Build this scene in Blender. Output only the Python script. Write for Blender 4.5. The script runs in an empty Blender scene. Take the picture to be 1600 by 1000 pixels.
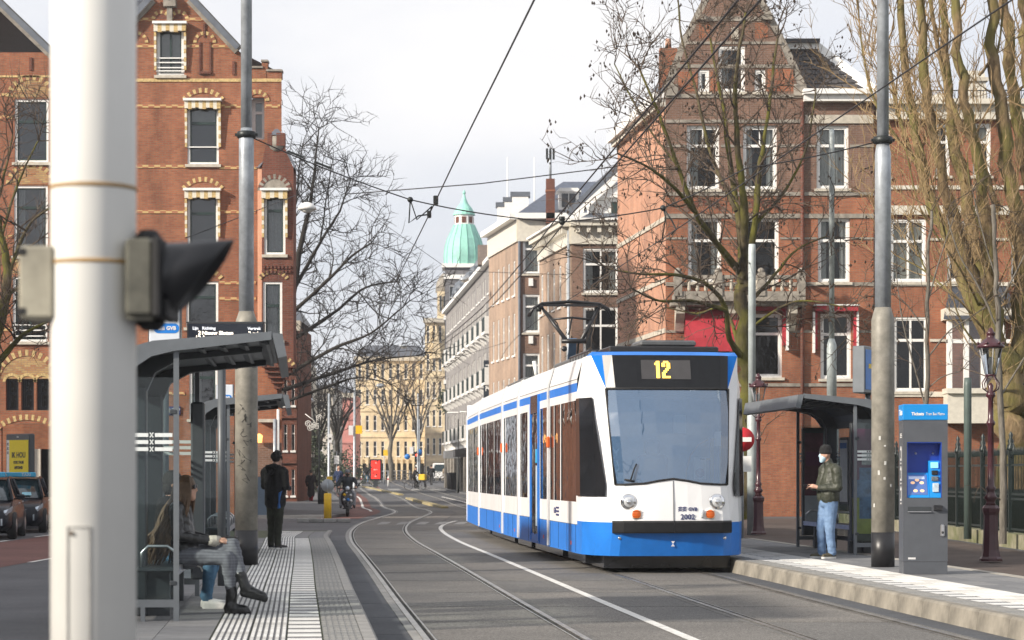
import bpy, math, random
import numpy as np
from mathutils import Vector, Matrix, Quaternion
R = math.radians
PI = math.pi
scene = bpy.context.scene
col = scene.collection
rnd = random.Random(7)

# ------------------------------------------------------------------ camera, sky, sun, exposure
CAMH = 1.53
cam_d = bpy.data.cameras.new('camera')
cam_d.lens = 78.75
cam_d.sensor_width = 36
cam_d.shift_y = 242 / 1600
cam_d.clip_end = 6000
cam_d.dof.use_dof = True
cam_d.dof.focus_distance = 35
cam_d.dof.aperture_fstop = 5.0
cam = bpy.data.objects.new('camera', cam_d)
col.objects.link(cam)
cam.location = (0, 0, CAMH)
cam.rotation_euler = (R(90), 0, 0)
scene.camera = cam

SUN = Vector((-0.86, -0.51, 0)).normalized() * math.cos(R(24)) + Vector((0, 0, math.sin(R(24))))
sd = bpy.data.lights.new('sun', 'SUN')
sd.energy = 4.5
sd.angle = R(3.0)
sd.color = (1.0, 0.91, 0.79)
so = bpy.data.objects.new('sun', sd)
col.objects.link(so)
so.rotation_euler = (-SUN).to_track_quat('-Z', 'Y').to_euler()

world = bpy.data.worlds.new('World')
scene.world = world
world.use_nodes = True
wn = world.node_tree
for n in list(wn.nodes): wn.nodes.remove(n)
wo = wn.nodes.new('ShaderNodeOutputWorld')
wb = wn.nodes.new('ShaderNodeBackground')
wb.inputs['Strength'].default_value = 0.1
sk = wn.nodes.new('ShaderNodeTexSky')
sk.sky_type = 'NISHITA'
sk.sun_disc = False
sk.sun_elevation = R(24)
sk.sun_rotation = math.atan2(SUN.x, SUN.y)
sk.dust_density = 2.0
tcw = wn.nodes.new('ShaderNodeTexCoord')
mpw = wn.nodes.new('ShaderNodeMapping')
mpw.inputs['Scale'].default_value = (1.0, 1.0, 2.6)
wn.links.new(tcw.outputs['Generated'], mpw.inputs[0])
nz = wn.nodes.new('ShaderNodeTexNoise')
nz.inputs['Scale'].default_value = 3.2
nz.inputs['Detail'].default_value = 7
nz.inputs['Roughness'].default_value = 0.5
wn.links.new(mpw.outputs[0], nz.inputs['Vector'])
cr = wn.nodes.new('ShaderNodeValToRGB')           # cloud density
cr.color_ramp.elements[0].position = 0.30; cr.color_ramp.elements[0].color = (0.80, 0.80, 0.80, 1)
cr.color_ramp.elements[1].position = 0.62; cr.color_ramp.elements[1].color = (1, 1, 1, 1)
wn.links.new(nz.outputs['Fac'], cr.inputs[0])
cc = wn.nodes.new('ShaderNodeValToRGB')           # cloud brightness
cc.color_ramp.elements[0].position = 0.32; cc.color_ramp.elements[0].color = (0.77, 0.805, 0.90, 1)
cc.color_ramp.elements[1].position = 0.70; cc.color_ramp.elements[1].color = (1.04, 1.03, 1.03, 1)
wn.links.new(nz.outputs['Fac'], cc.inputs[0])
sc10 = wn.nodes.new('ShaderNodeVectorMath'); sc10.operation = 'SCALE'
sc10.inputs['Scale'].default_value = 6.9
wn.links.new(cc.outputs[0], sc10.inputs[0])
wm = wn.nodes.new('ShaderNodeMix'); wm.data_type = 'RGBA'
wn.links.new(cr.outputs[0], wm.inputs['Factor'])
wn.links.new(sk.outputs[0], wm.inputs['A'])
wn.links.new(sc10.outputs[0], wm.inputs['B'])
wn.links.new(wm.outputs['Result'], wb.inputs['Color'])
wn.links.new(wb.outputs[0], wo.inputs[0])
vs = scene.view_settings
vs.view_transform = 'Standard'; vs.look = 'None'; vs.gamma = 1; vs.exposure = 0.56
vs.use_curve_mapping = False
scene.cycles.max_bounces = 6
scene.cycles.transparent_max_bounces = 16
scene.cycles.caustics_reflective = False
scene.cycles.caustics_refractive = False

# ------------------------------------------------------------------ where things stand
F = 3500.0
def at(px, py, Y):
    return Vector(((px - 800) / F * Y, Y, CAMH - (py - 742) / F * Y))
def gx(px, Y): return (px - 800) / F * Y
def gd(px, py, z=0.0):
    Y = F * (CAMH - z) / (py - 742)
    return Vector(((px - 800) / F * Y, Y, z))
_py = [-12, 0, 20.8, 27, 33.7, 42.5, 51.5, 60.9, 70.5, 81, 88, 92, 97.4, 102, 115, 134, 144.7, 200, 260, 330]
_px = [3.0, 1.89, -0.06, -0.65, -1.27, -2.10, -2.95, -3.62, -3.97, -3.97, -3.95, -4.05, -4.45, -4.98, -5.95, -7.4, -8.4, -13, -17.5, -23]
_pd = []
for i in range(len(_py)):
    if i == 0: _pd.append((_px[1]-_px[0])/(_py[1]-_py[0]))
    elif i == len(_py)-1: _pd.append((_px[-1]-_px[-2])/(_py[-1]-_py[-2]))
    else:
        a = (_px[i]-_px[i-1])/(_py[i]-_py[i-1]); b = (_px[i+1]-_px[i])/(_py[i+1]-_py[i])
        _pd.append((a+b)/2)
def CL(Y):                                   # centre line of the first track
    for i in range(len(_py)-1):
        if Y <= _py[i+1] or i == len(_py)-2:
            h = _py[i+1]-_py[i]; t = (Y-_py[i])/h
            t2, t3 = t*t, t*t*t
            return (2*t3-3*t2+1)*_px[i] + (t3-2*t2+t)*h*_pd[i] + (-2*t3+3*t2)*_px[i+1] + (t3-t2)*h*_pd[i+1]
def CR(Y):                                   # centre line of the second track
    o = 3.50 + 0.12*min(1, max(0, (Y-18)/14))
    return CL(Y) + o
def slope(f, Y): return (f(Y+0.3)-f(Y-0.3))/0.6
def gz(Y):                                   # the street climbs to a bridge
    return min(1.15, max(0.0, (Y-112)*0.0066))

# ------------------------------------------------------------------ materials
MATS = {}
def nt(name):
    m = bpy.data.materials.new(name); m.use_nodes = True
    t = m.node_tree; b = t.nodes['Principled BSDF']
    return m, t, b
def plain(name, c, rough=0.6, metal=0.0, var=0.12, scale=6.0, bump=0.0, bscale=60.0, spec=0.5, detail=4, c2=None, edge=(0.35, 0.65)):
    if name in MATS: return MATS[name]
    m, t, b = nt(name)
    b.inputs['Roughness'].default_value = rough; b.inputs['Metallic'].default_value = metal
    b.inputs['Specular IOR Level'].default_value = spec
    tc = t.nodes.new('ShaderNodeTexCoord')
    if var > 0 or c2:
        n = t.nodes.new('ShaderNodeTexNoise'); n.inputs['Scale'].default_value = scale; n.inputs['Detail'].default_value = detail
        n.inputs['Roughness'].default_value = 0.65
        t.links.new(tc.outputs['Object'], n.inputs['Vector'])
        r = t.nodes.new('ShaderNodeValToRGB')
        r.color_ramp.elements[0].position = edge[0]; r.color_ramp.elements[1].position = edge[1]
        d = c2 or tuple(max(0, x*(1-var)) for x in c)
        u = c if c2 else tuple(min(1, x*(1+var)) for x in c)
        r.color_ramp.elements[0].color = (*d, 1); r.color_ramp.elements[1].color = (*u, 1)
        t.links.new(n.outputs['Fac'], r.inputs[0]); t.links.new(r.outputs[0], b.inputs['Base Color'])
    else:
        b.inputs['Base Color'].default_value = (*c, 1)
    if bump:
        n2 = t.nodes.new('ShaderNodeTexNoise'); n2.inputs['Scale'].default_value = bscale; n2.inputs['Detail'].default_value = 3
        t.links.new(tc.outputs['Object'], n2.inputs['Vector'])
        bp = t.nodes.new('ShaderNodeBump'); bp.inputs['Strength'].default_value = bump; bp.inputs['Distance'].default_value = 0.02
        t.links.new(n2.outputs['Fac'], bp.inputs['Height']); t.links.new(bp.outputs[0], b.inputs['Normal'])
    MATS[name] = m
    return m
def brick(name, c1, c2, mortar, bw=0.21, bh=0.066, blot=0.35, msize=0.010):
    if name in MATS: return MATS[name]
    m, t, b = nt(name)
    b.inputs['Roughness'].default_value = 0.85
    b.inputs['Specular IOR Level'].default_value = 0.25
    tc = t.nodes.new('ShaderNodeTexCoord')
    sx = t.nodes.new('ShaderNodeSeparateXYZ'); t.links.new(tc.outputs['Object'], sx.inputs[0])
    ad = t.nodes.new('ShaderNodeMath'); ad.operation = 'ADD'
    t.links.new(sx.outputs['X'], ad.inputs[0]); t.links.new(sx.outputs['Y'], ad.inputs[1])
    cb = t.nodes.new('ShaderNodeCombineXYZ')
    t.links.new(ad.outputs[0], cb.inputs['X']); t.links.new(sx.outputs['Z'], cb.inputs['Y'])
    br = t.nodes.new('ShaderNodeTexBrick')
    br.inputs['Scale'].default_value = 1.0; br.inputs['Brick Width'].default_value = bw; br.inputs['Row Height'].default_value = bh
    br.inputs['Mortar Size'].default_value = msize; br.inputs['Mortar Smooth'].default_value = 0.2; br.inputs['Bias'].default_value = -0.1
    br.inputs['Color1'].default_value = (*c1, 1); br.inputs['Color2'].default_value = (*c2, 1); br.inputs['Mortar'].default_value = (*mortar, 1)
    t.links.new(cb.outputs[0], br.inputs['Vector'])
    n = t.nodes.new('ShaderNodeTexNoise'); n.inputs['Scale'].default_value = 0.7; n.inputs['Detail'].default_value = 8; n.inputs['Roughness'].default_value = 0.7
    mp = t.nodes.new('ShaderNodeMapping'); mp.inputs['Scale'].default_value = (1.5, 1.5, .45); t.links.new(tc.outputs['Object'], mp.inputs[0]); t.links.new(mp.outputs[0], n.inputs['Vector'])
    r = t.nodes.new('ShaderNodeValToRGB')
    r.color_ramp.elements[0].position = 0.3; r.color_ramp.elements[1].position = 0.66
    k = 1-blot*1.15
    r.color_ramp.elements[0].color = (k, k, k*1.02, 1); r.color_ramp.elements[1].color = (1.12, 1.08, 1.04, 1)
    t.links.new(n.outputs['Fac'], r.inputs[0])
    mx = t.nodes.new('ShaderNodeMix'); mx.data_type = 'RGBA'; mx.blend_type = 'MULTIPLY'; mx.inputs['Factor'].default_value = 1
    t.links.new(br.outputs['Color'], mx.inputs['A']); t.links.new(r.outputs[0], mx.inputs['B'])
    t.links.new(mx.outputs['Result'], b.inputs['Base Color'])
    bp = t.nodes.new('ShaderNodeBump'); bp.inputs['Strength'].default_value = 0.6; bp.inputs['Distance'].default_value = 0.012; bp.invert = True
    t.links.new(br.outputs['Fac'], bp.inputs['Height']); t.links.new(bp.outputs[0], b.inputs['Normal'])
    MATS[name] = m
    return m
def glow(name, c, s):
    if name in MATS: return MATS[name]
    m, t, b = nt(name)
    b.inputs['Base Color'].default_value = (*c, 1)
    b.inputs['Emission Color'].default_value = (*c, 1); b.inputs['Emission Strength'].default_value = s
    MATS[name] = m
    return m
def glassy(name, tint, trans, rough=0.02, base=(0.02, 0.025, 0.03), f0=0.06, wavy=0.0, boost=1.0):
    """window glass: part mirror, part see-through"""
    if name in MATS: return MATS[name]
    m = bpy.data.materials.new(name); m.use_nodes = True
    t = m.node_tree
    for n in list(t.nodes): t.nodes.remove(n)
    out = t.nodes.new('ShaderNodeOutputMaterial')
    tr = t.nodes.new('ShaderNodeBsdfTransparent'); tr.inputs[0].default_value = (*tint, 1)
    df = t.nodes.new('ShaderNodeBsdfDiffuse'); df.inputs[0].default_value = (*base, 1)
    gl = t.nodes.new('ShaderNodeBsdfGlossy'); gl.inputs['Roughness'].default_value = rough; gl.inputs[0].default_value = (0.95, 0.97, 1.0, 1)
    m1 = t.nodes.new('ShaderNodeMixShader'); m1.inputs[0].default_value = trans
    t.links.new(df.outputs[0], m1.inputs[1]); t.links.new(tr.outputs[0], m1.inputs[2])
    fr = t.nodes.new('ShaderNodeFresnel'); fr.inputs['IOR'].default_value = (1+math.sqrt(f0))/(1-math.sqrt(f0))
    mu = t.nodes.new('ShaderNodeMath'); mu.operation = 'MULTIPLY'; mu.inputs[1].default_value = boost; mu.use_clamp = True
    t.links.new(fr.outputs[0], mu.inputs[0])
    m2 = t.nodes.new('ShaderNodeMixShader')
    t.links.new(mu.outputs[0], m2.inputs[0]); t.links.new(m1.outputs[0], m2.inputs[1]); t.links.new(gl.outputs[0], m2.inputs[2])
    t.links.new(m2.outputs[0], out.inputs[0])
    if wavy:
        tc = t.nodes.new('ShaderNodeTexCoord'); n2 = t.nodes.new('ShaderNodeTexNoise'); n2.inputs['Scale'].default_value = 1.6
        t.links.new(tc.outputs['Object'], n2.inputs['Vector'])
        bp = t.nodes.new('ShaderNodeBump'); bp.inputs['Strength'].default_value = wavy; bp.inputs['Distance'].default_value = 0.05
        t.links.new(n2.outputs['Fac'], bp.inputs['Height'])
        t.links.new(bp.outputs[0], gl.inputs['Normal'])
    MATS[name] = m
    return m

# ------------------------------------------------------------------ mesh builder
class MB:
    def __init__(s):
        s.v = []; s.f = []; s.fm = []; s.sm = []; s.mats = []; s.M = Matrix.Identity(4)
    def mi(s, m):
        if m not in s.mats: s.mats.append(m)
        return s.mats.index(m)
    def add(s, vs, fs, m, smooth=False):
        b = len(s.v); M = s.M; i = s.mi(m)
        for p in vs: s.v.append(tuple(M @ Vector(p)))
        for q in fs:
            s.f.append(tuple(b+k for k in q)); s.fm.append(i); s.sm.append(smooth)
    def box(s, c, d, m, bev=0.0, rz=0.0):
        x, y, z = d[0]/2, d[1]/2, d[2]/2
        if bev <= 0:
            vs = [(sx*x, sy*y, sz*z) for sz in (-1, 1) for sx, sy in ((-1, -1), (1, -1), (1, 1), (-1, 1))]
            fs = [(3, 2, 1, 0), (4, 5, 6, 7), (0, 1, 5, 4), (1, 2, 6, 5), (2, 3, 7, 6), (3, 0, 4, 7)]
        else:
            b = min(bev, x*.9, y*.9, z*.9)
            ring = [(-x+b, -y), (x-b, -y), (x, -y+b), (x, y-b), (x-b, y), (-x+b, y), (-x, y-b), (-x, -y+b)]
            rin = [(px*(x-b)/x, py*(y-b)/y) for px, py in ring]
            vs = []
            for zz, rr in ((-z, rin), (-z+b, ring), (z-b, ring), (z, rin)):
                vs += [(px, py, zz) for px, py in rr]
            fs = [tuple(range(7, -1, -1)), tuple(range(24, 32))]
            for k in range(3):
                for i in range(8):
                    j = (i+1) % 8
                    fs.append((k*8+i, k*8+j, k*8+8+j, k*8+8+i))
        cz, sz = math.cos(rz), math.sin(rz)
        vs = [(c[0]+px*cz-py*sz, c[1]+px*sz+py*cz, c[2]+pz) for px, py, pz in vs]
        s.add(vs, fs, m)
    def bx(s, x0, x1, y0, y1, z0, z1, m, bev=0.0):
        s.box(((x0+x1)/2, (y0+y1)/2, (z0+z1)/2), (abs(x1-x0), abs(y1-y0), abs(z1-z0)), m, bev)
    def beam(s, a, b, w, h, m, up=(0, 0, 1)):
        a, b = Vector(a), Vector(b); d = (b-a).normalized(); u = Vector(up)
        r = d.cross(u)
        if r.length < 1e-4: r = d.cross(Vector((1, 0, 0)))
        r.normalize(); u = r.cross(d)
        vs = []
        for p in (a, b):
            for i, j in ((-1, -1), (1, -1), (1, 1), (-1, 1)):
                vs.append(p + r*(i*w/2) + u*(j*h/2))
        s.add(vs, [(3, 2, 1, 0), (4, 5, 6, 7), (0, 1, 5, 4), (1, 2, 6, 5), (2, 3, 7, 6), (3, 0, 4, 7)], m)
    def quad(s, a, b, c, d, m): s.add([a, b, c, d], [(0, 1, 2, 3)], m)
    def poly(s, pts, m): s.add(pts, [tuple(range(len(pts)))], m)
    def prism(s, pts, vec, m):
        n = len(pts); vec = Vector(vec); P = [Vector(p) for p in pts]
        vs = P + [p+vec for p in P]
        fs = [tuple(range(n-1, -1, -1)), tuple(range(n, 2*n))] + [(i, (i+1) % n, n+(i+1) % n, n+i) for i in range(n)]
        s.add(vs, fs, m)
    def tube(s, pts, rad, m, seg=8, cap=True, smooth=True):
        P = [Vector(p) for p in pts]; n = len(P)
        rr = rad if isinstance(rad, (list, tuple)) else [rad]*n
        vs = []; fs = []; u = None
        for i in range(n):
            d = (P[min(i+1, n-1)]-P[max(i-1, 0)])
            if d.length < 1e-9: d = Vector((0, 0, 1))
            d.normalize()
            if u is None:
                u = d.cross(Vector((0, 0, 1)))
                if u.length < 0.05: u = d.cross(Vector((0, 1, 0)))
                u.normalize()
            else:
                u = u - d*u.dot(d)
                if u.length < 1e-6: u = d.orthogonal()
                u.normalize()
            w = d.cross(u)
            for k in range(seg):
                a = 2*PI*k/seg
                vs.append(P[i] + (u*math.cos(a)+w*math.sin(a))*rr[i])
        for i in range(n-1):
            for k in range(seg):
                j = (k+1) % seg
                fs.append((i*seg+k, i*seg+j, (i+1)*seg+j, (i+1)*seg+k))
        if cap:
            fs.append(tuple(range(seg-1, -1, -1))); fs.append(tuple((n-1)*seg+k for k in range(seg)))
        s.add(vs, fs, m, smooth)
    def lathe(s, prof, c, m, seg=16, ax='Z', smooth=True, sq=None):
        vs = []; fs = []; n = len(prof)
        for r, h in prof:
            for k in range(seg):
                a = 2*PI*(k+0.5)/seg
                p = (r*math.cos(a), r*math.sin(a), h)
                if ax == 'Y': p = (p[0], h, p[1])
                if ax == 'X': p = (h, p[0], p[1])
                vs.append((c[0]+p[0], c[1]+p[1], c[2]+p[2]))
        for i in range(n-1):
            for k in range(seg):
                j = (k+1) % seg
                q = (i*seg+k, i*seg+j, (i+1)*seg+j, (i+1)*seg+k)
                fs.append(q if ax != 'Y' else q[::-1])
        e0 = tuple(range(seg-1, -1, -1)); e1 = tuple((n-1)*seg+k for k in range(seg))
        if prof[0][0] > 1e-5: fs.append(e0 if ax != 'Y' else e0[::-1])
        if prof[-1][0] > 1e-5: fs.append(e1 if ax != 'Y' else e1[::-1])
        s.add(vs, fs, m, smooth)
    def ball(s, c, r, m, seg=12, ring=8):
        rx, ry, rz = (r, r, r) if not isinstance(r, (tuple, list)) else r
        vs = []; fs = []
        for i in range(ring+1):
            t = PI*i/ring
            for k in range(seg):
                a = 2*PI*k/seg
                vs.append((c[0]+rx*math.sin(t)*math.cos(a), c[1]+ry*math.sin(t)*math.sin(a), c[2]-rz*math.cos(t)))
        for i in range(ring):
            for k in range(seg):
                j = (k+1) % seg
                fs.append((i*seg+k, i*seg+j, (i+1)*seg+j, (i+1)*seg+k))
        s.add(vs, fs, m, True)
    def mesh(s, name):
        me = bpy.data.meshes.new(name)
        me.from_pydata(s.v, [], s.f)
        for m in s.mats: me.materials.append(m)
        me.polygons.foreach_set('material_index', s.fm)
        me.polygons.foreach_set('use_smooth', s.sm)
        me.update()
        return me
    def build(s, name, parent=None, **k):
        return put(name, s.mesh(name), parent, **k)
def put(name, me, parent=None, loc=None, rz=None, label=None, cat=None, group=None, kind=None, M=None):
    o = bpy.data.objects.new(name, me); col.objects.link(o)
    if parent is not None: o.parent = parent
    if loc is not None: o.location = loc
    if rz is not None: o.rotation_euler = (0, 0, rz)
    if M is not None: o.matrix_local = M
    tag(o, label, cat, group, kind)
    return o
def tag(o, label=None, cat=None, group=None, kind=None):
    if label: o['label'] = label
    if cat: o['category'] = cat
    if group: o['group'] = group
    if kind: o['kind'] = kind
    return o
def thing(name, label, cat, loc=(0, 0, 0), rz=0.0, group=None):
    return put(name, None, None, loc, rz, label, cat, group)
def copy_thing(root, loc, rz=0.0, label=None, group=None):
    r = root.copy(); col.objects.link(r); r.location = loc; r.rotation_euler = (0, 0, rz)
    if label: r['label'] = label
    if group: r['group'] = group
    for ch in list(root.children):
        c = ch.copy(); col.objects.link(c); c.parent = r
        for g in list(ch.children):
            d = g.copy(); col.objects.link(d); d.parent = c
    return r
def text_mesh(s, size, m, depth=0.004, align='CENTER', bold=0.0, sx=1.0):
    cu = bpy.data.curves.new('lettering', 'FONT'); cu.body = s; cu.size = size; cu.extrude = depth/2; cu.offset = bold
    cu.align_x = align; cu.align_y = 'CENTER'; cu.resolution_u = 2
    o = bpy.data.objects.new('tmp', cu); col.objects.link(o)
    dg = bpy.context.evaluated_depsgraph_get(); dg.update()
    me = bpy.data.meshes.new_from_object(o.evaluated_get(dg))
    bpy.data.objects.remove(o); bpy.data.curves.remove(cu)
    me.name = 'lettering'; me.materials.clear(); me.materials.append(m)
    if sx != 1.0: me.transform(Matrix.Diagonal((sx, 1, 1, 1)))
    return me
FRONT = Matrix.Rotation(R(90), 4, 'X')       # lettering standing up, read from -Y
def lettering(s, size, m, parent, pos, yaw=0.0, **k):
    me = text_mesh(s, size, m, **k)
    return put('lettering', me, parent, M=Matrix.Translation(pos) @ Matrix.Rotation(yaw, 4, 'Z') @ FRONT)
def decimate_path(f, y0, y1, step):
    n = max(1, int(round((y1-y0)/step)))
    return [y0+(y1-y0)*i/n for i in range(n+1)]

# common materials
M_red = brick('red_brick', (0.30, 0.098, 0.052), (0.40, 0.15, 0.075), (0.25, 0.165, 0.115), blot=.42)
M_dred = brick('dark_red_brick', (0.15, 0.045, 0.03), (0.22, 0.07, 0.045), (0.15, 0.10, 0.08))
M_brown = brick('brown_brick', (0.17, 0.095, 0.068), (0.235, 0.13, 0.09), (0.23, 0.18, 0.15))
M_tan = brick('tan_brick', (0.36, 0.25, 0.185), (0.44, 0.31, 0.23), (0.37, 0.31, 0.25))
M_grayb = brick('grey_brick', (0.20, 0.16, 0.145), (0.27, 0.215, 0.19), (0.26, 0.23, 0.21))
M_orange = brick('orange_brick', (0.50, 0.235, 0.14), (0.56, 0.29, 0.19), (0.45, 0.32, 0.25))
M_yel = plain('yellow_brick', (0.50, 0.36, 0.16), 0.8, var=0.3, scale=14)
M_stone = plain('pale_stone', (0.46, 0.42, 0.35), 0.8, var=0.18, scale=5)
M_dstone = plain('weathered_stone', (0.25, 0.225, 0.19), 0.85, var=0.3, scale=4)
M_white = plain('white_paint', (0.78, 0.77, 0.74), 0.45, var=0.06, scale=8)
M_cream = plain('cream_paint', (0.60, 0.565, 0.485), 0.5, var=0.08, scale=6)
M_green = plain('dark_green_paint', (0.018, 0.035, 0.032), 0.35, var=0.1)
M_slate = plain('slate', (0.045, 0.05, 0.062), 0.45, var=0.3, scale=9)
M_lead = plain('lead_sheet', (0.11, 0.125, 0.15), 0.5, var=0.15, scale=3)
M_black = plain('black_paint', (0.014, 0.014, 0.016), 0.4, var=0.1)
M_rubber = plain('black_rubber', (0.012, 0.012, 0.013), 0.7, var=0.2)
M_iron = plain('dark_iron', (0.022, 0.026, 0.026), 0.45, 0.4, var=0.2)
M_galv = plain('galvanised_steel', (0.36, 0.39, 0.42), 0.42, 0.35, var=0.2, scale=5, bump=0.05)
M_pgrey = plain('weathered_grey_paint', (0.24, 0.225, 0.19), 0.55, 0.1, var=0.25, scale=4)
M_steel = plain('steel', (0.55, 0.55, 0.56), 0.28, 0.9, var=0.1)
M_room = plain('dark_room', (0.012, 0.012, 0.013), 0.9, var=0.2)
M_curt = plain('net_curtain', (0.62, 0.61, 0.57), 0.9, var=0.12, scale=12)
M_blind = plain('cream_blind', (0.66, 0.62, 0.52), 0.8, var=0.08, scale=9)
M_shop = plain('shelter_grey', (0.085, 0.095, 0.105), 0.42, 0.1, var=0.08)
M_shopd = plain('shelter_dark', (0.04, 0.046, 0.052), 0.42, 0.1, var=0.1)
G_win = glassy('house_glass', (0.75, 0.8, 0.82), 0.75, 0.01, f0=0.08, wavy=0.08, boost=1.1)
G_win2 = glassy('old_house_glass', (0.8, 0.84, 0.85), 0.88, 0.01, f0=0.045, wavy=0.16, boost=.75)
G_shel = glassy('shelter_glass', (0.90, 0.95, 0.95), 0.97, 0.01, f0=0.04, boost=.55)
G_tram = glassy('tram_side_glass', (0.42, 0.44, 0.47), 0.5, 0.015, f0=0.08, wavy=0.16, boost=1.1)
G_shield = glassy('windscreen_glass', (0.70, 0.80, 0.90), 0.55, 0.02, base=(0.115, 0.225, 0.40), f0=0.11, wavy=0.12, boost=1.5)  # blue base colour stands in for sky mirrored in the glass
G_clear = glassy('clear_glass', (0.93, 0.95, 0.95), 0.92, 0.02, f0=0.05)
# ------------------------------------------------------------------ ground, road, tracks, platforms
def asphalt(name, c, speck=0.35, rough=0.85, scale=110, stain=0.3):
    m, t, b = nt(name)
    b.inputs['Roughness'].default_value = rough; b.inputs['Specular IOR Level'].default_value = 0.35
    tc = t.nodes.new('ShaderNodeTexCoord')
    n = t.nodes.new('ShaderNodeTexNoise'); n.inputs['Scale'].default_value = scale; n.inputs['Detail'].default_value = 2
    n2 = t.nodes.new('ShaderNodeTexNoise'); n2.inputs['Scale'].default_value = 0.55; n2.inputs['Detail'].default_value = 7; n2.inputs['Roughness'].default_value = 0.65
    n3 = t.nodes.new('ShaderNodeTexNoise'); n3.inputs['Scale'].default_value = 22; n3.inputs['Detail'].default_value = 3
    for k in (n, n2, n3): t.links.new(tc.outputs['Object'], k.inputs['Vector'])
    r = t.nodes.new('ShaderNodeValToRGB'); r.color_ramp.elements[0].position = 0.36; r.color_ramp.elements[1].position = 0.66
    r.color_ramp.elements[0].color = (*[x*(1-speck) for x in c], 1); r.color_ramp.elements[1].color = (*[x*(1+speck*1.3) for x in c], 1)
    t.links.new(n.outputs['Fac'], r.inputs[0])
    r2 = t.nodes.new('ShaderNodeValToRGB'); r2.color_ramp.elements[0].position = 0.32; r2.color_ramp.elements[1].position = 0.68
    r2.color_ramp.elements[0].color = (1-stain, 1-stain, 1-stain, 1); r2.color_ramp.elements[1].color = (1.15, 1.14, 1.12, 1)
    t.links.new(n2.outputs['Fac'], r2.inputs[0])
    r3 = t.nodes.new('ShaderNodeValToRGB'); r3.color_ramp.elements[0].position = 0.3; r3.color_ramp.elements[1].position = 0.7
    r3.color_ramp.elements[0].color = (.82, .82, .82, 1); r3.color_ramp.elements[1].color = (1.15, 1.15, 1.15, 1)
    t.links.new(n3.outputs['Fac'], r3.inputs[0])
    prev = r
    for q in (r2, r3):
        mx = t.nodes.new('ShaderNodeMix'); mx.data_type = 'RGBA'; mx.blend_type = 'MULTIPLY'; mx.inputs['Factor'].default_value = 1
        t.links.new(prev.outputs[0] if prev is r else prev.outputs['Result'], mx.inputs['A']); t.links.new(q.outputs[0], mx.inputs['B']); prev = mx
    t.links.new(prev.outputs['Result'], b.inputs['Base Color'])
    bp = t.nodes.new('ShaderNodeBump'); bp.inputs['Strength'].default_value = 0.35; bp.inputs['Distance'].default_value = 0.006
    t.links.new(n.outputs['Fac'], bp.inputs['Height']); t.links.new(bp.outputs[0], b.inputs['Normal'])
    MATS[name] = m
    return m
A_road = asphalt('asphalt', (0.10, 0.102, 0.11))
A_dark = asphalt('dark_asphalt', (0.075, 0.08, 0.09), speck=0.15)
A_red = asphalt('red_asphalt', (0.155, 0.07, 0.06))
A_slab = [asphalt('aggregate_%d' % i, c, speck=0.45, scale=70, stain=0.22) for i, c in enumerate(
    [(0.150, 0.142, 0.132), (0.134, 0.129, 0.122), (0.163, 0.153, 0.140), (0.120, 0.117, 0.113)])]
A_walk = asphalt('grey_paving', (0.125, 0.125, 0.13), speck=0.2, scale=40)
M_joint = plain('mossy_joint', (0.045, 0.05, 0.03), 0.95, c2=(0.07, 0.085, 0.04), scale=3.5)
M_conc = plain('kerb_concrete', (0.33, 0.31, 0.27), 0.85, var=0.22, scale=3, bump=0.15)
M_concd = plain('worn_concrete', (0.24, 0.235, 0.225), 0.85, var=0.22, scale=4, bump=0.15)
M_concb = plain('kerb_tan', (.22, .20, .165), .85, var=.3, scale=2.5, bump=.15)
M_lworn = plain('worn_marking', (.36, .355, .34), .8, c2=(.17, .168, .165), scale=2.5)
M_line = plain('road_marking_white', (0.62, 0.61, 0.58), 0.75, var=0.2, scale=9)
M_lineY = plain('yellow_kerb_paint', (0.42, 0.33, 0.11), 0.8, c2=(0.26, 0.24, 0.19), scale=1.2)
M_rib = plain('white_tactile', (0.64, 0.635, 0.61), 0.75, var=0.14, scale=3)
M_tbase = plain('tactile_groove', (0.15, 0.15, 0.155), 0.85, var=0.2, scale=5)
M_tgrey = plain('grey_tile', (0.20, 0.20, 0.195), 0.85, var=0.16, scale=5, bump=0.1)
M_pav = [plain('paver_grey_%d' % i, c, 0.85, var=0.14, scale=4, bump=0.1) for i, c in enumerate([(0.17, 0.172, 0.175), (0.145, 0.147, 0.152), (0.19, 0.19, 0.19)])]
M_rail = plain('rail_steel', (0.34, 0.325, 0.30), 0.34, 0.85, var=0.3, scale=3)
M_groove = plain('rail_groove', (0.02, 0.019, 0.018), 0.9, var=0.2)
B_path = brick('paving_brick', (0.15, 0.085, 0.07), (0.19, 0.11, 0.09), (0.10, 0.08, 0.07), bw=0.2, bh=0.1)

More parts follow.
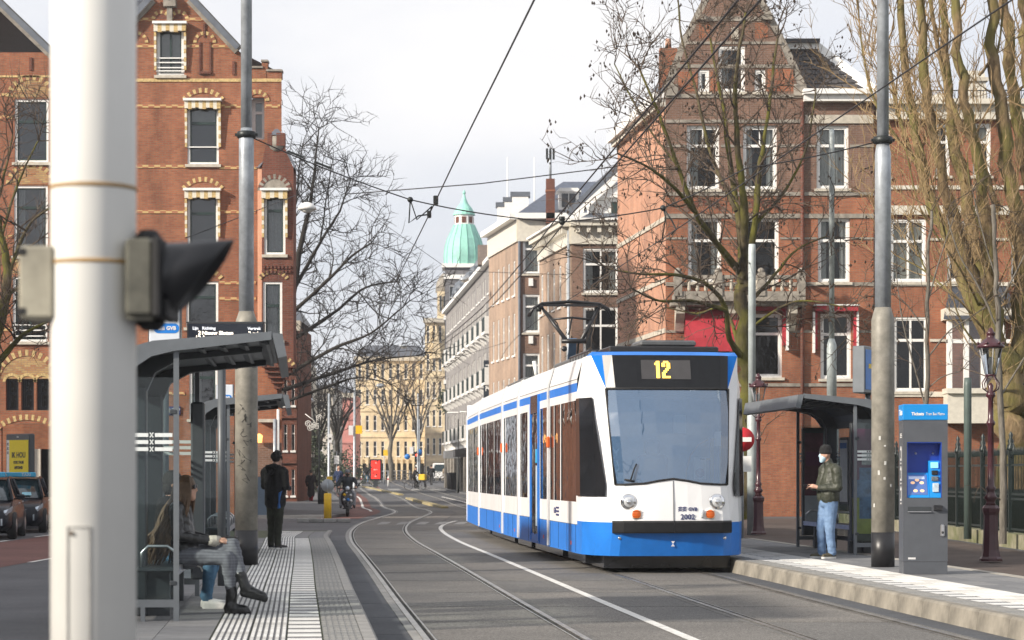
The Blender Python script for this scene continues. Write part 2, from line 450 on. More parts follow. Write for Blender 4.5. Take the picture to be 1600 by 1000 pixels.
def gdz(px, py):
    Y = 60.0
    for _ in range(60): Y = 0.5*Y + 0.5*min(600, F*(CAMH-gz(Y))/max(4, py-742))
    return Vector(((px-800)/F*Y, Y, gz(Y)))
def strip(name, fl, fr, y0, y1, step, dz, mat, parent=None, kind=None):
    b = MB(); ys = decimate_path(None, y0, y1, step); vs = []; fs = []
    for Y in ys: vs += [(fl(Y), Y, gz(Y)+dz), (fr(Y), Y, gz(Y)+dz)]
    for i in range(len(ys)-1): fs.append((2*i, 2*i+1, 2*i+3, 2*i+2))
    b.add(vs, fs, mat)
    return b.build(name, parent, kind=kind)
def block_strip(b, fl, fr, y0, y1, step, zt, zb, mat):
    """closed swept block; zt may depend on Y"""
    ys = decimate_path(None, y0, y1, step); vs = []; fs = []; n = len(ys)
    for Y in ys:
        t = zt(Y) if callable(zt) else zt; q = zb(Y) if callable(zb) else zb
        l, r = fl(Y), fr(Y)
        vs += [(l, Y, q), (r, Y, q), (r, Y, t), (l, Y, t)]
    for i in range(n-1):
        for k in range(4):
            j = (k+1) % 4
            fs.append((4*i+k, 4*i+j, 4*i+4+j, 4*i+4+k))
    fs.append((3, 2, 1, 0)); fs.append(tuple(4*(n-1)+k for k in range(4)))
    b.add(vs, fs, mat)

strip('ground', lambda Y: -900, lambda Y: 900, -80, 2600, 20, -0.05, A_walk, kind='structure')
road = strip('road', lambda Y: -70 if Y < 90 else -40, lambda Y: 11 if Y < 75 else 30, -20, 420, 4, 0.0, A_road, kind='structure')
strip('cycle_path', lambda Y: -11.6, lambda Y: -8.45, 10, 63, 4, 0.004, A_red, kind='structure')
strip('cycle_path', lambda Y: CL(Y)-2.9, lambda Y: CL(Y)-1.35, 78, 200, 3, 0.004, A_red, kind='structure')
strip('footpath', lambda Y: CR(Y)+3.92, lambda Y: 10.2, 12, 78, 3, 0.004, B_path, kind='structure')
def slab_poly(name, pts, h, mat, kind='structure'):
    b = MB(); top = [(x, y, gz(y)+h) for x, y in pts]
    b.prism([(x, y, z-h-0.15) for x, y, z in top], (0, 0, 1), mat)
    n = len(pts); b.v[n:2*n] = top
    return b.build(name, None, kind=kind)
slab_poly('pavement', [(-30, 79), (-6.4, 79), (-6.1, 84), (-7.6, 105), (-9.6, 125), (-13, 160), (-17.5, 205), (-40, 205), (-34, 130)], 0.10, A_walk)
slab_poly('pavement', [(-30, 205), (-17.5, 205), (-23, 260), (-60, 260)], 0.10, A_walk)
slab_poly('pavement', [(-60, 62), (-14.6, 62), (-12.6, 64), (-12.3, 70), (-12.6, 79), (-60, 79)], 0.10, A_walk)
slab_poly('pavement', [(-60, 20), (-14.2, 20), (-14.2, 62), (-60, 62)], 0.10, A_walk)
slab_poly('pavement', [(2.6, 98), (30, 98), (30, 205), (-9.5, 205), (-8.0, 195), (-2.6, 143)], 0.10, A_walk)
slab_poly('lawn', [(10.75, 12), (60, 12), (60, 81.5), (10.75, 81.5)], 0.10, plain('winter_lawn', (0.10, 0.085, 0.045), 0.95, c2=(0.06, 0.075, 0.025), scale=2.0, bump=0.4))

# tracks: slabs between and beside the rails, the rails themselves
def slab_mesh(fl, fr, y0, y1, mat):
    b = MB(); block_strip(b, fl, fr, y0, y1, max(1.2, (y1-y0)/3), lambda Y: gz(Y)+0.007, lambda Y: gz(Y)-0.05, mat)
    return b.mesh('track_slab')
joints = [13.5, 17.4, 20.6, 23.2, 25.9, 29.1, 32.2, 34.8, 38.4, 42.2, 46.5, 50.0, 54, 58, 62, 67, 72, 78, 84, 90, 96, 104, 112]
tt = []
for ti in range(2):
    f0 = CL if ti == 0 else CR
    t = put('tram_track', None, kind='structure')
    tt.append(t)
    for s in (-1, 1):
        b = MB()
        def sw(a0, a1, z, mt, y0=11, y1=320):
            for (ya, yb, st) in ((y0, 60, 0.8), (60, 110, 0.6), (110, y1, 6)):
                lo, hi = min(s*a0, s*a1), max(s*a0, s*a1)
                block_strip(b, lambda Y: f0(Y)+lo, lambda Y: f0(Y)+hi, ya, yb, st, lambda Y: gz(Y)+z, lambda Y: gz(Y)-0.03, mt)
        sw(0.712, 0.772, 0.017, M_rail); sw(0.668, 0.711, 0.003, M_groove); sw(0.648, 0.667, 0.013, M_rail); sw(0.773, 0.86, 0.009, M_concd if ti == 0 and s < 0 else A_slab[1])
        b.build('rail', t)
    for i in range(len(joints)-1):
        y0, y1 = joints[i]+0.03, joints[i+1]-0.03
        put('track_slab', slab_mesh(lambda Y: f0(Y)-0.643, lambda Y: f0(Y)+0.643, y0, y1, rnd.choice(A_slab)), t)
        if ti == 0:
            put('track_slab', slab_mesh(lambda Y: CL(Y)+0.865, lambda Y: CL(Y)+1.70, y0, y1, rnd.choice(A_slab)), t)
        else:
            put('track_slab', slab_mesh(lambda Y: CL(Y)+1.73, lambda Y: CR(Y)-0.865, y0, y1, rnd.choice(A_slab)), t)
for ti, (fa, fb) in enumerate(((lambda Y: CL(Y)-1.26, lambda Y: CL(Y)-0.865), (lambda Y: CR(Y)+0.865, lambda Y: CR(Y)+1.22))):
    ys = [11+2.6*i for i in range(16)]
    for y in ys:
        b = MB(); block_strip(b, fa, fb, y+.01, y+2.59, 0.9, 0.005, -0.05, A_dark); b.build('gutter_slab', tt[ti])

# markings
def mark(name, f, w, y0, y1, step=0.8, dz=0.013, mat=None):
    return strip(name, lambda Y: f(Y)-w/2, lambda Y: f(Y)+w/2, y0, y1, step, dz, mat or M_line, road)
mark('road_marking', lambda Y: CL(Y)+1.715+max(0, Y-62)**2*0.0031, 0.11, 12, 74)
mark('road_marking', lambda Y: CL(Y)-1.75-max(0, 104-Y)*0.0, 0.12, 93, 140, 1.5)
for k in range(9): mark('road_marking', lambda Y: -8.4, 0.1, 14+k*5, 16.2+k*5, dz=0.009)
for k in range(6): mark('road_marking', lambda Y: -11.7, 0.12, 20+k*7, 24+k*7, dz=0.009)
def mquad(pts, mat=M_line, dz=0.013):
    b = MB(); b.poly([(p.x, p.y, p.z+dz) for p in (gdz(*q) for q in pts)], mat); b.build('road_marking', road)
for k in range(5):                                   # crossing blocks
    x = 588+k*30; mquad([(x, 820), (x+16, 820), (x+24, 816), (x+9, 816)], M_lworn)
for k in range(4):
    x = 575+k*33; mquad([(x, 766.5), (x+20, 766.5), (x+15, 764), (x-3, 764)], M_lworn)
mquad([(720, 762.5), (757, 768), (757, 770), (716, 763.5)]); mquad([(690, 776), (780, 797), (784, 799.5), (690, 777)])
mquad([(642, 782), (660, 786), (664, 786), (645, 781)])
for (a, c) in (((568.6, 761), (627, 774)), ((637.6, 779.5), (695, 794.5))):
    p, q = gdz(*a), gdz(*c); b = MB(); n = 12
    for i in range(n):
        u, v = p.lerp(q, (i+0.03)/n), p.lerp(q, (i+0.97)/n)
        b.beam(u+Vector((0, 0, 0.03)), v+Vector((0, 0, 0.03)), 0.32, 0.12, M_lineY)
    o = b.build('lane_kerb'); tag(o, 'long low yellow painted kerb lying along the tram lane ' + ('farther up the street' if a[0] < 600 else 'nearer the tram'), 'kerb', 'yellow lane kerbs')

# platforms
def run_tiles(parent, f, off, width, length, y0, y1, mesh_fn, name, zf, gap=0.006):
    y = y0; i = 0
    while y + length <= y1 + 1e-6:
        yc = y + length/2
        me = mesh_fn(i)
        th = -math.atan(slope(f, yc))
        o = bpy.data.objects.new(name, me); col.objects.link(o); o.parent = parent
        o.location = (f(yc)+off, yc, zf(yc)); o.rotation_euler = (0, 0, th)
        if abs(zf(yc+.3)-zf(yc-.3)) > 1e-4: o.rotation_euler = (math.atan((zf(yc+.3)-zf(yc-.3))/0.6), 0, th)
        y += length; i += 1
def ribbed(w, l, n, base, rib, h=0.006, frac=0.56):
    b = MB(); b.bx(-w/2+.004, w/2-.004, -l/2+.004, l/2-.004, -0.03, 0.0, base)
    p = w/n
    for k in range(n):
        x = -w/2+p*(k+.5); r = p*frac/2
        b.bx(x-r, x+r, -l/2+.006, l/2-.006, 0.0, h, rib)
    return b.mesh('ribbed_tile')
def flat(w, l, mat, h=0.0, n='tile'):
    b = MB(); b.bx(-w/2+.004, w/2-.004, -l/2+.004, l/2-.004, -0.03, h, mat); return b.mesh(n)
M_rib2 = plain('dirty_white_tactile', (0.52, 0.515, 0.49), 0.75, var=0.2, scale=2.5)
M_tgrey2 = plain('grey_tile_light', (0.235, 0.232, 0.22), 0.85, var=0.16, scale=5, bump=0.1)
RIB = [ribbed(0.31, 0.6, 6, M_tbase, m) for m in (M_rib, M_rib, M_rib2)]
GRY = [ribbed(0.33, 0.3, 6, M_tgrey, m, 0.003, 0.6) for m in (M_tgrey2, M_tgrey, M_tgrey2)]
LAD = [flat(0.29, 0.31, M_rib, 0.003), flat(0.29, 0.22, M_tbase, 0.0)]
PAV = [flat((2.75-1.36)/3, 0.5, m, 0.0, 'paver') for m in M_pav]; PAW = [flat((2.55-1.33)/3, 0.5, m, 0.0, 'paver') for m in M_pav]
def kerb_block(sgn):
    b = MB(); L = 1.0
    prof = [(0.0, -0.25), (0.0, 0.005), (0.10, 0.005), (0.125, -0.02), (0.16, -0.25)]
    pts = [(sgn*x, -L/2+.0025, z) for x, z in prof]
    b.prism(pts if sgn < 0 else pts[::-1], (0, L-.005, 0), M_concb if sgn < 0 else M_concd); return b.mesh('kerb_stone')
def platform(f, sgn, y0, y1, zt, yr, width, name):
    """sgn +1: track to the right of the platform. f = line where tiles begin"""
    P = put(name, None, kind='structure')
    zf = lambda Y: zt if Y < yr else max(0.02, zt-(Y-yr)/10*(zt-.02))
    w_of = lambda Y: width if Y > 21.5 else width-(21.5-Y)*0.14
    b = MB()
    fa, fb = (lambda Y: f(Y)-w_of(Y)), (lambda Y: f(Y)+0.0)
    if sgn < 0: fa, fb = (lambda Y: f(Y)), (lambda Y: f(Y)+width)
    block_strip(b, fa, fb, y0, y1, 1.0, lambda Y: zf(Y)-0.006, -0.1, M_joint)
    b.build('platform_bed', P)
    run_tiles(P, f, 0.0, 0.1, 1.0, y0, y1, lambda i, k=kerb_block(sgn): k, 'kerb_stone', zf)
    s = -sgn
    g = 0.33 if sgn > 0 else 0.30
    run_tiles(P, f, s*g/2, g, 0.3, y0, yr, lambda i: GRY[(i*7) % 3], 'grey_tile', zf)
    y = y0; i = 0
    while y < yr-.3:
        for me, L, nm in ((LAD[0], .31, 'white_tile'), (LAD[1], .22, 'dark_tile')):
            yc = y+L/2; o = bpy.data.objects.new(nm, me); col.objects.link(o); o.parent = P
            o.location = (f(yc)+s*(g+.155), yc, zf(yc)); o.rotation_euler = (0, 0, -math.atan(slope(f, yc))); y += L
    run_tiles(P, f, s*(g+.46), 0.31, 0.6, y0, y1-1, lambda i: RIB[(i*5+1) % 3], 'ribbed_tile', zf)
    run_tiles(P, f, s*(g+.775), 0.31, 0.6, y0, y1-1, lambda i: RIB[(i*7+2) % 3], 'ribbed_tile', zf)
    o0 = g+.94
    nc = 3; pw = (width-o0-.09)/3
    for c in range(nc):
        run_tiles(P, f, s*(o0+pw*(c+.5)), pw, 0.5, y0 if c < nc-1 or sgn < 0 else max(y0, 21.5), yr, lambda i, c=c: (PAV if sgn > 0 else PAW)[(i*3+c*5+(i*i) % 7) % 3], 'paver', zf)
    # end paving
    run_tiles(P, f, s*.5*g, g, 0.6, yr, y1-1, lambda i: flat(g, .6, M_pav[0]), 'paver', zf)
    run_tiles(P, f, s*(g+.155), .29, 0.6, yr, y1-1, lambda i: flat(.29, .6, M_pav[2]), 'paver', zf)
    b = MB(); e = (lambda Y: f(Y)+s*w_of(Y)) if sgn > 0 else (lambda Y: f(Y)+width)
    block_strip(b, lambda Y: e(Y)-.07, lambda Y: e(Y)+.07, y0, yr, 1.0, zt+.004, -.1, M_conc); b.build('back_kerb', P)
    return P
KL = lambda Y: CL(Y)-1.385
KR = lambda Y: CR(Y)+1.345
ZL, ZR = 0.18, 0.20
platform(KL, +1, 15, 61, ZL, 48, 2.75, 'tram_platform')
platform(KR, -1, 15, 57, ZR, 47, 2.55, 'tram_platform')

o = MB()
for k in range(4): o.bx(-0.86+k*.43+.005, -0.86+k*.43+.425, -.16, .16, 0, .13, M_concd, .02)
o.build('kerb_island', None, loc=(-6.05, 72, 0), label='low concrete kerb island crossing the road end before the yellow bollard', cat='kerb island')
# ------------------------------------------------------------------ buildings
def clip_poly(poly, edges_poly):
    """clip rect poly by convex poly (counter-clockwise), 2D"""
    out = poly
    n = len(edges_poly)
    for i in range(n):
        a, b = edges_poly[i], edges_poly[(i+1) % n]
        def side(p): return (b[0]-a[0])*(p[1]-a[1])-(b[1]-a[1])*(p[0]-a[0])
        res = []
        for k in range(len(out)):
            p, q = out[k], out[(k+1) % len(out)]
            sp, sq = side(p), side(q)
            if sp >= -1e-9: res.append(p)
            if (sp > 1e-9 and sq < -1e-9) or (sp < -1e-9 and sq > 1e-9):
                t = sp/(sp-sq); res.append((p[0]+(q[0]-p[0])*t, p[1]+(q[1]-p[1])*t))
        out = res
        if len(out) < 3: return []
    return out
class Face:
    """one wall plane in a building's own frame: O origin, U along the wall, N outward"""
    def __init__(s, O, U, N):
        s.O = Vector(O); s.U = Vector(U).normalized(); s.N = Vector(N).normalized()
    def p(s, u, v, d=0.0): return s.O + s.U*u + Vector((0, 0, v)) + s.N*d
    def mat(s, u, v, d=0.0):
        # local: X = along, Y = into the wall, Z = up
        m = Matrix((( s.U.x, -s.N.x, 0, 0), (s.U.y, -s.N.y, 0, 0), (0, 0, 1, 0), (0, 0, 0, 1)))
        return Matrix.Translation(s.p(u, v, d)) @ m
def wall(mb, fc, poly, openings, mat, reveal=0.22, rmat=None):
    us = sorted(set([p[0] for p in poly] + [x for o in openings for x in (o[0], o[0]+o[2])]))
    vv = sorted(set([p[1] for p in poly] + [x for o in openings for x in (o[1], o[1]+o[3])]))
    vs = []; fs = []; flip = fc.U.cross(Vector((0, 0, 1))).dot(fc.N) < 0
    for i in range(len(us)-1):
        for j in range(len(vv)-1):
            cu, cv = (us[i]+us[i+1])/2, (vv[j]+vv[j+1])/2
            if any(o[0] < cu < o[0]+o[2] and o[1] < cv < o[1]+o[3] for o in openings): continue
            c = clip_poly([(us[i], vv[j]), (us[i+1], vv[j]), (us[i+1], vv[j+1]), (us[i], vv[j+1])], poly)
            if len(c) < 3: continue
            b = len(vs); vs += [fc.p(*q) for q in c]
            k = tuple(range(b, b+len(c))); fs.append(k[::-1] if flip else k)
    mb.add(vs, fs, mat)
    for o in openings:
        u, v, w, h = o[:4]; q = [(u, v), (u+w, v), (u+w, v+h), (u, v+h)]
        for k in range(4):
            a, c = q[k], q[(k+1) % 4]
            mb.add([fc.p(*a), fc.p(*c), fc.p(*c, -reveal), fc.p(*a, -reveal)], [(3, 2, 1, 0)] if not flip else [(0, 1, 2, 3)], rmat or mat)
def fbox(mb, fc, u0, u1, v0, v1, d0, d1, mat):
    """box on a wall plane"""
    P = [fc.p(u, v, d) for d in (d0, d1) for u, v in ((u0, v0), (u1, v0), (u1, v1), (u0, v1))]
    fs = [(3, 2, 1, 0), (4, 5, 6, 7), (0, 1, 5, 4), (1, 2, 6, 5), (2, 3, 7, 6), (3, 0, 4, 7)]
    if fc.U.cross(Vector((0, 0, 1))).dot(fc.N) < 0: fs = [f[::-1] for f in fs]
    mb.add(P, fs, mat)
def arch(mb, fc, uc, v0, hw, rise, th, n, mats, proud=0.03, fill=None):
    """arch ring of single voussoirs, alternating materials; springs at v0"""
    Rr = (hw*hw+rise*rise)/(2*rise); cv = v0+rise-Rr; a1 = math.asin(min(1, hw/Rr))
    if rise > hw: a1 = PI-a1
    flip = fc.U.cross(Vector((0, 0, 1))).dot(fc.N) < 0
    for i in range(n):
        t0 = -a1+2*a1*(i+.04)/n; t1 = -a1+2*a1*(i+.96)/n
        q = [(uc+r*math.sin(t), cv+r*math.cos(t)) for r, t in ((Rr, t0), (Rr+th, t0), (Rr+th, t1), (Rr, t1))]
        P = [fc.p(u, v, d) for d in (-0.05, proud) for u, v in q]
        fs = [(0, 1, 2, 3), (7, 6, 5, 4), (4, 5, 1, 0), (5, 6, 2, 1), (6, 7, 3, 2), (7, 4, 0, 3)]
        if flip: fs = [f[::-1] for f in fs]
        mb.add(P, fs, mats[i % len(mats)])
    if fill:
        pts = [fc.p(uc+Rr*math.sin(-a1+2*a1*i/12), cv+Rr*math.cos(-a1+2*a1*i/12), 0.008) for i in range(13)]
        mb.poly(pts if flip else pts[::-1], fill)
WCACHE = {}; GW = G_win
def window(parent, fc, u, v, w, h, style='sash', frame=None, sash=None, curtain=0, depth=0.10, rail=0.62, name='window', mull=0, awning=None, bars=False, sill=True, bal=False, fw=0.085):
    """a window part: frame with pane, sash, curtain, sill as sub-parts"""
    frame = frame or M_white; sash = sash or M_white
    key = (round(w, 2), round(h, 2), style, frame.name, sash.name, curtain, depth, rail, mull, bars, sill, awning, fw, GW.name)
    if key not in WCACHE:
        D = depth
        a = MB()
        a.bx(0, fw, D-.06, D+.06, 0, h, frame); a.bx(w-fw, w, D-.06, D+.06, 0, h, frame)
        a.bx(fw, w-fw, D-.06, D+.06, h-fw, h, frame); a.bx(fw, w-fw, D-.06, D+.06, 0, fw, frame)
        b = MB(); i0, i1 = fw, w-fw; j0, j1 = fw, h-fw; s = 0.05
        b.bx(i0, i0+s, D-.03, D+.03, j0, j1, sash); b.bx(i1-s, i1, D-.03, D+.03, j0, j1, sash)
        b.bx(i0+s, i1-s, D-.03, D+.03, j0, j0+s, sash); b.bx(i0+s, i1-s, D-.03, D+.03, j1-s, j1, sash)
        hr = j0+(j1-j0)*rail
        if rail > 0: b.bx(i0+s, i1-s, D-.045, D+.03, hr-.05, hr+.05, frame if style == 'mull' else sash)
        if mull:
            for k in range(1, mull+1):
                x = w*k/(mull+1); b.bx(x-.035, x+.035, D-.04, D+.025, j0+s, j1-s, sash)
        if bars:
            x = w/2; b.bx(x-.02, x+.02, D-.02, D+.02, hr, j1, sash)
        g = MB(); g.quad((i0, D+.01, j0), (i1, D+.01, j0), (i1, D+.01, j1), (i0, D+.01, j1), GW)
        r = MB()
        r.quad((0, D+.95, 0), (w, D+.95, 0), (w, D+.95, h), (0, D+.95, h), M_room)
        for q in (((0, D+.06, 0), (w, D+.06, 0), (w, D+.95, 0), (0, D+.95, 0)), ((0, D+.06, h), (0, D+.95, h), (w, D+.95, h), (w, D+.06, h)),
                  ((0, D+.06, 0), (0, D+.95, 0), (0, D+.95, h), (0, D+.06, h)), ((w, D+.06, 0), (w, D+.06, h), (w, D+.95, h), (w, D+.95, 0))):
            r.quad(*q, M_room)
        c = None
        def drape(c, x0, x1, z0, z1, m, yy=D+.16):
            n = max(4, int((x1-x0)/.06)); vs = []; fs = []
            for k in range(n+1):
                x = x0+(x1-x0)*k/n; y = yy+(.025 if k % 2 else -.01)
                vs += [(x, y, z0), (x, y, z1)]
            for k in range(n): fs.append((2*k, 2*k+2, 2*k+3, 2*k+1))
            c.add(vs, fs, m)
        if curtain:
            c = MB()
            if curtain == 1: drape(c, i0, i0+.22*w, j0, j1, M_curt); drape(c, i1-.22*w, i1, j0, j1, M_curt)
            elif curtain == 2: drape(c, i0, i1, j0, j1, M_curt)
            elif curtain == 3: c.quad((i0, D+.12, hr), (i1, D+.12, hr), (i1, D+.12, j1), (i0, D+.12, j1), M_blind)
            elif curtain == 4: drape(c, i0, i0+.3*w, j0, j1, M_curt)
            elif curtain == 5: c.quad((i0, D+.12, j0), (i1, D+.12, j0), (i1, D+.12, j1), (i0, D+.12, j1), M_blind)
        sl = None
        if sill:
            sl = MB(); sl.bx(-.08, w+.08, -.10, D-.06, -.10, 0, M_stone if sill is True else sill)
        WCACHE[key] = (a.mesh('window'), b.mesh('sash'), g.mesh('pane'), r.mesh('recess'), c.mesh('curtain') if c else None, sl.mesh('sill') if sl else None)
    ms = WCACHE[key]
    o = put(name, ms[0], parent, M=fc.mat(u, v))
    for nm, me in zip(('sash', 'pane', 'recess', 'curtain', 'sill'), ms[1:]):
        if me: put(nm, me, o)
    return o
def awning_folded(parent, fc, u, v, w, h):
    """striped sunblind folded up over a window, arms hanging at the sides"""
    b = MB()
    n = int(w/.11)
    for k in range(n):
        m = M_yel if k % 2 else M_blind
        x0, x1 = u-.08+(w+.16)*k/n, u-.08+(w+.16)*(k+1)/n
        z = v+h-.24-.03*math.sin(k*1.7)
        fbox(b, fc, x0, x1, z, v+h+.02, .03, .22, m)
    fbox(b, fc, u-.12, u+w+.12, v+h+.025, v+h+.11, .03, .3, M_white)
    for x in (u-.08, u+w-.0):
        for k in range(9):
            z0 = v+h-.26-k*.15
            fbox(b, fc, x, x+.08, z0-.145, z0, .03, .16-.008*k, (M_yel, M_blind)[k % 2])
    return b.build('sunblind', parent)
def checker(name, c1, c2, sx, sz):
    if name in MATS: return MATS[name]
    m, t, b = nt(name); b.inputs['Roughness'].default_value = 0.8
    tc = t.nodes.new('ShaderNodeTexCoord'); s = t.nodes.new('ShaderNodeSeparateXYZ'); t.links.new(tc.outputs['Object'], s.inputs[0])
    ad = t.nodes.new('ShaderNodeMath'); t.links.new(s.outputs[0], ad.inputs[0]); t.links.new(s.outputs[1], ad.inputs[1])
    cb = t.nodes.new('ShaderNodeCombineXYZ')
    for k, (src, sc) in enumerate(((ad.outputs[0], sx), (s.outputs[2], sz))):
        mu = t.nodes.new('ShaderNodeMath'); mu.operation = 'MULTIPLY'; mu.inputs[1].default_value = 1/sc; t.links.new(src, mu.inputs[0]); t.links.new(mu.outputs[0], cb.inputs[k])
    cb.inputs[2].default_value = 0.5
    ck = t.nodes.new('ShaderNodeTexChecker'); ck.inputs['Scale'].default_value = 1.0
    ck.inputs['Color1'].default_value = (*c1, 1); ck.inputs['Color2'].default_value = (*c2, 1)
    t.links.new(cb.outputs[0], ck.inputs['Vector']); t.links.new(ck.outputs[0], b.inputs['Base Color'])
    MATS[name] = m; return m
M_chk = checker('yellow_red_bricks', (0.50, 0.35, 0.15), (0.32, 0.12, 0.06), 0.21, 0.075)
M_lat = brick('lattice_bricks', (0.50, 0.35, 0.15), (0.33, 0.12, 0.06), (.34, .24, .16), bh=.07)
def arch1(par, *a, **k):
    b = MB(); arch(b, *a, **k); b.build('arch', par)

# ================================================== left corner building, gables to the front
YL = 80.0
LB = thing('corner_building', 'red brick gabled corner house with yellow brick bands and a bay over the street corner', 'building', (0, 0, 0))
fL = Face((-28, YL, 0), (1, 0, 0), (0, -1, 0))
def uL(px): return gx(px, YL)+28
def vL(py): return CAMH-(py-742)/F*YL
m = MB()
VT = vL(62)
W = []
# windows (px left, top, right, bottom)
cols = {'g': (245, 40, 288, 118), 'a': (293, 160, 342, 257), 'b': (293, 300, 341, 400), 'c': (291, 440, 341, 512)}
leftw = [(23, 155, 76, 254), (22, 290, 75, 400), (20, 432, 74, 534)]
def rect(p): return (uL(p[0]), vL(p[3]), uL(p[2])-uL(p[0]), vL(p[1])-vL(p[3]))
OP = [rect(p) for p in cols.values()] + [rect(p) for p in leftw]
OP.append(rect((391, 152, 413, 218)))                       # arched loggia opening by the corner
trip = [rect((9+k*24, 588, 29+k*24, 641)) for k in range(3)]
OP += trip
door = rect((2, 662, 84, 770)); OP.append(door)
lowr = [rect((226, 560, 262, 640)), rect((296, 560, 340, 655))]
OP += lowr
eaveL = vL(88)
# left gable + main gable + corner strip as convex pieces
pk = (uL(268), vL(-16))
wall(m, fL, [(uL(-600), 0), (uL(145), 0), (uL(145), vL(155)), (uL(80), vL(82)), (uL(-15), vL(-8)), (uL(-120), vL(82)), (uL(-600), vL(82))], [o for o in OP if o[0] < uL(120)], M_red)
wall(m, fL, [(uL(145), 0), (uL(372), 0), (uL(372), vL(78)), (uL(300), vL(1)), pk, (uL(236), vL(1)), (uL(145), vL(100))], [o for o in OP if uL(145) < o[0] < uL(372)], M_red)
wall(m, fL, [(uL(372), 0), (uL(390), 0), (uL(390), vL(107)), (uL(372), vL(78))], [], M_red)
wall(m, fL, [(uL(390), 0), (uL(440), 0), (uL(440), vL(121.9)), (uL(390), vL(121.9))], [o for o in OP if o[0] > uL(372)], M_red)
# stepped parapet
fbox(m, fL, uL(390), uL(417), vL(122), vL(107), -.4, .0, M_red)
fbox(m, fL, uL(409), uL(418), vL(108), vL(97), -.4, .005, M_red)
fbox(m, fL, uL(416), uL(440), vL(122), vL(112), -.4, .0, M_red)
# right flank facing the street and back
XR = uL(440)-28
fR = Face((XR, YL, 0), (-.12, 1, 0), (1, .12, 0))
fl_op = [(2.0+3.2*k, z, 1.15, 2.2) for k in range(3) for z in (1.2, 4.6, 8.1, 11.4)]
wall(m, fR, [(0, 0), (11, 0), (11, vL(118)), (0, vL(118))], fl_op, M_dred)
m.quad((-28-17, YL+11, 0), (-28-17, YL+11, 15), (XR-1.3, YL+11, 15), (XR-1.3, YL+11, 0), M_red)
wallL = m.build('wall', LB)
for o in fl_op: window(LB, fR, *o, sash=M_green)
# trim: bands
m = MB()
for (x0, x1, y0, y1) in ((212, 440, 123, 128), (0, 80, 118, 121)): fbox(m, fL, uL(x0), uL(x1), vL(y1), vL(y0), 0, .03, M_yel)
for (x0, x1, y) in ((212, 290, 166), (344, 389, 166), (414, 438, 166), (212, 291, 260), (343, 437, 262), (212, 291, 331), (343, 400, 331), (212, 289, 442), (343, 400, 442),
                    (212, 289, 467), (343, 400, 467), (212, 289, 615), (343, 400, 615), (0, 22, 148), (0, 20, 183), (212, 240, 30), (290, 324, 30), (212, 242, 72), (290, 312, 72), (328, 362, 72), (0, 20, 370), (0, 20, 515)):
    fbox(m, fL, uL(x0), uL(x1), vL(y+2.4), vL(y-2.4), 0, .025, M_chk)
m.build('brick_band', LB)
m = MB()
Y2 = [M_yel, M_red]
arch1(LB, fL, uL(317.5), vL(158), .62, .30, .17, 15, Y2); arch1(LB, fL, uL(317), vL(297), .62, .30, .17, 15, Y2); arch1(LB, fL, uL(316), vL(437), .62, .30, .17, 15, Y2)
for y in (152, 288, 428): arch1(LB, fL, uL(48.5), vL(y), .72, .62, .18, 19, Y2, fill=M_lat)
arch1(LB, fL, uL(402), vL(158), .28, .26, .16, 11, Y2); arch1(LB, fL, uL(320), vL(67), .29, .29, .12, 11, Y2, fill=M_red); arch1(LB, fL, uL(214), vL(67), .29, .29, .12, 11, Y2)
arch1(LB, fL, uL(252), vL(30), .22, .2, .13, 9, Y2, fill=M_dred); arch1(LB, fL, uL(280), vL(30), .22, .2, .13, 9, Y2, fill=M_dred)
arch1(LB, fL, uL(42), vL(592), .98, .82, .22, 25, Y2, fill=M_lat)
arch1(LB, fL, uL(42), vL(672), 1.0, .36, .2, 21, Y2)
for k in range(3): arch1(LB, fL, uL(19+k*24), vL(597), .24, .22, .10, 9, [M_yel])
arch1(LB, fL, uL(244), vL(566), .45, .3, .17, 11, Y2); arch1(LB, fL, uL(318), vL(562), .55, .3, .17, 13, Y2)

m = MB()   # blind niche, wall slits, iron anchors, stone coping along the gables
for (x0, y0, x1, y1) in ((311, 66, 330, 112),): fbox(m, fL, uL(x0), uL(x0)+.06, vL(y1), vL(y0), 0, .05, M_dred); fbox(m, fL, uL(x1)-.06, uL(x1), vL(y1), vL(y0), 0, .05, M_dred); fbox(m, fL, uL(x0), uL(x1), vL(y1+4), vL(y1), 0, .09, M_dred)
m.build('niche', LB)
m = MB()
for (x0, y0, x1, y1) in ((46, 90, 50, 110), (318, 37, 321, 58), (363, 96, 367, 117)): fbox(m, fL, uL(x0), uL(x1), vL(y1), vL(y0), 0, .05, M_dred)
m.build('wall_anchor', LB)
m = MB()
for (a, b_) in (((298, -1), (373, 79)), ((238, -1), (145, 100)), ((-13, -6), (81, 84)), ((81, 84), (146, 157))):
    p, q = fL.p(uL(a[0]), vL(a[1]), .06), fL.p(uL(b_[0]), vL(b_[1]), .06)
    m.beam(p, q, .36, .14, M_dstone, up=(0, -1, 0)); m.beam(p+Vector((0, -.2, .05)), q+Vector((0, -.2, .05)), .06, .2, M_lead)
for (x0, x1, y) in ((389, 411, 106.5), (408, 419, 96.5), (416, 441, 111.5)): fbox(m, fL, uL(x0), uL(x1), vL(y), vL(y-3), -.45, .06, M_dstone)
m.build('coping', LB)
m = MB()   # ornamental finial at gable top
fbox(m, fL, uL(262), uL(270), vL(36), vL(8), .0, .22, M_dstone); fbox(m, fL, uL(257), uL(276), vL(12), vL(2), .0, .3, M_dstone); m.ball(fL.p(uL(266), vL(-2), .15), .2, M_dstone)
m.build('gable_ornament', LB)
m = MB()   # roofs
def rp(px, py, d): return fL.p(uL(px), vL(py), -d)
m.quad(rp(300, -2, 0.2), rp(372, 77, .2), rp(372, 77, 11), rp(300, -2, 11), M_slate)
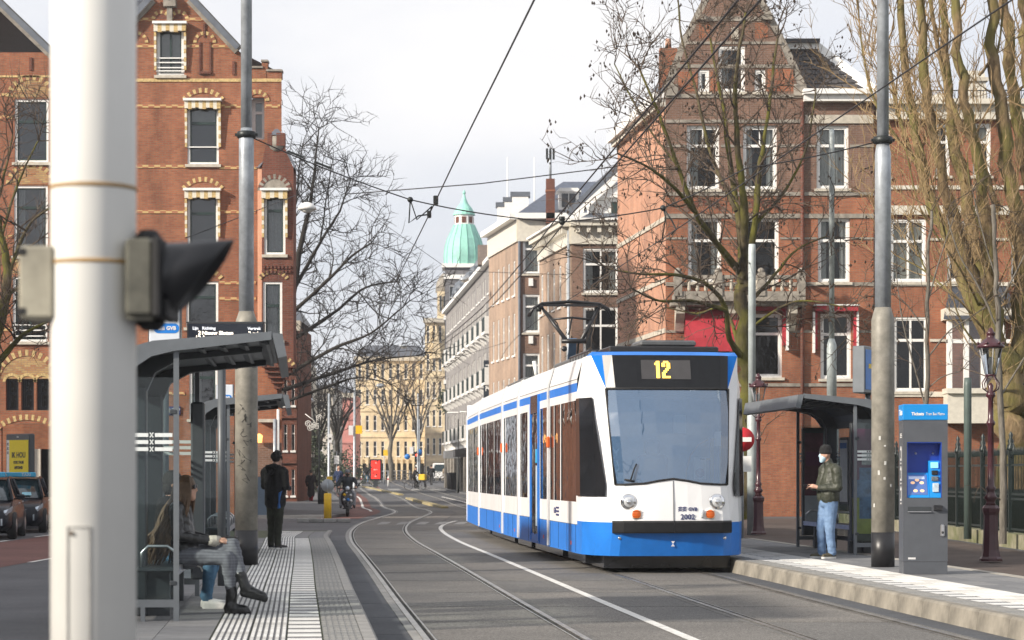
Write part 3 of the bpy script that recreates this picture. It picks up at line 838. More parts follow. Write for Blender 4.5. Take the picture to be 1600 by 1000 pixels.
m.quad(rp(236, -2, 11), rp(145, 100, 11), rp(145, 100, .2), rp(236, -2, .2), M_slate)
m.quad(rp(-15, -9, .2), rp(146, 157, .2), rp(146, 157, 11), rp(-15, -9, 11), M_slate)
m.quad(rp(-15, -9, .5), rp(-15, -9, 11), rp(-200, 80, 11), rp(-200, 80, .5), M_slate)
m.quad(rp(60, 160, 2.4), rp(250, 160, 2.4), rp(250, -70, 7.5), rp(20, -70, 7.5), M_slate)
m.quad(rp(300, -2, .3), rp(300, -2, 11), rp(236, -2, 11), rp(236, -2, .3), M_slate)
m.quad(rp(372, 78, .3), rp(438, 112, .3), rp(380, 112, 11), rp(340, 78, 11), M_slate)
m.build('roof', LB)
# windows
window(LB, fL, *rect(cols['g']), sash=M_green, curtain=5, rail=0, mull=1, fw=.11)
for k in 'abc': window(LB, fL, *rect(cols[k]), sash=M_green, curtain=3 if k != 'b' else 0, rail=.68)
window(LB, fL, *rect(leftw[0]), sash=M_green, rail=.66); window(LB, fL, *rect(leftw[1]), sash=M_green, rail=.7, curtain=1); window(LB, fL, *rect(leftw[2]), sash=M_green, curtain=4, mull=1, rail=.7)
window(LB, fL, *rect((391, 152, 413, 218)), curtain=5, rail=.7, depth=.5, sill=False)
for t in trip: window(LB, fL, *t, frame=M_black, sash=M_black, rail=.5, sill=False, depth=.25)
window(LB, fL, *lowr[0], sash=M_green, rail=.7); window(LB, fL, *lowr[1], sash=M_green, rail=.7, curtain=4)
for k in 'gab': awning_folded(LB, fL, *rect(cols[k]))
m = MB()
for (x0, x1, ys) in ((244, 289, (92, 99, 107, 112)), (292, 343, (231,)), (20, 74, (509, 517, 526))):
    m = MB()
    for y in ys: fbox(m, fL, uL(x0), uL(x1), vL(y), vL(y)+.04, .02, .06, M_white)
    for x in (x0, x1-1): fbox(m, fL, uL(x), uL(x+1), vL(ys[-1]), vL(ys[0])+.04, .021, .055, M_white)
    m.build('window_railing', LB)
# entrance: porch back wall, door, steps
m = MB(); u, v, w, h = door
fbox(m, fL, u, u+w, 0, h, -1.5, -1.45, M_room)
fbox(m, fL, u+1.0, u+1.25, .9, h, -.9, -.7, M_cream)
m.build('porch', LB)
m = MB(); fbox(m, fL, u+.2, u+.95, .9, h-.2, -1.44, -1.38, M_green); fbox(m, fL, u+1.35, u+w, .9, h-.1, -1.4, -1.38, M_black); m.build('door', LB)
for k in range(5):
    m = MB(); fbox(m, fL, u+.9, u+w+.6, .17*k, .17*(k+1)-.01, -1.3, .9-.28*k, M_dstone); m.build('step', LB)
# corner bay (oriel) towards the street: x 395..460
bx0, bx1 = gx(398, YL-.9), gx(459, YL-.9)
oz0, oz1 = vL(560), vL(262)
m = MB()
fB = Face((bx0, YL-1.0, 0), (1, 0, 0), (0, -1, 0))
def uB(px): return gx(px, YL-1.0)-bx0
def vB(py): return CAMH-(py-742)/F*(YL-1.0)
bw = [(uB(413), vB(398), uB(446)-uB(413), vB(300)-vB(398)), (uB(411), vB(532), uB(441)-uB(411), vB(440)-vB(532))]
wid = bx1-bx0
wall(m, fB, [(uB(409), vB(566)), (wid, vB(566)), (wid, vB(262)), (wid-.22, vB(240)), (uB(412), vB(240)), (uB(409), vB(262))], bw, M_dred)  # darker brick than the house front: the bay's shade put into colour
fA = Face((bx0-.0, YL-.0, 0), Vector((uB(409), -1.0, 0)), Vector((-1.0, -uB(409), 0)))      # splayed cheek, sunlight put into its brighter brick
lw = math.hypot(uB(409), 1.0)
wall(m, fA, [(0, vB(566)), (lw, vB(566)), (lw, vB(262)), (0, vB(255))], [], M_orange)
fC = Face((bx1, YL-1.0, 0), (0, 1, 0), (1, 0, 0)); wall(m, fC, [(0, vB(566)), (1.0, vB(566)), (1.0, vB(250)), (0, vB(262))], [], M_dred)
m.quad((bx0, YL, vB(566)), (bx0+uB(409), YL-1, vB(566)), (bx1, YL-1, vB(566)), (bx1, YL, vB(566)), M_dred)
# shaped gable over the bay
g0 = [(uB(412), vB(240)), (wid-.22, vB(240)), (wid-.35, vB(222)), (wid-.55, vB(210)), (uB(428), vB(210)), (uB(418), vB(222))]
wall(m, fB, g0, [], M_dred)
for (ua, ub, va, vb) in ((uB(418), uB(425), 214, 208), (wid-.6, wid-.3, 214, 208)): fbox(m, fB, ua, ub, vB(va+14), vB(vb), -.3, .04, M_dred)
# flare under the bay
for k in range(6):
    t = k/6; z1 = vB(566+t*48); z0 = vB(566+(t+1/6)*48); d = -1.0*t
    fbox(m, fB, uB(409)+.15*k*.6, wid-.13*k, z0, z1, -1.0, -.02-.15*k, M_dred)
m.build('bay', LB)
m = MB(); 
m.prism([fB.p(uB(424), vB(211), .06), fB.p(wid-.45, vB(211), .06), fB.p(wid-.6, vB(202), -.4), fB.p(uB(428), vB(202), -.4)], (0, .12, .1), M_lead)
m.prism([fB.p(wid+.06, vB(264), .08), fB.p(wid+.12, vB(268), .08), fB.p(wid-.2, vB(236), .08), fB.p(wid-.26, vB(238), .08)], (0, 1.0, 0), M_lead)
m.prism([fA.p(-.1, vB(255), .1), fA.p(lw+.02, vB(262), .1), fA.p(lw+.02, vB(240), -.3), fA.p(-.1, vB(246), -.6)], (0, .2, 0), M_lead)
m.lathe([(.28, 0), (.28, .06), (.2, .08), (.2, .04)], fB.p(uB(432), vB(224), .03), M_dstone, 14, 'Y')
m.build('bay_roof', LB)
m = MB(); arch1(LB, fB, uB(429), vB(298), .44, .42, .16, 17, [M_dstone, M_dred], fill=M_dstone); arch1(LB, fB, uB(427), vB(437), .44, .22, .14, 15, [M_yel, M_dred])
arch1(LB, fB, uB(434), vB(572), .5, .28, .14, 15, [M_yel, M_dred])
for y in (415, 422): 
    for k in range(8): fbox(m, fB, uB(411)+k*.13, uB(411)+k*.13+.07, vB(y+5), vB(y), 0, .06, M_dred)
m.build('dentil', LB)

window(LB, fB, *bw[0], sash=M_green, curtain=2, rail=.72); window(LB, fB, *bw[1], sash=M_green, curtain=2, rail=.6)
awning_folded(LB, fB, *bw[0])
m = MB()   # flared plinth wall, door and porch lamp under the bay
fbox(m, fL, uL(400), uL(440), 0, vL(692), .0, .25, M_brown); fbox(m, fL, uL(398), uL(441), 0, vL(745), .25, .30, plain('blue_plinth', (.02, .035, .06), .5))
fbox(m, fL, uL(405), uL(437), vL(660), vL(655), .0, .3, M_stone)
m.build('porch_wall', LB)
m = MB(); m.lathe([(.10, 0), (.13, .25), (.04, .32)], fL.p(uL(407), vL(692), .45), glow('lamp_glass', (1.0, .45, .12), 2.0), 10); m.build('porch_lamp', LB)
m = MB(); m.tube([fL.p(uL(431), .1, .36), fL.p(uL(431), vL(655), .36)], .06, M_galv, 8); m.tube([fL.p(uL(436), .1, .32), fL.p(uL(436), vL(640), .32)], .05, M_white, 8); m.build('drainpipe', LB)
m = MB(); fbox(m, fL, uL(255), uL(282), vL(648), vL(635), .02, .06, plain('sign_blue', (.01, .02, .13), .3, var=0)); sg = m.build('street_sign', LB)
lettering('JAN LUIJKEN', .115, M_white, sg, fL.p(uL(268.5), vL(639.5), .065), sx=.95); lettering('STRAAT Museumkwartier', .07, M_white, sg, fL.p(uL(268.5), vL(644.5), .065), sx=.72)

# ================================================== right corner building
YR = 82.0; GW = G_win2
RB = thing('gabled_town_house', 'brown and orange brick town house with stone bands, pointed gable and red window awning', 'building', (0, 0, 0))
fF = Face((gx(1040, YR), YR, 0), (1, 0, 0), (0, -1, 0))
def uF(px): return gx(px, YR)-gx(1040, YR)
def vF(py): return CAMH-(py-742)/F*YR
def rF(p): return (uF(p[0]), vF(p[3]), uF(p[2])-uF(p[0]), vF(p[1])-vF(p[3]))
M_mixl = M_red
ws = {'u1': (1073, 196, 1124, 296), 'u2': (1161, 196, 1214, 296), 'u3': (1276, 196, 1326, 295), 'm1': (1075, 340, 1127, 441), 'm2': (1163, 340, 1217, 441), 'm3': (1278, 340, 1328, 441),
      'g0': (1122, 72, 1164, 144), 'g1': (1091, 109, 1108, 144), 'g2': (1179, 109, 1196, 144), 'l1': (1074, 488, 1146, 596), 'l2': (1168, 490, 1222, 590), 'l3': (1282, 490, 1330, 592)}
ops = {k: rF(v) for k, v in ws.items()}
m = MB()
ux = uF(1257)
low = [ops[k] for k in ('m1', 'm2', 'l1', 'l2')]; up = [ops[k] for k in ('u1', 'u2')]; gb = [ops[k] for k in ('g0', 'g1', 'g2')]
zsplit = vF(306)
wall(m, fF, [(0, 0), (ux, 0), (ux, zsplit), (0, zsplit)], low, M_red)
wall(m, fF, [(0, zsplit), (ux, zsplit), (ux, vF(148)), (0, vF(148))], up, M_brown)
wall(m, fF, [(uF(1046), vF(148)), (uF(1252), vF(148)), (uF(1243), vF(125)), (uF(1222), vF(78)), (uF(1195), vF(22)), (uF(1178), vF(-8)), (uF(1150), vF(-60)), (uF(1112), vF(-8)), (uF(1096), vF(22)), (uF(1072), vF(70))], gb, M_brown)
wall(m, fF, [(ux, 0), (uF(1365), 0), (uF(1365), zsplit), (ux, zsplit)], [ops['m3'], ops['l3']], M_red)
wall(m, fF, [(ux, zsplit), (uF(1365), zsplit), (uF(1365), vF(160)), (ux, vF(160))], [ops['u3']], M_brown)
# orange panels in gable (different brick)
for (x0, x1, y0, y1) in ((1058, 1090, 112, 143), (1110, 1121, 112, 143), (1198, 1240, 108, 143), (1092, 1110, 35, 60), (1180, 1200, 35, 60)): fbox(m, fF, uF(x0), uF(x1), vF(y1), vF(y0), 0, .012, M_red)
# flank along the side street
SB = Vector((gx(965, 92.3)-gx(1040, YR), 92.3-YR, 0)); Ls = SB.length; SU = SB.normalized()
fS = Face((gx(1040, YR), YR, 0), SU, Vector((-SU.y, SU.x, 0)))
so_ = [(1.1+2.6*k, z, .75, 1.9) for k in range(3) for z in (2.6,)]
fsm = [(7.2, 7.2, .8, 2.0), (8.6, 7.2, .8, 2.0)]
wall(m, fS, [(0, 0), (Ls, 0), (Ls, vF(225)+.3), (0, vF(225)+.3)], [], M_orange)
wall(m, fS, [(0, vF(225)+.3), (2.6, vF(225)+.3), (.25, vF(150)), (0, vF(150))], [], M_orange)
m.quad(fF.p(uF(1500), 0, -10), fF.p(uF(1500), 14, -10), fS.p(Ls, 14), fS.p(Ls, 0), M_brown)
m.build('wall', RB)
m = MB()
for y0, y1 in ((147, 153), (187, 192), (226, 230), (300, 306), (334, 341), (371, 374), (441, 447), (516, 520), (599, 604)):
    segs = [(1040, 1365)]
    blk = [ws[k] for k in ('u1', 'u2', 'u3', 'm1', 'm2', 'm3', 'l1', 'l2', 'l3')]
    for w_ in sorted(blk):
        if w_[1]-2 < (y0+y1)/2 < w_[3]+2:
            new = []
            for s0, s1 in segs:
                if s0 < w_[0]-3 and w_[2]+3 < s1: new += [(s0, w_[0]-2), (w_[2]+2, s1)]
                else: new.append((s0, s1))
            segs = new
    for s0, s1 in segs: fbox(m, fF, uF(s0), uF(s1), vF(y1), vF(y0), 0, .05 if y1-y0 > 4.5 else .035, M_dstone)
for (x0, x1, y0, y1) in ((1072, 1222, 65, 69), (1058, 1240, 101, 106), (1096, 1195, 26, 33)): fbox(m, fF, uF(x0), uF(x1), vF(y1), vF(y0), 0, .035, M_dstone)
for z in (vF(345), vF(441), vF(520)): fbox(m, fS, 0.01, Ls, z, z+.17, 0, .05, M_stone)
m.build('stone_band', RB)
m = MB()
GL = [((1044, 146), (1074, 68)), ((1074, 68), (1096, 24)), ((1096, 24), (1113, -8)), ((1113, -8), (1150, -60)), ((1254, 146), (1243, 122)), ((1243, 122), (1222, 76)), ((1222, 76), (1196, 24)), ((1196, 24), (1178, -8)), ((1178, -8), (1150, -60))]
for a, b_ in GL: m.beam(fF.p(uF(a[0]), vF(a[1]), -.1), fF.p(uF(b_[0]), vF(b_[1]), -.1), .5, .16, M_dstone, up=(0, -1, 0))
m.build('gable_coping', RB)
for x in (1094, 1197): m = MB(); fbox(m, fF, uF(x)-.2, uF(x)+.2, vF(32), vF(24), -.2, .2, M_dstone); m.build('kneeler_stone', RB)
for x in (1040, 1240): m = MB(); fbox(m, fF, uF(x), uF(x)+.45, vF(150), vF(132), -.3, .12, M_dstone); m.build('kneeler_stone', RB)
m = MB(); fbox(m, fF, uF(1143), uF(1153), vF(62), vF(44), 0, .15, M_stone); m.build('gable_stone', RB)
m = MB()   # white eaves along the flank and over the right wing
a0 = fS.p(0.3, vF(150)+.2, .25); a1 = fS.p(Ls+.3, vF(225)+.35, .25)
fbox(m, fF, uF(1255), uF(1366), vF(160), vF(148), -.1, .35, M_white); fbox(m, fF, uF(1253), uF(1367), vF(150), vF(142), -.1, .55, M_white)
fbox(m, fF, uF(1258), uF(1364), vF(193), vF(180), 0, .06, M_stone)
m.build('cornice', RB); m = MB(); fbox(m, fF, uF(1205), uF(1290), vF(60), vF(48), -2.3, -2.0, M_white); fbox(m, fF, uF(1200), uF(1292), vF(51), vF(45), -2.4, -1.8, M_black)
m.build('roof_parapet', RB)
m = MB(); m.beam(fS.p(0, vF(152), .2), fS.p(Ls, vF(152), .2), .5, .35, M_white); m.beam(fS.p(0, vF(160), .12), fS.p(Ls, vF(160), .12), .3, .3, M_cream)
wall(m, fS, [(2.0, vF(225)+.29), (Ls, vF(225)+.29), (Ls, vF(150)), (.3, vF(150)), (.3, vF(150)-.01)], [], M_orange); m.build('eaves', RB)
# roofs: steep left slope with white verge, right wing mansard of single tiles
m = MB()
p = lambda px, py, d: fF.p(uF(px), vF(py), -d)
m.quad(fS.p(0.2, vF(148), 0), fS.p(Ls, vF(148), 0), p(1110, -20, 10.2), p(1112, -8, .4), M_slate)
m.quad(p(1178, -8, .4), p(1178, -8, 10), p(1256, 148, 10), p(1256, 148, .4), M_slate)
m.quad(p(1150, -60, .3), p(1112, -8, .3), p(1112, -8, 10), p(1150, -60, 10), M_slate); m.quad(p(1150, -60, .3), p(1150, -60, 10), p(1178, -8, 10), p(1178, -8, .3), M_slate)
m.quad(p(1200, 50, 2.2), p(1291, 50, 2.2), p(1291, 50, 10), p(1200, 50, 10), M_lead)
m.quad(p(1240, 143, .25), p(1366, 143, .25), p(1290, 58, 2.2), p(1200, 58, 2.2), M_slate)
m.quad(p(1366, 143, .25), p(1366, 143, 10), p(1290, 58, 10), p(1290, 58, 2.2), M_slate)
m.build('roof', RB)
m = MB(); m.beam(p(1366, 141, .2), p(1288, 56, 2.25), .42, .12, M_white, up=(0, -1, 0)); m.build('verge_board', RB)
t_me = []
for c in ((.055, .05, .05), (.075, .065, .06), (.045, .042, .045)):
    b = MB(); b.bx(-.115, .115, -.04, .0, 0, .26, plain('roof_tile_%d' % (c[0]*1000), c, .7, var=.2, scale=6)); t_me.append(b.mesh('roof_tile'))
nrow = 10
for r in range(nrow):
    t0 = r/nrow; A = p(1256+20*0, 143, .25).lerp(p(1222, 58, 2.2), t0); B_ = p(1360, 143, .25).lerp(p(1284, 58, 2.2), t0)
    n = int((B_-A).length/.245); ang = math.atan2(1.95, vF(58)-vF(143))
    for k in range(n):
        q = A.lerp(B_, (k+.5)/n) + Vector((rnd.uniform(-.02, .02), -.03, rnd.uniform(-.02, .02)))
        if q.x-fF.O.x < uF(1258-36*t0-((143-85*t0) < 100)*0) : continue
        o = bpy.data.objects.new('roof_tile', rnd.choice(t_me)); col.objects.link(o); o.parent = RB; o.location = q; o.rotation_euler = (-ang-.1, 0, rnd.uniform(-.03, .03))
for k, w_ in ops.items():
    if k in ('l1',): window(RB, fF, *w_, rail=.66, mull=0)
    elif k in ('g1', 'g2'): window(RB, fF, *w_, rail=0, curtain=4)
    elif k == 'g0': window(RB, fF, *w_, rail=.55, curtain=4)
    else: window(RB, fF, *w_, rail=.70 if k[0] != 'm' else .66, bars=k[0] == 'u', curtain={'u3': 2, 'm1': 1, 'm3': 1, 'u2': 1, 'u1': 4}.get(k, 0), mull=1 if k == 'u3' else 0, depth=.16)
m = MB()
for k in ('m1', 'm2'):
    u, v, w, h = ops[k]; arch1(RB, fF, u+w/2, v+h+.17, w/2+.05, .28, .22, 11, [M_brown, M_dred], .02)

# balcony with stone balusters on brackets
bal = put('balcony', None, RB)
m = MB(); fbox(m, fF, uF(1050), uF(1252), vF(474), vF(462), 0, 1.15, M_dstone); fbox(m, fF, uF(1046), uF(1256), vF(480), vF(474), 0, .9, M_dstone); m.build('floor_slab', bal)
m = MB(); fbox(m, fF, uF(1052), uF(1250), vF(440), vF(434), .95, 1.15, M_dstone); fbox(m, fF, uF(1052), uF(1250), vF(462), vF(459), .95, 1.15, M_dstone)
fbox(m, fF, uF(1052), uF(1056), vF(440), vF(434), 0, 1.0, M_dstone); fbox(m, fF, uF(1246), uF(1250), vF(440), vF(434), 0, 1.0, M_dstone); m.build('balustrade_rail', bal)
bm_ = MB(); bm_.lathe([(.05, 0), (.08, .08), (.045, .25), (.07, .42), (.04, .45)], (0, 0, 0), M_stone, 8); bal_me = bm_.mesh('baluster')
for k in range(15):
    put('baluster', bal_me, bal, loc=fF.p(uF(1060)+k*(uF(1243)-uF(1060))/14, vF(459), 1.05))
for x in (1050, 1112, 1178, 1240):
    m = MB(); fbox(m, fF, uF(x), uF(x)+.28, vF(466), vF(430), .95, 1.2, M_dstone); m.ball(fF.p(uF(x)+.14, vF(428), 1.07), .13, M_dstone, 8, 6); m.build('pedestal', bal)
for x in (1054, 1134, 1228):
    m = MB(); m.prism([fF.p(uF(x), vF(480), 0), fF.p(uF(x), vF(480), .85), fF.p(uF(x), vF(492), .8), fF.p(uF(x), vF(505), .35), fF.p(uF(x), vF(518), .12), fF.p(uF(x), vF(518), 0)][::-1], (.32, 0, 0), M_stone); m.build('bracket', bal)
# red awning (let down) and folded red blinds
M_redc = plain('red_canvas', (.36, .022, .035), .8, var=.14, scale=3, bump=.1)
aw = MB()
x0, x1 = uF(1069), uF(1152)
n = 10
for i in range(n):
    ta, tb = i/n, (i+1)/n
    def q(u, t): return fF.p(u, vF(484+t*52), .12+.75*math.sin(t*PI/2))
    aw.quad(q(x0, tb), q(x1, tb), q(x1, ta), q(x0, ta), M_redc)
for k in range(4):
    xa, xb = x0+(x1-x0)*k/4, x0+(x1-x0)*(k+1)/4
    aw.quad(fF.p(xa, vF(551), .9), fF.p(xb, vF(551), .88), fF.p(xb, vF(536), .87), fF.p(xa, vF(536), .87), M_redc)
aw.poly([fF.p(x0, vF(484), .1), fF.p(x0, vF(505), .4), fF.p(x0, vF(536), .87), fF.p(x0, vF(551), .89), fF.p(x0, vF(556), .1)], M_redc)
aw.poly([fF.p(x1, vF(484), .1), fF.p(x1, vF(505), .4), fF.p(x1, vF(536), .87), fF.p(x1, vF(551), .89), fF.p(x1, vF(556), .1)][::-1], M_redc)
aw.build('awning', RB)
for (a, b_) in ((1222, 1232), (1272, 1338)):
    m = MB()
    if b_-a > 20:
        fbox(m, fF, uF(a), uF(b_), vF(487), vF(479), .02, .45, M_redc); fbox(m, fF, uF(a)-.05, uF(b_)+.05, vF(479), vF(477), .02, .5, M_white)
        for x in (a, b_-5): fbox(m, fF, uF(x), uF(x+4), vF(546), vF(487), .02, .22, M_redc); fbox(m, fF, uF(x-3 if x == a else x+4), uF(x if x == a else x+7), vF(552), vF(488), .05, .3, M_white)
    else:
        fbox(m, fF, uF(a), uF(a+5), vF(540), vF(484), .02, .25, M_redc); fbox(m, fF, uF(a+5), uF(a+9), vF(548), vF(484), .05, .3, M_white); fbox(m, fF, uF(1168), uF(a+9), vF(486), vF(480), .02, .35, M_redc)
    m.build('folded_awning', RB)
# dormer on the left slope, chimney
m = MB(); q = fS.p(5.2, vF(205), -.2)
m.box(q+Vector((.6, 0, .6)), (1.3, 1.3, 1.9), M_white); m.box(q+Vector((.5, 0, 1.65)), (1.7, 1.7, .16), M_lead); m.build('dormer', RB)
m = MB(); m.box(p(1062, 88, 6)+Vector((0, 0, .3)), (.7, .6, 2.2), M_red); m.lathe([(.14, 0), (.11, .4)], p(1062, 88, 6)+Vector((0, 0, 1.4)), M_orange, 8); m.build('chimney', RB)
m = MB(); m.tube([fF.p(uF(1253), 0.2, .12), fF.p(uF(1253), vF(160), .12)], .07, M_dred, 8); m.build('drainpipe', RB)

# ================================================== red brick row to the right
RW = thing('red_brick_terrace', 'red brick terrace with cream bands and a white bay window behind the poplar', 'building', (0, 0, 0))
fW = Face((gx(1365, YR), YR+.25, 0), (1, 0, 0), (0, -1, 0))
YW = YR+.25
def uW(px): return gx(px, YW)-gx(1365, YR)
def vW(py): return CAMH-(py-742)/F*YW
def rW(p): return (uW(p[0]), vW(p[3]), uW(p[2])-uW(p[0]), vW(p[1])-vW(p[3]))
wl = [(1391, 342, 1447, 441), (1396, 495, 1450, 612), (1371, 180, 1390, 276), (1520, 193, 1548, 275), (1462, 193, 1484, 275), (1580, 342, 1630, 440), (1660, 342, 1710, 440), (1580, 500, 1630, 612), (1660, 500, 1710, 612), (1640, 193, 1680, 275), (1480, 345, 1530, 440)]
m = MB(); wall(m, fW, [(uW(1365.5), 0), (uW(1900), 0), (uW(1900), vW(165)), (uW(1365.5), vW(165))], [rW(p_) for p_ in wl], M_red)
m.quad(fW.p(uW(1900), 0, 0), fW.p(uW(1900), 0, -10), fW.p(uW(1900), vW(165), -10), fW.p(uW(1900), vW(165)), M_red); m.build('wall', RW)
for i, p_ in enumerate(wl): window(RW, fW, *rW(p_), rail=.66 if i != 1 else .7, mull=1 if i in (0, 1, 5, 7) else 0, curtain=(5, 0, 1, 3, 4, 2, 0, 0, 1, 1, 0)[i])
m = MB()
for y0, y1 in ((290, 296), (322, 336), (372, 376), (441, 447), (530, 534), (612, 620)):
    ed = [1366] + [x for p_ in sorted(wl) if p_[1]-2 < (y0+y1)/2 < p_[3]+2 for x in (p_[0]-3, p_[2]+3)] + [1900]
    for k in range(0, len(ed), 2):
        if ed[k+1] > ed[k]+1: fbox(m, fW, uW(ed[k]), uW(ed[k+1]), vW(y1), vW(y0), 0, .06 if y1-y0 < 9 else .16, M_cream)
m.build('stone_band', RW)
m = MB(); fbox(m, fW, uW(1368), uW(1900), vW(188), vW(165), -.1, .3, M_cream); fbox(m, fW, uW(1366.5), uW(1900), vW(166), vW(158), -.1, .6, M_cream)
m.prism([fW.p(uW(1420), vW(165), .35), fW.p(uW(1510), vW(165), .35), fW.p(uW(1465), vW(148), .35)], (0, .3, 0), M_cream)
m.build('cornice', RW)
m = MB()
for k in range(42): fbox(m, fW, uW(1455+k*5), uW(1455+k*5)+.02, vW(152), vW(134), -1.0, -.98, M_iron)
fbox(m, fW, uW(1455), uW(1665), vW(135), vW(133.5), -1.01, -.97, M_iron); m.build('roof_railing', RW)
m = MB(); m.quad(fW.p(uW(1366), vW(160), -.1), fW.p(uW(1900), vW(160), -.1), fW.p(uW(1900), vW(120), -4), fW.p(uW(1366), vW(150), -4), M_slate); m.quad(fW.p(uW(1900), vW(120), -4), fW.p(uW(1900), vW(160), -10), fW.p(uW(1366), vW(160), -10), fW.p(uW(1366), vW(150), -4), M_slate); m.build('roof', RW)
m = MB(); m.prism([fW.p(uW(1524), vW(150), -2), fW.p(uW(1562), vW(150), -2), fW.p(uW(1556), vW(95), -2), fW.p(uW(1530), vW(95), -2)], (0, .8, 0), M_cream); fbox(m, fW, uW(1522), uW(1562), vW(112), vW(106), -2.9, -1.9, M_stone); m.build('chimney', RW)
bay = put('bay_window', None, RW)
m = MB(); fbox(m, fW, uW(1470), uW(1585), vW(502), vW(484), 0, .95, M_cream); fbox(m, fW, uW(1474), uW(1582), vW(662), vW(616), 0, .8, M_cream)
m.prism([fW.p(uW(1466), vW(502), 1.05), fW.p(uW(1588), vW(502), 1.05), fW.p(uW(1570), vW(448), 0), fW.p(uW(1484), vW(448), 0)], (0, .02, 0.05), M_slate)
for x in (1474, 1500, 1527, 1556, 1576): fbox(m, fW, uW(x), uW(x+7), vW(612), vW(502), .55, .82, M_white)
fbox(m, fW, uW(1474), uW(1582), vW(538), vW(532), .5, .8, M_white); fbox(m, fW, uW(1472), uW(1584), vW(616), vW(608), 0, .95, M_cream); m.build('bay_frame', bay)
for x in (1481, 1507, 1534): 
    m = MB(); m.quad(fW.p(uW(x), vW(610), .6), fW.p(uW(x+20), vW(610), .6), fW.p(uW(x+20), vW(502), .6), fW.p(uW(x), vW(502), .6), G_win); m.build('pane', bay)
# ------------------------------------------------------------------ houses farther up the street
def simple_window(w, h, frame, cross=True, key={}):
    k = (round(w, 2), round(h, 2), frame.name, cross)
    if k not in key:
        a = MB(); f = min(.1, w*.12)
        for q in ((0, f, 0, h), (w-f, w, 0, h), (f, w-f, h-f, h), (f, w-f, 0, f)): a.bx(q[0], q[1], .04, .14, q[2], q[3], frame)
        if cross: a.bx(f, w-f, .06, .12, h*.62, h*.62+.07, frame)
        if cross and w > 1.0: a.bx(w/2-.035, w/2+.035, .065, .115, f, h-f, frame)
        a.bx(-.06, w+.06, -.08, .04, -.1, 0, frame)
        g = MB(); g.quad((f, .10, f), (w-f, .10, f), (w-f, .10, h-f), (f, .10, h-f), G_dark)
        key[k] = (a.mesh('window'), g.mesh('pane'))
    return key[k]
G_dark = plain('far_glass', (.025, .032, .042), .12, var=.5, scale=2.5, spec=.5)
def swin(parent, fc, u, v, w, h, frame=None, cross=True):
    a, g = simple_window(w, h, frame or M_white, cross)
    o = put('window', a, parent, M=fc.mat(u, v)); put('pane', g, o); return o

# house with bracketed cream cornice
B1 = thing('brown_town_house', 'brown brick house with deep cream cornice next to the gap beside the gabled house', 'building')
c0 = Vector((gx(893, 105), 105, 0)); c1 = Vector((gx(843, 113.5), 113.5, 0))
f1 = Face(c0, (1, 0, 0), (0, -1, 0)); d = (c1-c0); L1 = d.length; d = d.normalized(); s1 = Face(c0, d, Vector((-d.y, d.x, 0)))
zt = 1.53+(742-350)/F*105
k1 = lambda px: gx(px, 105)-c0.x
h1 = lambda py: CAMH-(py-742)/F*105
fo = [(k1(911), h1(458), 1.66, h1(388)-h1(458)), (k1(911), h1(562), 1.66, h1(480)-h1(562)), (k1(911), h1(650), 1.66, h1(580)-h1(650)), (k1(911)+2.6, h1(458), 1.5, h1(388)-h1(458)), (k1(911)+2.6, h1(562), 1.5, h1(480)-h1(562))]
m = MB(); wall(m, f1, [(0, 0), (9, 0), (9, zt), (0, zt)], fo, M_brown)
sw_ = [(1.0+1.65*k, z, .62, hh) for k in range(5) for z, hh in ((9.6, 2.0), (6.3, 2.2), (3.2, 2.0))]
wall(m, s1, [(0, 0), (L1, 0), (L1, zt), (0, zt)], sw_, M_tan); m.quad(c1, c1+Vector((8, 0, 0)), c1+Vector((8, 0, zt)), c1+Vector((0, 0, zt)), M_brown); m.build('wall', B1)
for q in fo: window(B1, f1, *q, rail=.66, mull=1, curtain=rnd.choice((0, 1, 2)))
for q in sw_: swin(B1, s1, *q)
m = MB()
for fc, L in ((f1, 9), (s1, L1)):
    fbox(m, fc, -.02, L, zt-.95, zt-.12, 0, .12, M_cream); fbox(m, fc, -.05, L, zt-.12, zt+.12, -.3, .55, M_cream); fbox(m, fc, -.05, L, zt+.12, zt+.22, -.3, .68, M_white)
    for k in range(int(L/.5)): fbox(m, fc, .2+k*.5, .38+k*.5, zt-.42, zt-.12, .12, .42, M_cream)
m.build('cornice', B1)
m = MB(); r0 = c0+Vector((.2, .2, zt+.2)); m.add([r0, r0+Vector((8.5, 0, 0)), Vector((c1.x+8.5, c1.y, zt+.2)), Vector((c1.x+.3, c1.y, zt+.2)), r0+Vector((2.5, 3, 1.6)), r0+Vector((8, 3, 1.6))], [(0, 1, 5, 4), (0, 4, 3), (3, 4, 5, 2), (1, 2, 5)], M_lead); m.build('roof', B1)
m = MB(); m.bx(c0.x+.85, c0.x+2.6, 106, 108.5, zt+.2, zt+1.35, M_white); m.prism([(c0.x+.65, 105.8, zt+1.35), (c0.x+2.8, 105.8, zt+1.35), (c0.x+1.75, 105.8, zt+2.3)], (0, 3, 0), M_white); m.bx(c0.x+1.9, c0.x+2.5, 105.95, 106.05, zt+.35, zt+1.15, M_green)
m.beam((c0.x+.0, 105.7, zt+.3), (c0.x+2.5, 105.7, zt+2.6), .3, .14, M_white, up=(0, -1, 0)); m.beam((c0.x-.1, 105.8, zt+.5), (c0.x+2.4, 105.8, zt+2.85), .5, .3, M_lead, up=(0, -1, 0)); m.build('dormer', B1)
m = MB(); m.tube([s1.p(.1, .2, .12), s1.p(.1, zt-.3, .12)], .07, M_galv, 8); m.build('drainpipe', B1)

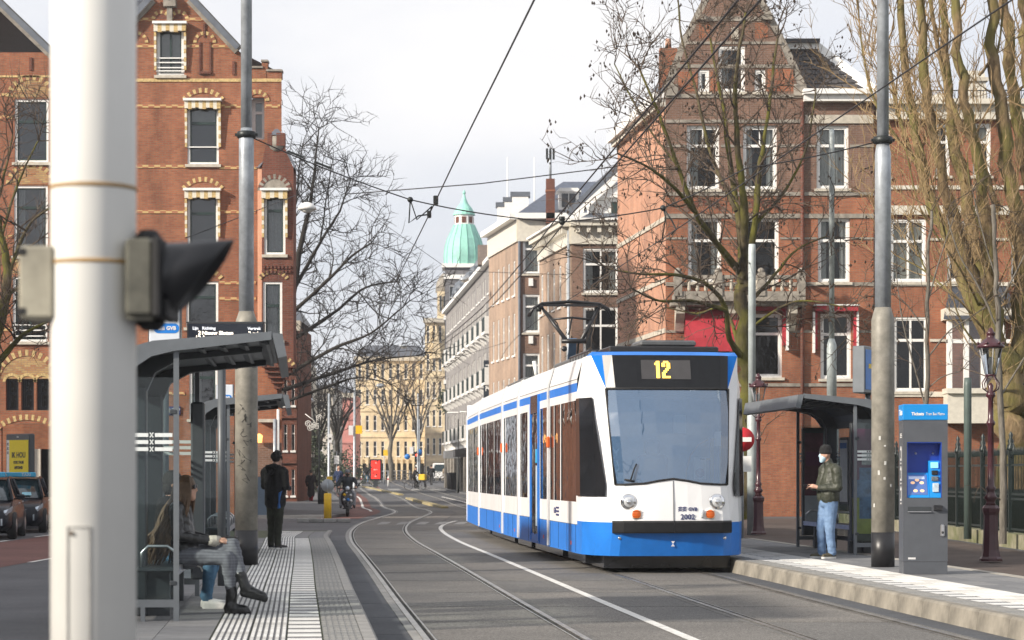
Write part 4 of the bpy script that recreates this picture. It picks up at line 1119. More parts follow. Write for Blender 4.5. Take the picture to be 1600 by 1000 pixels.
# tall house with hipped slate roof
B2 = thing('slate_roofed_house', 'tall narrow house with blue slate hipped roof, white dormer and chimney mast', 'building')
c0 = Vector((gx(810, 122), 122, 0)); c1 = Vector((gx(764, 131.5), 131.5, 0)); d = c1-c0; L2 = d.length; d.normalize()
f2 = Face(c0, (1, 0, 0), (0, -1, 0)); s2 = Face(c0, d, Vector((-d.y, d.x, 0)))
h2 = lambda py: CAMH-(py-742)/F*122
zt = h2(337)
fo = [(gx(817, 122)-c0.x, h2(y1), .95, h2(y0)-h2(y1)) for y0, y1 in ((371, 428), (460, 520), (552, 612))] + [(gx(817, 122)-c0.x+1.9, h2(y1), .95, h2(y0)-h2(y1)) for y0, y1 in ((371, 428), (460, 520))]
m = MB(); wall(m, f2, [(0, 0), (7, 0), (7, zt), (0, zt)], fo, M_brown)
sw_ = [(1.0+1.7*k, z, .62, hh) for k in range(5) for z, hh in ((11.4, 1.9), (8.1, 2.3), (4.6, 2.3), (1.4, 2.0))]
wall(m, s2, [(0, 0), (L2, 0), (L2, zt), (0, zt)], sw_, M_tan); m.quad(c1, c1+Vector((8, 0, 0)), c1+Vector((8, 0, zt)), c1+Vector((0, 0, zt)), M_brown); m.build('wall', B2)
for q in fo: window(B2, f2, *q, rail=.7, curtain=2)
for q in sw_: swin(B2, s2, *q)
m = MB()
for fc, L in ((f2, 7), (s2, L2)):
    fbox(m, fc, -.02, L, zt-1.4, zt-.2, 0, .1, M_cream); fbox(m, fc, -.05, L, zt-.2, zt+.1, -.3, .5, M_white)
m.build('cornice', B2)
m = MB()
for y0 in (437, 527): fbox(m, f2, .55, .8, h2(y0+10), h2(y0-2), 0, .12, M_white)
m.tube([f2.p(.05, .3, .1), f2.p(.05, zt-1.4, .1)], .07, M_lead, 6); m.build('keystone', B2)
m = MB(); zr = h2(269)
A = c0+Vector((-.1, 0, zt+.1)); Bv = c0+Vector((7, 0, zt+.1)); C_ = c1+Vector((7, 0, zt+.1)); D_ = c1+Vector((-.1, 0, zt+.1)); T0 = Vector((gx(880, 126), 126, zr)); T1 = Vector((gx(985, 126), 126, zr))
m.add([A, Bv, C_, D_, T0, T1], [(0, 1, 5, 4), (0, 4, 3), (3, 4, 5, 2), (1, 2, 5)], plain('blue_slate', (.075, .09, .125), .4, var=.2, scale=5)); m.build('roof', B2)
m = MB(); q = Vector((gx(889, 122), 122.6, h2(325))); m.box(q+Vector((0, .6, .45)), (1.1, 1.4, 1.0), M_white); m.prism([q+Vector((-.7, -.2, .95)), q+Vector((.7, -.2, .95)), q+Vector((.5, -.2, 1.15)), q+Vector((-.5, -.2, 1.15))], (0, 1.6, 0), M_white)
m.bx(q.x-.38, q.x-.03, q.y-.13, q.y-.105, q.z+.1, q.z+.85, G_dark); m.bx(q.x+.03, q.x+.38, q.y-.13, q.y-.105, q.z+.1, q.z+.85, G_dark); m.build('dormer', B2)
m = MB(); q = Vector((gx(860, 121.6), 121.6, 0)); m.bx(q.x-.24, q.x+.24, 121.5, 122.1, h2(350), h2(281), M_dred); m.bx(q.x-.27, q.x+.27, 121.47, 122.13, h2(301), h2(298), M_red); m.build('chimney', B2)
m = MB(); m.tube([(q.x, 121.8, h2(282)), (q.x, 121.8, h2(236))], .07, M_galv, 8)
for x in (-.18, 0, .18): m.bx(q.x+x-.06, q.x+x+.06, 121.7, 121.85, h2(250), h2(233), M_iron)
m.build('antenna_mast', B2)
m = MB()
for k in range(3): m = MB(); s_ = s2.p(2.2+2.4*k, zt+.1, -.3); m.box(s_+Vector((.2, 0, .6)), (.9, .9, 1.2), M_white); m.box(s_+Vector((.2, 0, 1.3)), (1.1, 1.0, .25), M_lead); m.build('roof_dormer', B2)
for px in (793, 835):
    o = MB(); X = gx(px, 134); o.tube([(X, 134, 15), (X, 134, 1.53+(742-246)/F*134)], [.05, .03], M_white, 6); o.build('flagpole', None, label='thin white flagpole on the roofs ' + ('left' if px == 793 else 'right') + ' of the two bare poles', cat='flagpole', group='bare flagpoles on the hotel roof')

# hotel with rows of white balconies
B3 = thing('hotel', 'long grey hotel front with rows of white balconies and vertical dark hanging sign', 'building')
c0 = Vector((gx(771, 133), 133, 0)); c1 = Vector((gx(697, 178), 178, 0)); d = c1-c0; L3 = d.length; d.normalize()
s3 = Face(c0, d, Vector((-d.y, d.x, 0))); f3 = Face(c0, (1, 0, 0), (0, -1, 0)); zt = 14.4
M_hot = brick('hotel_grey_brick', (.25, .245, .25), (.31, .30, .30), (.28, .275, .27))
ow = []
for k in range(10):
    u = 1.2+k*4.4
    for z in (3.9, 6.95, 10.0): ow.append((u, z+.05, .85, 2.1))
    for z in (3.9, 6.95, 10.0, 12.6): ow.append((u+1.95, z+.35 if z < 12 else z, .8, 1.7 if z < 12 else 1.1)); ow.append((u+1.05 if z < 12 else u+.3, z+.05 if z < 12 else z, .75, 2.1 if z < 12 else 1.1))
m = MB(); wall(m, s3, [(0, 0), (L3, 0), (L3, zt), (0, zt)], ow, M_hot); wall(m, f3, [(0, 0), (6, 0), (6, zt), (0, zt)], [], M_hot); m.build('wall', B3)
for q in ow: swin(B3, s3, *q)
m = MB(); fbox(m, s3, 0, L3, zt-.1, zt+.15, -.2, .35, M_white); fbox(m, s3, 0, L3, 3.4, 3.7, 0, .12, M_white); m.build('cornice', B3)
bme = []
b = MB(); b.bx(0, 2.3, -.5, 0, 0, .16, M_white); b.bx(.0, .08, -.48, 0, .161, 1.05, M_white); b.bx(.08, 2.28, -.48, -.44, 1.0, 1.05, M_green); b.bx(2.25, 2.29, -.48, 0, 1.0, 1.05, M_green)
for k in range(18): b.bx(.12+k*.125, .15+k*.125, -.475, -.445, .16, 1.0, M_green)
for k in (.25, 1.9): b.prism([(k, 0, 0), (k, -.42, 0), (k, -.34, -.2), (k, 0, -.42)], (.18, 0, 0), M_white)
bal3 = b.mesh('balcony')
for k in range(10):
    for z in (3.85, 6.9, 9.95): put('balcony', bal3, B3, M=s3.mat(.55+k*4.4, z))
m = MB()
for k in range(9):
    m = MB(); u = 4+k*4.6; fbox(m, s3, u, u+1.0, zt, zt+1.1, -1.2, -.2, M_lead); m.lathe([(.55, 0), (.52, .25), (.35, .5), (.05, .68), (.03, .95)], s3.p(u+.5, zt+1.1, -.7), M_lead, 8); m.build('roof_dormer', B3)
m = MB(); m.quad(s3.p(0, zt, -.5), s3.p(L3, zt, -.5), s3.p(L3, zt+1.2, -4), s3.p(0, zt+1.2, -4), M_slate); m.quad(f3.p(0, zt, 0), f3.p(6, zt, 0), f3.p(6, zt+.6, -2), f3.p(0, zt+.6, -2), M_slate)
m.bx(c0.x+.3, c0.x+1.0, 133.4, 134.4, zt, zt+2.9, M_grayb); m.bx(c0.x-1.0, c0.x-.2, 137, 138.6, zt, zt+1.2, M_grayb); m.build('roof', B3)
m = MB()
for k in range(12): fbox(m, s3, 1+k*3.6, 3.4+k*3.6, .3, 2.9, -.1, .06, G_dark); fbox(m, s3, 3.45+k*3.6, 4.55+k*3.6, 0, 3.3, 0, .22, M_dstone)
m.build('shop_front', B3)
for k in (2, 5):
    m = MB(); fbox(m, s3, 6+k*3.6, 8.0+k*3.6, 2.7, 3.2, .3, 1.4, M_black if k == 2 else M_white); m.build('shop_awning', B3)
sg = MB(); Q = Vector((gx(770, 134)-.9, 134.0, 0)); zb, zu = 1.53+(742-618)/F*134, 1.53+(742-563)/F*134
sg.bx(Q.x+.35, Q.x+.95, Q.y-.06, Q.y+.06, zb-1.2, zu, plain('sign_navy', (.022, .03, .045), .5, var=.05)); sg.bx(Q.x+.95, Q.x+1.4, Q.y-.02, Q.y+.02, zu-.15, zu-.1, M_iron)
sg.bx(Q.x+.95, Q.x+1.4, Q.y-.02, Q.y+.02, zb+.1, zb+.15, M_iron); sgo = sg.build('hanging_sign', B3)
M_pink = plain('sign_pink', (.6, .2, .3), .5, var=0)
for s_, mt, off in (('HOTEL', M_white, 0), ('CORNELISZ', M_pink, 2.15)):
    me = text_mesh(s_, .52, mt, align='LEFT'); put('lettering', me, sgo, M=Matrix.Translation((Q.x+.62, Q.y-.07, zu-.22-off)) @ Matrix.Rotation(R(90), 4, 'Y') @ FRONT)

# corner tower with the green copper dome
B4 = thing('domed_tower', 'dark grey corner tower with white bands and a pale green copper onion dome', 'building')
Yt = 182.0; xt0, xt1 = gx(695, Yt), gx(758, Yt); hT = lambda py: CAMH-(py-742)/F*Yt
m = MB(); M_tow = brick('tower_brick', (.16, .165, .185), (.2, .205, .225), (.19, .19, .2))
fT = Face((xt0, Yt, 0), (1, 0, 0), (0, -1, 0)); tw = [(u, hT(z0), .55, hT(z1)-hT(z0)) for z0, z1 in ((496, 446), (548, 508), (596, 560), (634, 606)) for u in (.35, 1.35, 2.3)]
wall(m, fT, [(0, 0), (xt1-xt0, 0), (xt1-xt0, hT(418)), (0, hT(418))], tw, M_tow); m.bx(xt0, xt1, Yt+.3, Yt+3.2, 0, hT(418), M_tow); m.bx(xt0, xt0+.02, Yt, Yt+.3, 0, hT(418), M_tow); m.build('wall', B4)
m = MB()
for y in (436, 500, 553, 600, 640): m.bx(xt0-.1, xt1+.05, Yt-.12, Yt+3.3, hT(y), hT(y)+.35, M_white)
m.bx(xt0-.25, xt1+.2, Yt-.25, Yt+3.4, hT(418), hT(412), M_white); m.build('cornice', B4)
fT = Face((xt0, Yt, 0), (1, 0, 0), (0, -1, 0)); fT2 = Face((xt0, Yt, 0), (0, 1, 0), (-1, 0, 0))
for q in tw: swin(B4, fT, *q)
m = MB(); M_cop = plain('copper_green', (.27, .56, .47), .6, var=.16, scale=1.2); M_cop2 = plain('copper_seam', (.20, .46, .38), .6, var=.1)
ct = ((xt0+xt1)/2-.1, Yt+1.6, 0); rr = (xt1-xt0)/2
prof = [(rr*1.0, 414), (rr*1.02, 398), (rr*.98, 385), (rr*.86, 371), (rr*.66, 358), (rr*.52, 348)]
m.lathe([(r, hT(y)) for r, y in prof], ct, M_cop, 16, smooth=False)
m.lathe([(rr*.56, hT(333)), (rr*.54, hT(330)), (rr*.40, hT(322)), (rr*.22, hT(315)), (rr*.1, hT(306)), (rr*.05, hT(300)), (.15, hT(297.5)), (.04, hT(293))], ct, M_cop, 16, smooth=False); m.build('dome', B4)
m = MB(); m.lathe([(rr*.5, hT(349)), (rr*.5, hT(333))], ct, M_white, 8, smooth=False)
for k in range(8):
    a = 2*PI*k/8+PI/8+PI/8
    m.box((ct[0]+rr*.47*math.cos(a), ct[1]+rr*.47*math.sin(a), hT(341)), (.05, .34, .5), M_dred, rz=a)
m.build('lantern', B4)
m = MB()
for k in range(16):
    a = 2*PI*(k+.5)/16
    m.tube([(ct[0]+r*1.005*math.cos(a), ct[1]+r*1.005*math.sin(a), hT(y)) for r, y in prof], .03, M_cop2, 4)
m.build('dome_seam', B4)
m = MB(); m.lathe([(.75, hT(464)), (.72, hT(458)), (.5, hT(450)), (.1, hT(445)), (.03, hT(438))], (gx(721, 178), 177.5, 0), M_lead, 10); m.lathe([(.55, hT(480)), (.55, hT(464))], (gx(721, 178), 177.5, 0), M_white, 8)
m.build('turret', B4)

# far stone and plaster blocks
def far_block(name, label, px0, px1, pt, Y, depth, mat, rows, cols, wpx, roof=None, frame=None, zb=0.0, lean=0.0, win=True):
    x0, x1 = gx(px0, Y), gx(px1, Y); zt = CAMH-(pt-742)/F*Y
    b = thing(name, label, 'building'); m = MB()
    fc = Face((x0, Y, 0), (1, 0, 0), (0, -1, 0)); W_ = x1-x0
    ops_ = [(W_*(k+.29)/cols, zt*r/rows+zt/rows*.22, W_/cols*.42, zt/rows*.58) for r in range(rows) for k in range(cols)] if win else []
    wall(m, fc, [(0, 0), (W_, 0), (W_, zt), (0, zt)], ops_, mat); m.prism([(x0, Y+.3, -1), (x1, Y+.3, -1), (x1+lean, Y+depth, -1), (x0+lean, Y+depth, -1)], (0, 0, zt+1), mat); m.build('wall', b)
    m = MB(); fbox(m, fc, -.2, W_+.2, zt-.3, zt+.2, -.2, .4, M_stone)
    for r in range(1, rows): fbox(m, fc, 0, W_, zt*r/rows-.15, zt*r/rows+.08, 0, .12, mat)
    m.build('cornice', b)
    if win:
        for q in ops_: swin(b, fc, *q, frame)
    if roof:
        m = MB(); rz = CAMH-(roof-742)/F*Y
        m.add([(x0-.2, Y-.3, zt+.2), (x1+.2, Y-.3, zt+.2), (x1+.2+lean, Y+depth, zt+.2), (x0-.2+lean, Y+depth, zt+.2), (x0+W_*.12+lean*.5, Y+depth*.45, rz), (x1-W_*.12+lean*.5, Y+depth*.45, rz)], [(0, 1, 5, 4), (1, 2, 5), (2, 3, 4, 5), (3, 0, 4)], M_slate); m.build('roof', b)
    return b, fc, W_, zt
M_sand = plain('yellow_sandstone', (.62, .51, .34), .85, var=.2, scale=.8, bump=.2, bscale=6)
M_pinkp = plain('pink_plaster', (.52, .22, .19), .85, var=.12, scale=.8)
Ysb = 262
o, fc, W_, zt = far_block('sandstone_block', 'long yellow sandstone block with dark roof at the far end of the street', 556, 664, 560, Ysb, 16, M_sand, 5, 9, 1, roof=534)
m = MB()
for k in range(12): fbox(m, fc, W_*(k+.2)/12, W_*(k+.8)/12, .5, 2.9, 0, .05, M_room); fbox(m, fc, W_*k/12-.12, W_*k/12+.12, 0, 3.4, 0, .3, M_sand)
m.build('arcade', o)
o, fc, W_, zt = far_block('sandstone_tower', 'yellow stone church-like tower with pointed gable beside the domed tower', 664, 702, 500, 250, 12, M_sand, 6, 4, 1)
m = MB(); g0 = gx(674, 250)-fc.O.x; g1 = gx(690, 250)-fc.O.x; hz = lambda py: CAMH-(py-742)/F*250
m.prism([fc.p(g0, hz(560), .5), fc.p(g1, hz(560), .5), fc.p((g0+g1)/2, hz(508), .5)], (0, .6, 0), M_sand); m.build('gable', o)
m = MB(); u0 = gx(683, 250)-fc.O.x; u1 = gx(702, 250)-fc.O.x
fbox(m, fc, u0, u1, zt, hz(455), -4, -.2, M_sand); m.lathe([(1.0, 0), (.9, 1.0), (.5, 1.8), (.1, 2.2)], fc.p((u0+u1)/2, hz(455), -2), M_dstone, 8)
fbox(m, fc, u0-.9, u0-.3, zt-3, hz(497), -.8, -.2, M_sand); m.build('belfry', o)
for k in range(3): swin(o, fc, u0+.25+k*.42, hz(486), .28, hz(462)-hz(486), M_stone, False)
far_block('pink_house', 'pink plastered house end beyond the bare street trees', 519, 553, 617, 240, 10, M_pinkp, 4, 2, 1, roof=602, win=False)
far_block('pale_apartment_block', 'pale plaster apartment block half hidden behind the left tree twigs', 470, 520, 610, 215, 12, plain('pale_plaster', (.5, .46, .4), .85, var=.1, scale=1), 4, 4, 1, roof=598)
far_block('cream_house', 'narrow cream house between bare tree and red corner house', 452, 476, 565, 150, 9, M_cream, 4, 2, 1, roof=548)
far_block('red_side_house', 'dark red brick house with white windows behind the corner bay', 428, 464, 508, 112, 8, M_dred, 4, 3, 1, roof=478)
far_block('distant_brick_block', 'long brown brick block closing the view behind the bridge', 380, 560, 668, 330, 14, M_grayb, 4, 20, 1, roof=655)
far_block('distant_brick_block', 'dark brick block peeping out right of the sandstone tower', 690, 800, 640, 300, 14, M_brown, 4, 8, 1, roof=620)

# unseen houses added out of view on the left, sized to shade the tram stop
for k, (y0, y1, h, mt) in enumerate(((-8, 9, 11.6, M_red), (9.2, 27, 12.4, M_brown), (27.2, 45, 12.0, M_tan), (45.2, 62, 12.6, M_red))):
    b = thing('shade_row_house', 'unseen terraced house added for shade, ' + ('red brick, beside the white pole', 'brown brick', 'tan brick', 'red brick, farthest')[k], 'building', group='unseen row houses added for shade'); m = MB()
    fc = Face((-27, y1, 0), (0, -1, 0), (1, 0, 0)); L = y1-y0
    op = [(1.2+3.1*i, .7+2.9*r, 1.3, 1.9) for i in range(int((L-1)/3.1)) for r in range(4)]
    wall(m, fc, [(0, 0), (L, 0), (L, h), (0, h)], op, mt); m.bx(-38, -27.3, y0, y1, 0, h-.01, mt); m.build('wall', b)
    for q in op: swin(b, fc, *q)
    m = MB(); fbox(m, fc, 0, L, h-.5, h+.1, -.2, .5, M_white); m.build('cornice', b)
    m = MB(); m.prism([(-27.2, y0, h), (-37.8, y0, h), (-33, y0, h+2.6), (-30.5, y0, h+2.6)], (0, L, 0), M_slate); m.build('roof', b)
# ------------------------------------------------------------------ the tram
T_white = plain('tram_white', (.80, .805, .81), .25, var=.04, scale=1.5)
T_blue = plain('tram_blue', (.012, .165, .58), .42, var=.10, scale=2)
T_blue2 = plain('tram_blue_matt', (.012, .165, .58), .8, var=.05, spec=.1)
T_disp = plain('display_glass', (.008, .009, .011), .3, var=.2, spec=.3)
T_purple = plain('tram_violet', (.10, .09, .36), .3, var=.05)
T_dark = plain('tram_dark_panel', (.012, .013, .016), .12, var=.2, scale=1.2)
T_grey = plain('tram_grey', (.10, .105, .11), .5, var=.15)
T_int = plain('tram_interior', (.34, .38, .43), .6, var=.1)
T_seat = plain('tram_seat', (.05, .08, .16), .7, var=.2)
T_yel = plain('handrail_yellow', (.62, .36, .03), .4, var=.05)
T_orange = glow('amber_lens', (.62, .10, .008), .08)
T_led = glow('led_amber', (1.0, .62, .08), 1.9)
M_chrome = plain('chrome', (.75, .76, .78), .12, 1.0, var=.03)
M_lens = plain('lamp_lens', (.62, .64, .66), .15, .3, var=.15, scale=30)
tram = thing('tram', 'white and blue articulated tram on line 12 with raised pantograph coming down the right track', 'tram', (CR(34.4)+.2, 34.4, 0))
def CT(Y): return CR(Y)+max(.05, .2-.02*(Y-34.4))
def mod_mat(ya, yb):
    xa, xb = CT(ya), CT(yb)
    return Matrix.Translation((xa-CT(34.4), ya-34.4, 0)) @ Matrix.Rotation(-math.atan((xb-xa)/(yb-ya)), 4, 'Z'), math.hypot(xb-xa, yb-ya)
HW = 1.29
def module(ya, yb, y0, wins, door=None, name='car_body', posts=True):
    Mx, L = mod_mat(ya, yb)
    m = MB()
    for s in (-1, 1):
        fc = Face((s*HW, 0, 0), (0, 1, 0), (s, 0, 0))
        op = [(w[0], 1.10, w[1]-w[0], 1.62) for w in wins]
        wall(m, fc, [(y0, .74), (L, .74), (L, 2.86), (y0, 2.86)], op, T_white, reveal=.05, rmat=T_dark)
        wall(m, fc, [(y0, .28), (L, .28), (L, .74), (y0, .74)], [], T_blue)
        wall(m, fc, [(y0, 3.0), (L, 3.0), (L, 3.06), (y0, 3.06)], [], T_white)
        wall(m, fc, [(y0, 2.86), (L, 2.86), (L, 3.0), (y0, 3.0)], [], T_blue)
        q = [(s*HW, y0, 3.06), (s*HW, L, 3.06), (s*1.20, L, 3.38), (s*1.20, y0, 3.38)]
        m.quad(*(q if s > 0 else q[::-1]), T_white)
        q = [(s*1.20, y0, 3.38), (s*1.20, L, 3.38), (s*1.02, L, 3.46), (s*1.02, y0, 3.46)]
        m.quad(*(q if s > 0 else q[::-1]), T_white)
    m.quad((-1.02, y0, 3.46), (1.02, y0, 3.46), (1.02, L, 3.46), (-1.02, L, 3.46), T_grey)
    m.quad((-HW, y0, .28), (-HW, L, .28), (HW, L, .28), (HW, y0, .28), T_dark)
    body = m.build(name, tram, M=Mx)
    m = MB(); m.bx(-1.15, 1.15, y0+.02, L-.02, .5, .56, T_grey); m.bx(-1.1, 1.1, y0+.02, L-.02, 2.78, 2.84, T_int)
    for y in np.arange(y0+.4, L-.4, .85):
        for s in (-1, 1):
            m.bx(s*.45, s*1.0, y, y+.42, .95, 1.02, T_seat, .02); m.bx(s*.45, s*1.0, y+.38, y+.45, 1.02, 1.55, T_seat, .02)
        m.tube([(-.42, y+.1, .56), (-.42, y+.1, 2.8)], .018, T_yel, 6)
    m.build('saloon', body)
    for s in (-1, 1):
        for w in wins:
            g = MB(); x = s*(HW-.012); q = [(x, w[0], 1.10), (x, w[1], 1.10), (x, w[1], 2.72), (x, w[0], 2.72)]
            g.quad(*(q if s > 0 else q[::-1]), G_tram); g.build('window', body)
    if posts:
        m = MB()
        for s in (-1, 1):
            for y in (y0+.05, L-.05): m.bx(s*(HW-.03), s*(HW+.022), y-.045, y+.045, .30, 3.06, T_white)
            for y in (y0+.05, L-.05): m.beam((s*(HW+.012), y, 3.06), (s*1.205, y, 3.39), .09, .03, T_white, up=(s, 0, 0))
        m.build('door_post', body)
    m = MB()
    for s in (-1, 1): m.bx(s*(HW-.004), s*(HW+.003), y0+.02, L-.02, .735, .742, T_grey); m.bx(s*(HW-.004), s*(HW+.003), y0+.02, L-.02, 3.052, 3.062, T_grey)
    m.build('panel_seam', body)
    m = MB(); m.bx(-1.0, 1.0, y0+.3, L-.3, .10, .30, T_dark); 
    for y in np.arange(y0+.7, L-.5, 1.7):
        for s in (-.72, .72): m.lathe([(.30, -.05), (.30, .05)], (s, y, .30), T_dark, 14, 'X')
    m.build('bogie', body)
    return body, Mx, L
def bellows(y):
    m = MB(); Mx, L = mod_mat(y-.06, y+.06)
    for k in range(3): m.bx(-1.20, 1.20, .01+k*.04, .03+k*.04, .30, 3.35, M_rubber)
    m.bx(-1.08, 1.08, -.05, .17, .35, 3.3, M_rubber)
    m.build('bellows', tram, M=Mx)
J = [34.4, 39.25, 44.1, 47.45, 54.3, 60.3]
cab, Mc, Lc = module(J[0], J[1]-.05, 1.45, [(1.56, 3.35), (3.45, 4.2), (4.26, 4.74)], name='cab_body', posts=False)
m2, Mx2, L2_ = module(J[1]+.05, J[2]-.05, 0, [(.16, 1.25), (3.3, 4.55)])
m3, Mx3, L3_ = module(J[2]+.05, J[3]-.05, 0, [(.16, 3.1)])
m4, Mx4, L4_ = module(J[3]+.05, J[4]-.05, 0, [(.16, 2.2), (2.3, 4.4), (4.5, 6.6)])
m5, Mx5, L5_ = module(J[4]+.05, J[5], 0, [(.16, 2.6), (2.7, 5.4)])
for y in J[1:5]: bellows(y)
m = MB(); m.bx(-HW, HW, L5_, L5_+.05, .28, 3.4, T_white); m.build('rear_panel', m5)
# sliding door on the second car, blue frame, glass leaf; amber lamps on the posts
for s in (-1, 1):
    m = MB()
    for y in (1.4, 2.62): m.bx(s*(HW-.03), s*(HW+.03), y-.07, y+.07, .33, 2.98, T_blue)
    m.bx(s*(HW-.03), s*(HW+.032), 1.47, 2.55, 2.66, 2.985, T_dark); m.bx(s*(HW-.03), s*(HW+.02), 1.33, 1.4, .3, 2.7, T_blue)
    m.bx(s*(HW-.02), s*(HW+.015), 1.47, 2.55, .33, .44, T_blue); m.bx(s*(HW-.02), s*(HW+.02), 1.99, 2.03, .44, 2.66, T_dark)
    for y0, y1 in ((1.47, 1.99), (2.03, 2.55)):
        m.bx(s*(HW+.004), s*(HW+.01), y0+.03, y1-.03, .46, 2.64, T_dark)
    d_ = m.build('door', m2)
    g = MB(); g.bx(s*(HW+.011), s*(HW+.016), 1.52, 2.5, .5, 2.6, G_tram); g.build('door_glass', d_)
    g = MB(); g.bx(s*(HW+.017), s*(HW+.02), 1.6, 1.85, 1.75, 2.0, plain('sticker_blue', (.02, .35, .65), .4, var=0)); g.bx(s*(HW+.017), s*(HW+.02), 1.62, 1.8, .6, 1.7, plain('door_film', (.55, .66, .75), .3, var=.1)); g.build('sticker', d_)
    for Mx, y, par in ((Mc, Lc-.04, cab), (Mx3, L3_-.04, m3), (Mx4, L4_-.04, m4)):
        m = MB(); m.bx(s*(HW+.0), s*(HW+.06), y-.045, y+.045, 2.0, 2.2, T_orange, .02); m.build('indicator_lamp', par)
for Mx, y0, y1, par in ((Mc, 1.6, 4.7, cab), (Mx2, .2, 4.6, m2), (Mx3, .2, 3.1, m3), (Mx4, .2, 6.6, m4)):   # access panels on the blue skirts
    m = MB()
    for k in range(4):
        y = y0+(y1-y0)*k/3
        m.bx(-HW-.004, -HW+.01, y-.006, y+.006, .3, .73, T_dark)
    m.bx(-HW-.008, -HW, y0+.5, y0+.56, .4, .46, T_orange); m.build('skirt_panel', par)
# nose
rows = [(.28, .95, .14), (.635, .93, .03), (.80, .915, 0.0), (1.38, .875, .06), (2.87, .965, .42), (3.40, 1.0, .58), (3.46, .95, .72)]
def nose(z, cx, fy):
    dz = (lambda t: .09*math.exp(-(t/.35)**2)+.0) if abs(z-1.38) < .01 else (lambda t: 0)
    half = [(-HW, 1.45), (-HW+.01, 1.0+fy*.3), (-(cx+HW)/2-.02, (fy+.14+1.0+fy*.3)*.42), (-cx, fy+.15), (-cx*.86, fy+.06), (-cx*.5, fy+.015), (-cx*.25, fy+.002), (0, fy)]
    if z > 3.42: half[0] = (-1.02, 1.45); half[1] = (-1.02, 1.2)
    if 3.3 < z < 3.42: half[0] = (-1.20, 1.45); half[1] = (-1.20, 1.1)
    pts = half+[(-x, y) for x, y in half[:-1][::-1]]
    return [(x, y, z+dz(x)) for x, y in pts]
N = [nose(*r) for r in rows]
m = MB(); NP = 15
for i in range(len(rows)-1):
    for j in range(NP-1):
        front = 3 <= j < NP-4
        if i == 3 and front: continue                        # the windscreen opening
        if i == 0: mt = T_blue
        elif i == 1: mt = T_blue if not front else T_dark
        elif i in (2, 3): mt = T_white
        elif i == 4: mt = T_dark if front else (T_blue2 if j in (2, NP-4) else T_white)
        else: mt = T_blue
        if i == 1 and not front: mt = T_blue
        q = [N[i][j], N[i][j+1], N[i+1][j+1], N[i+1][j]]
        if i == 4 and j == 2: m.add(q, [(0, 1, 3)], T_white); m.add(q, [(1, 2, 3)], T_blue2)
        elif i == 4 and j == NP-4: m.add(q, [(0, 1, 2)], T_white); m.add(q, [(0, 2, 3)], T_blue2)
        else: m.add(q, [(0, 1, 2, 3)], T_disp if i == 4 and front else mt, False)
m.poly(N[6], T_grey); m.poly(N[0][::-1], T_dark)
nose_o = m.build('nose', tram, M=Mc)
nose_o.data.polygons.foreach_set('use_smooth', [False]*len(nose_o.data.polygons))
m = MB(); ns = 8
for j in range(3, NP-4):
    for k in range(ns):
        a, b_ = Vector(N[3][j]).lerp(Vector(N[4][j]), k/ns), Vector(N[3][j+1]).lerp(Vector(N[4][j+1]), k/ns)
        c, d_ = Vector(N[3][j+1]).lerp(Vector(N[4][j+1]), (k+1)/ns), Vector(N[3][j]).lerp(Vector(N[4][j]), (k+1)/ns)
        bo = lambda t: Vector((0, -.05*math.sin(PI*t), 0))
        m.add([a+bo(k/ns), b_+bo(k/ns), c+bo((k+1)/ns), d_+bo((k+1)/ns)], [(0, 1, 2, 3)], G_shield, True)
m.build('windscreen', nose_o)
m = MB()   # black seal round the windscreen, centre seam, wiper
L_ = [Vector(N[3][j])+Vector((0, -.006, 0)) for j in range(3, NP-3)]; m.tube(L_, .018, M_rubber, 6)
m.tube([Vector(N[3][3])+Vector((0, -.01, 0)), Vector(N[4][3])+Vector((0, -.012, 0))], .022, M_rubber, 6); m.tube([Vector(N[3][NP-4])+Vector((0, -.01, 0)), Vector(N[4][NP-4])+Vector((0, -.012, 0))], .022, M_rubber, 6)
m.tube([Vector(N[4][j])+Vector((0, -.006, 0)) for j in range(3, NP-3)], .02, M_rubber, 6)
m.build('windscreen_seal', nose_o)
m = MB(); m.tube([(-.66, .08, 1.44), (-.60, .10, 1.62), (-.56, .12, 1.70)], .012, M_rubber, 5); m.tube([(-.6, .07, 1.43), (-.75, .1, 1.46)], .015, M_rubber, 5); m.build('wiper', nose_o)
m = MB(); m.tube([(0, -.004, .82), (0, .018, 1.1), (0, .055, 1.44)], .006, T_grey, 5); m.build('panel_seam', nose_o)
def front_pt(x, z):
    for i in range(len(rows)-1):
        if rows[i][0] <= z <= rows[i+1][0]:
            t = (z-rows[i][0])/(rows[i+1][0]-rows[i][0]); cx = rows[i][1]*(1-t)+rows[i+1][1]*t; fy = rows[i][2]*(1-t)+rows[i+1][2]*t
            ax = abs(x)/cx
            ks = [(0, 0), (.25, .002), (.5, .015), (.86, .06), (1.0, .15)]
            for q in range(4):
                if ks[q][0] <= ax <= ks[q+1][0]: return Vector((x, fy+ks[q][1]+(ks[q+1][1]-ks[q][1])*(ax-ks[q][0])/(ks[q+1][0]-ks[q][0]), z))
            return Vector((x, fy+.15, z))
T_bump = plain('bumper_black', (.012, .0125, .014), .7, var=.15, spec=.2)
m = MB(); top = []; 
for k in range(13):
    x = -.93+1.86*k/12; top.append((x, front_pt(max(-.9, min(.9, x)), .72).y-.09+.05*abs(x)**4))
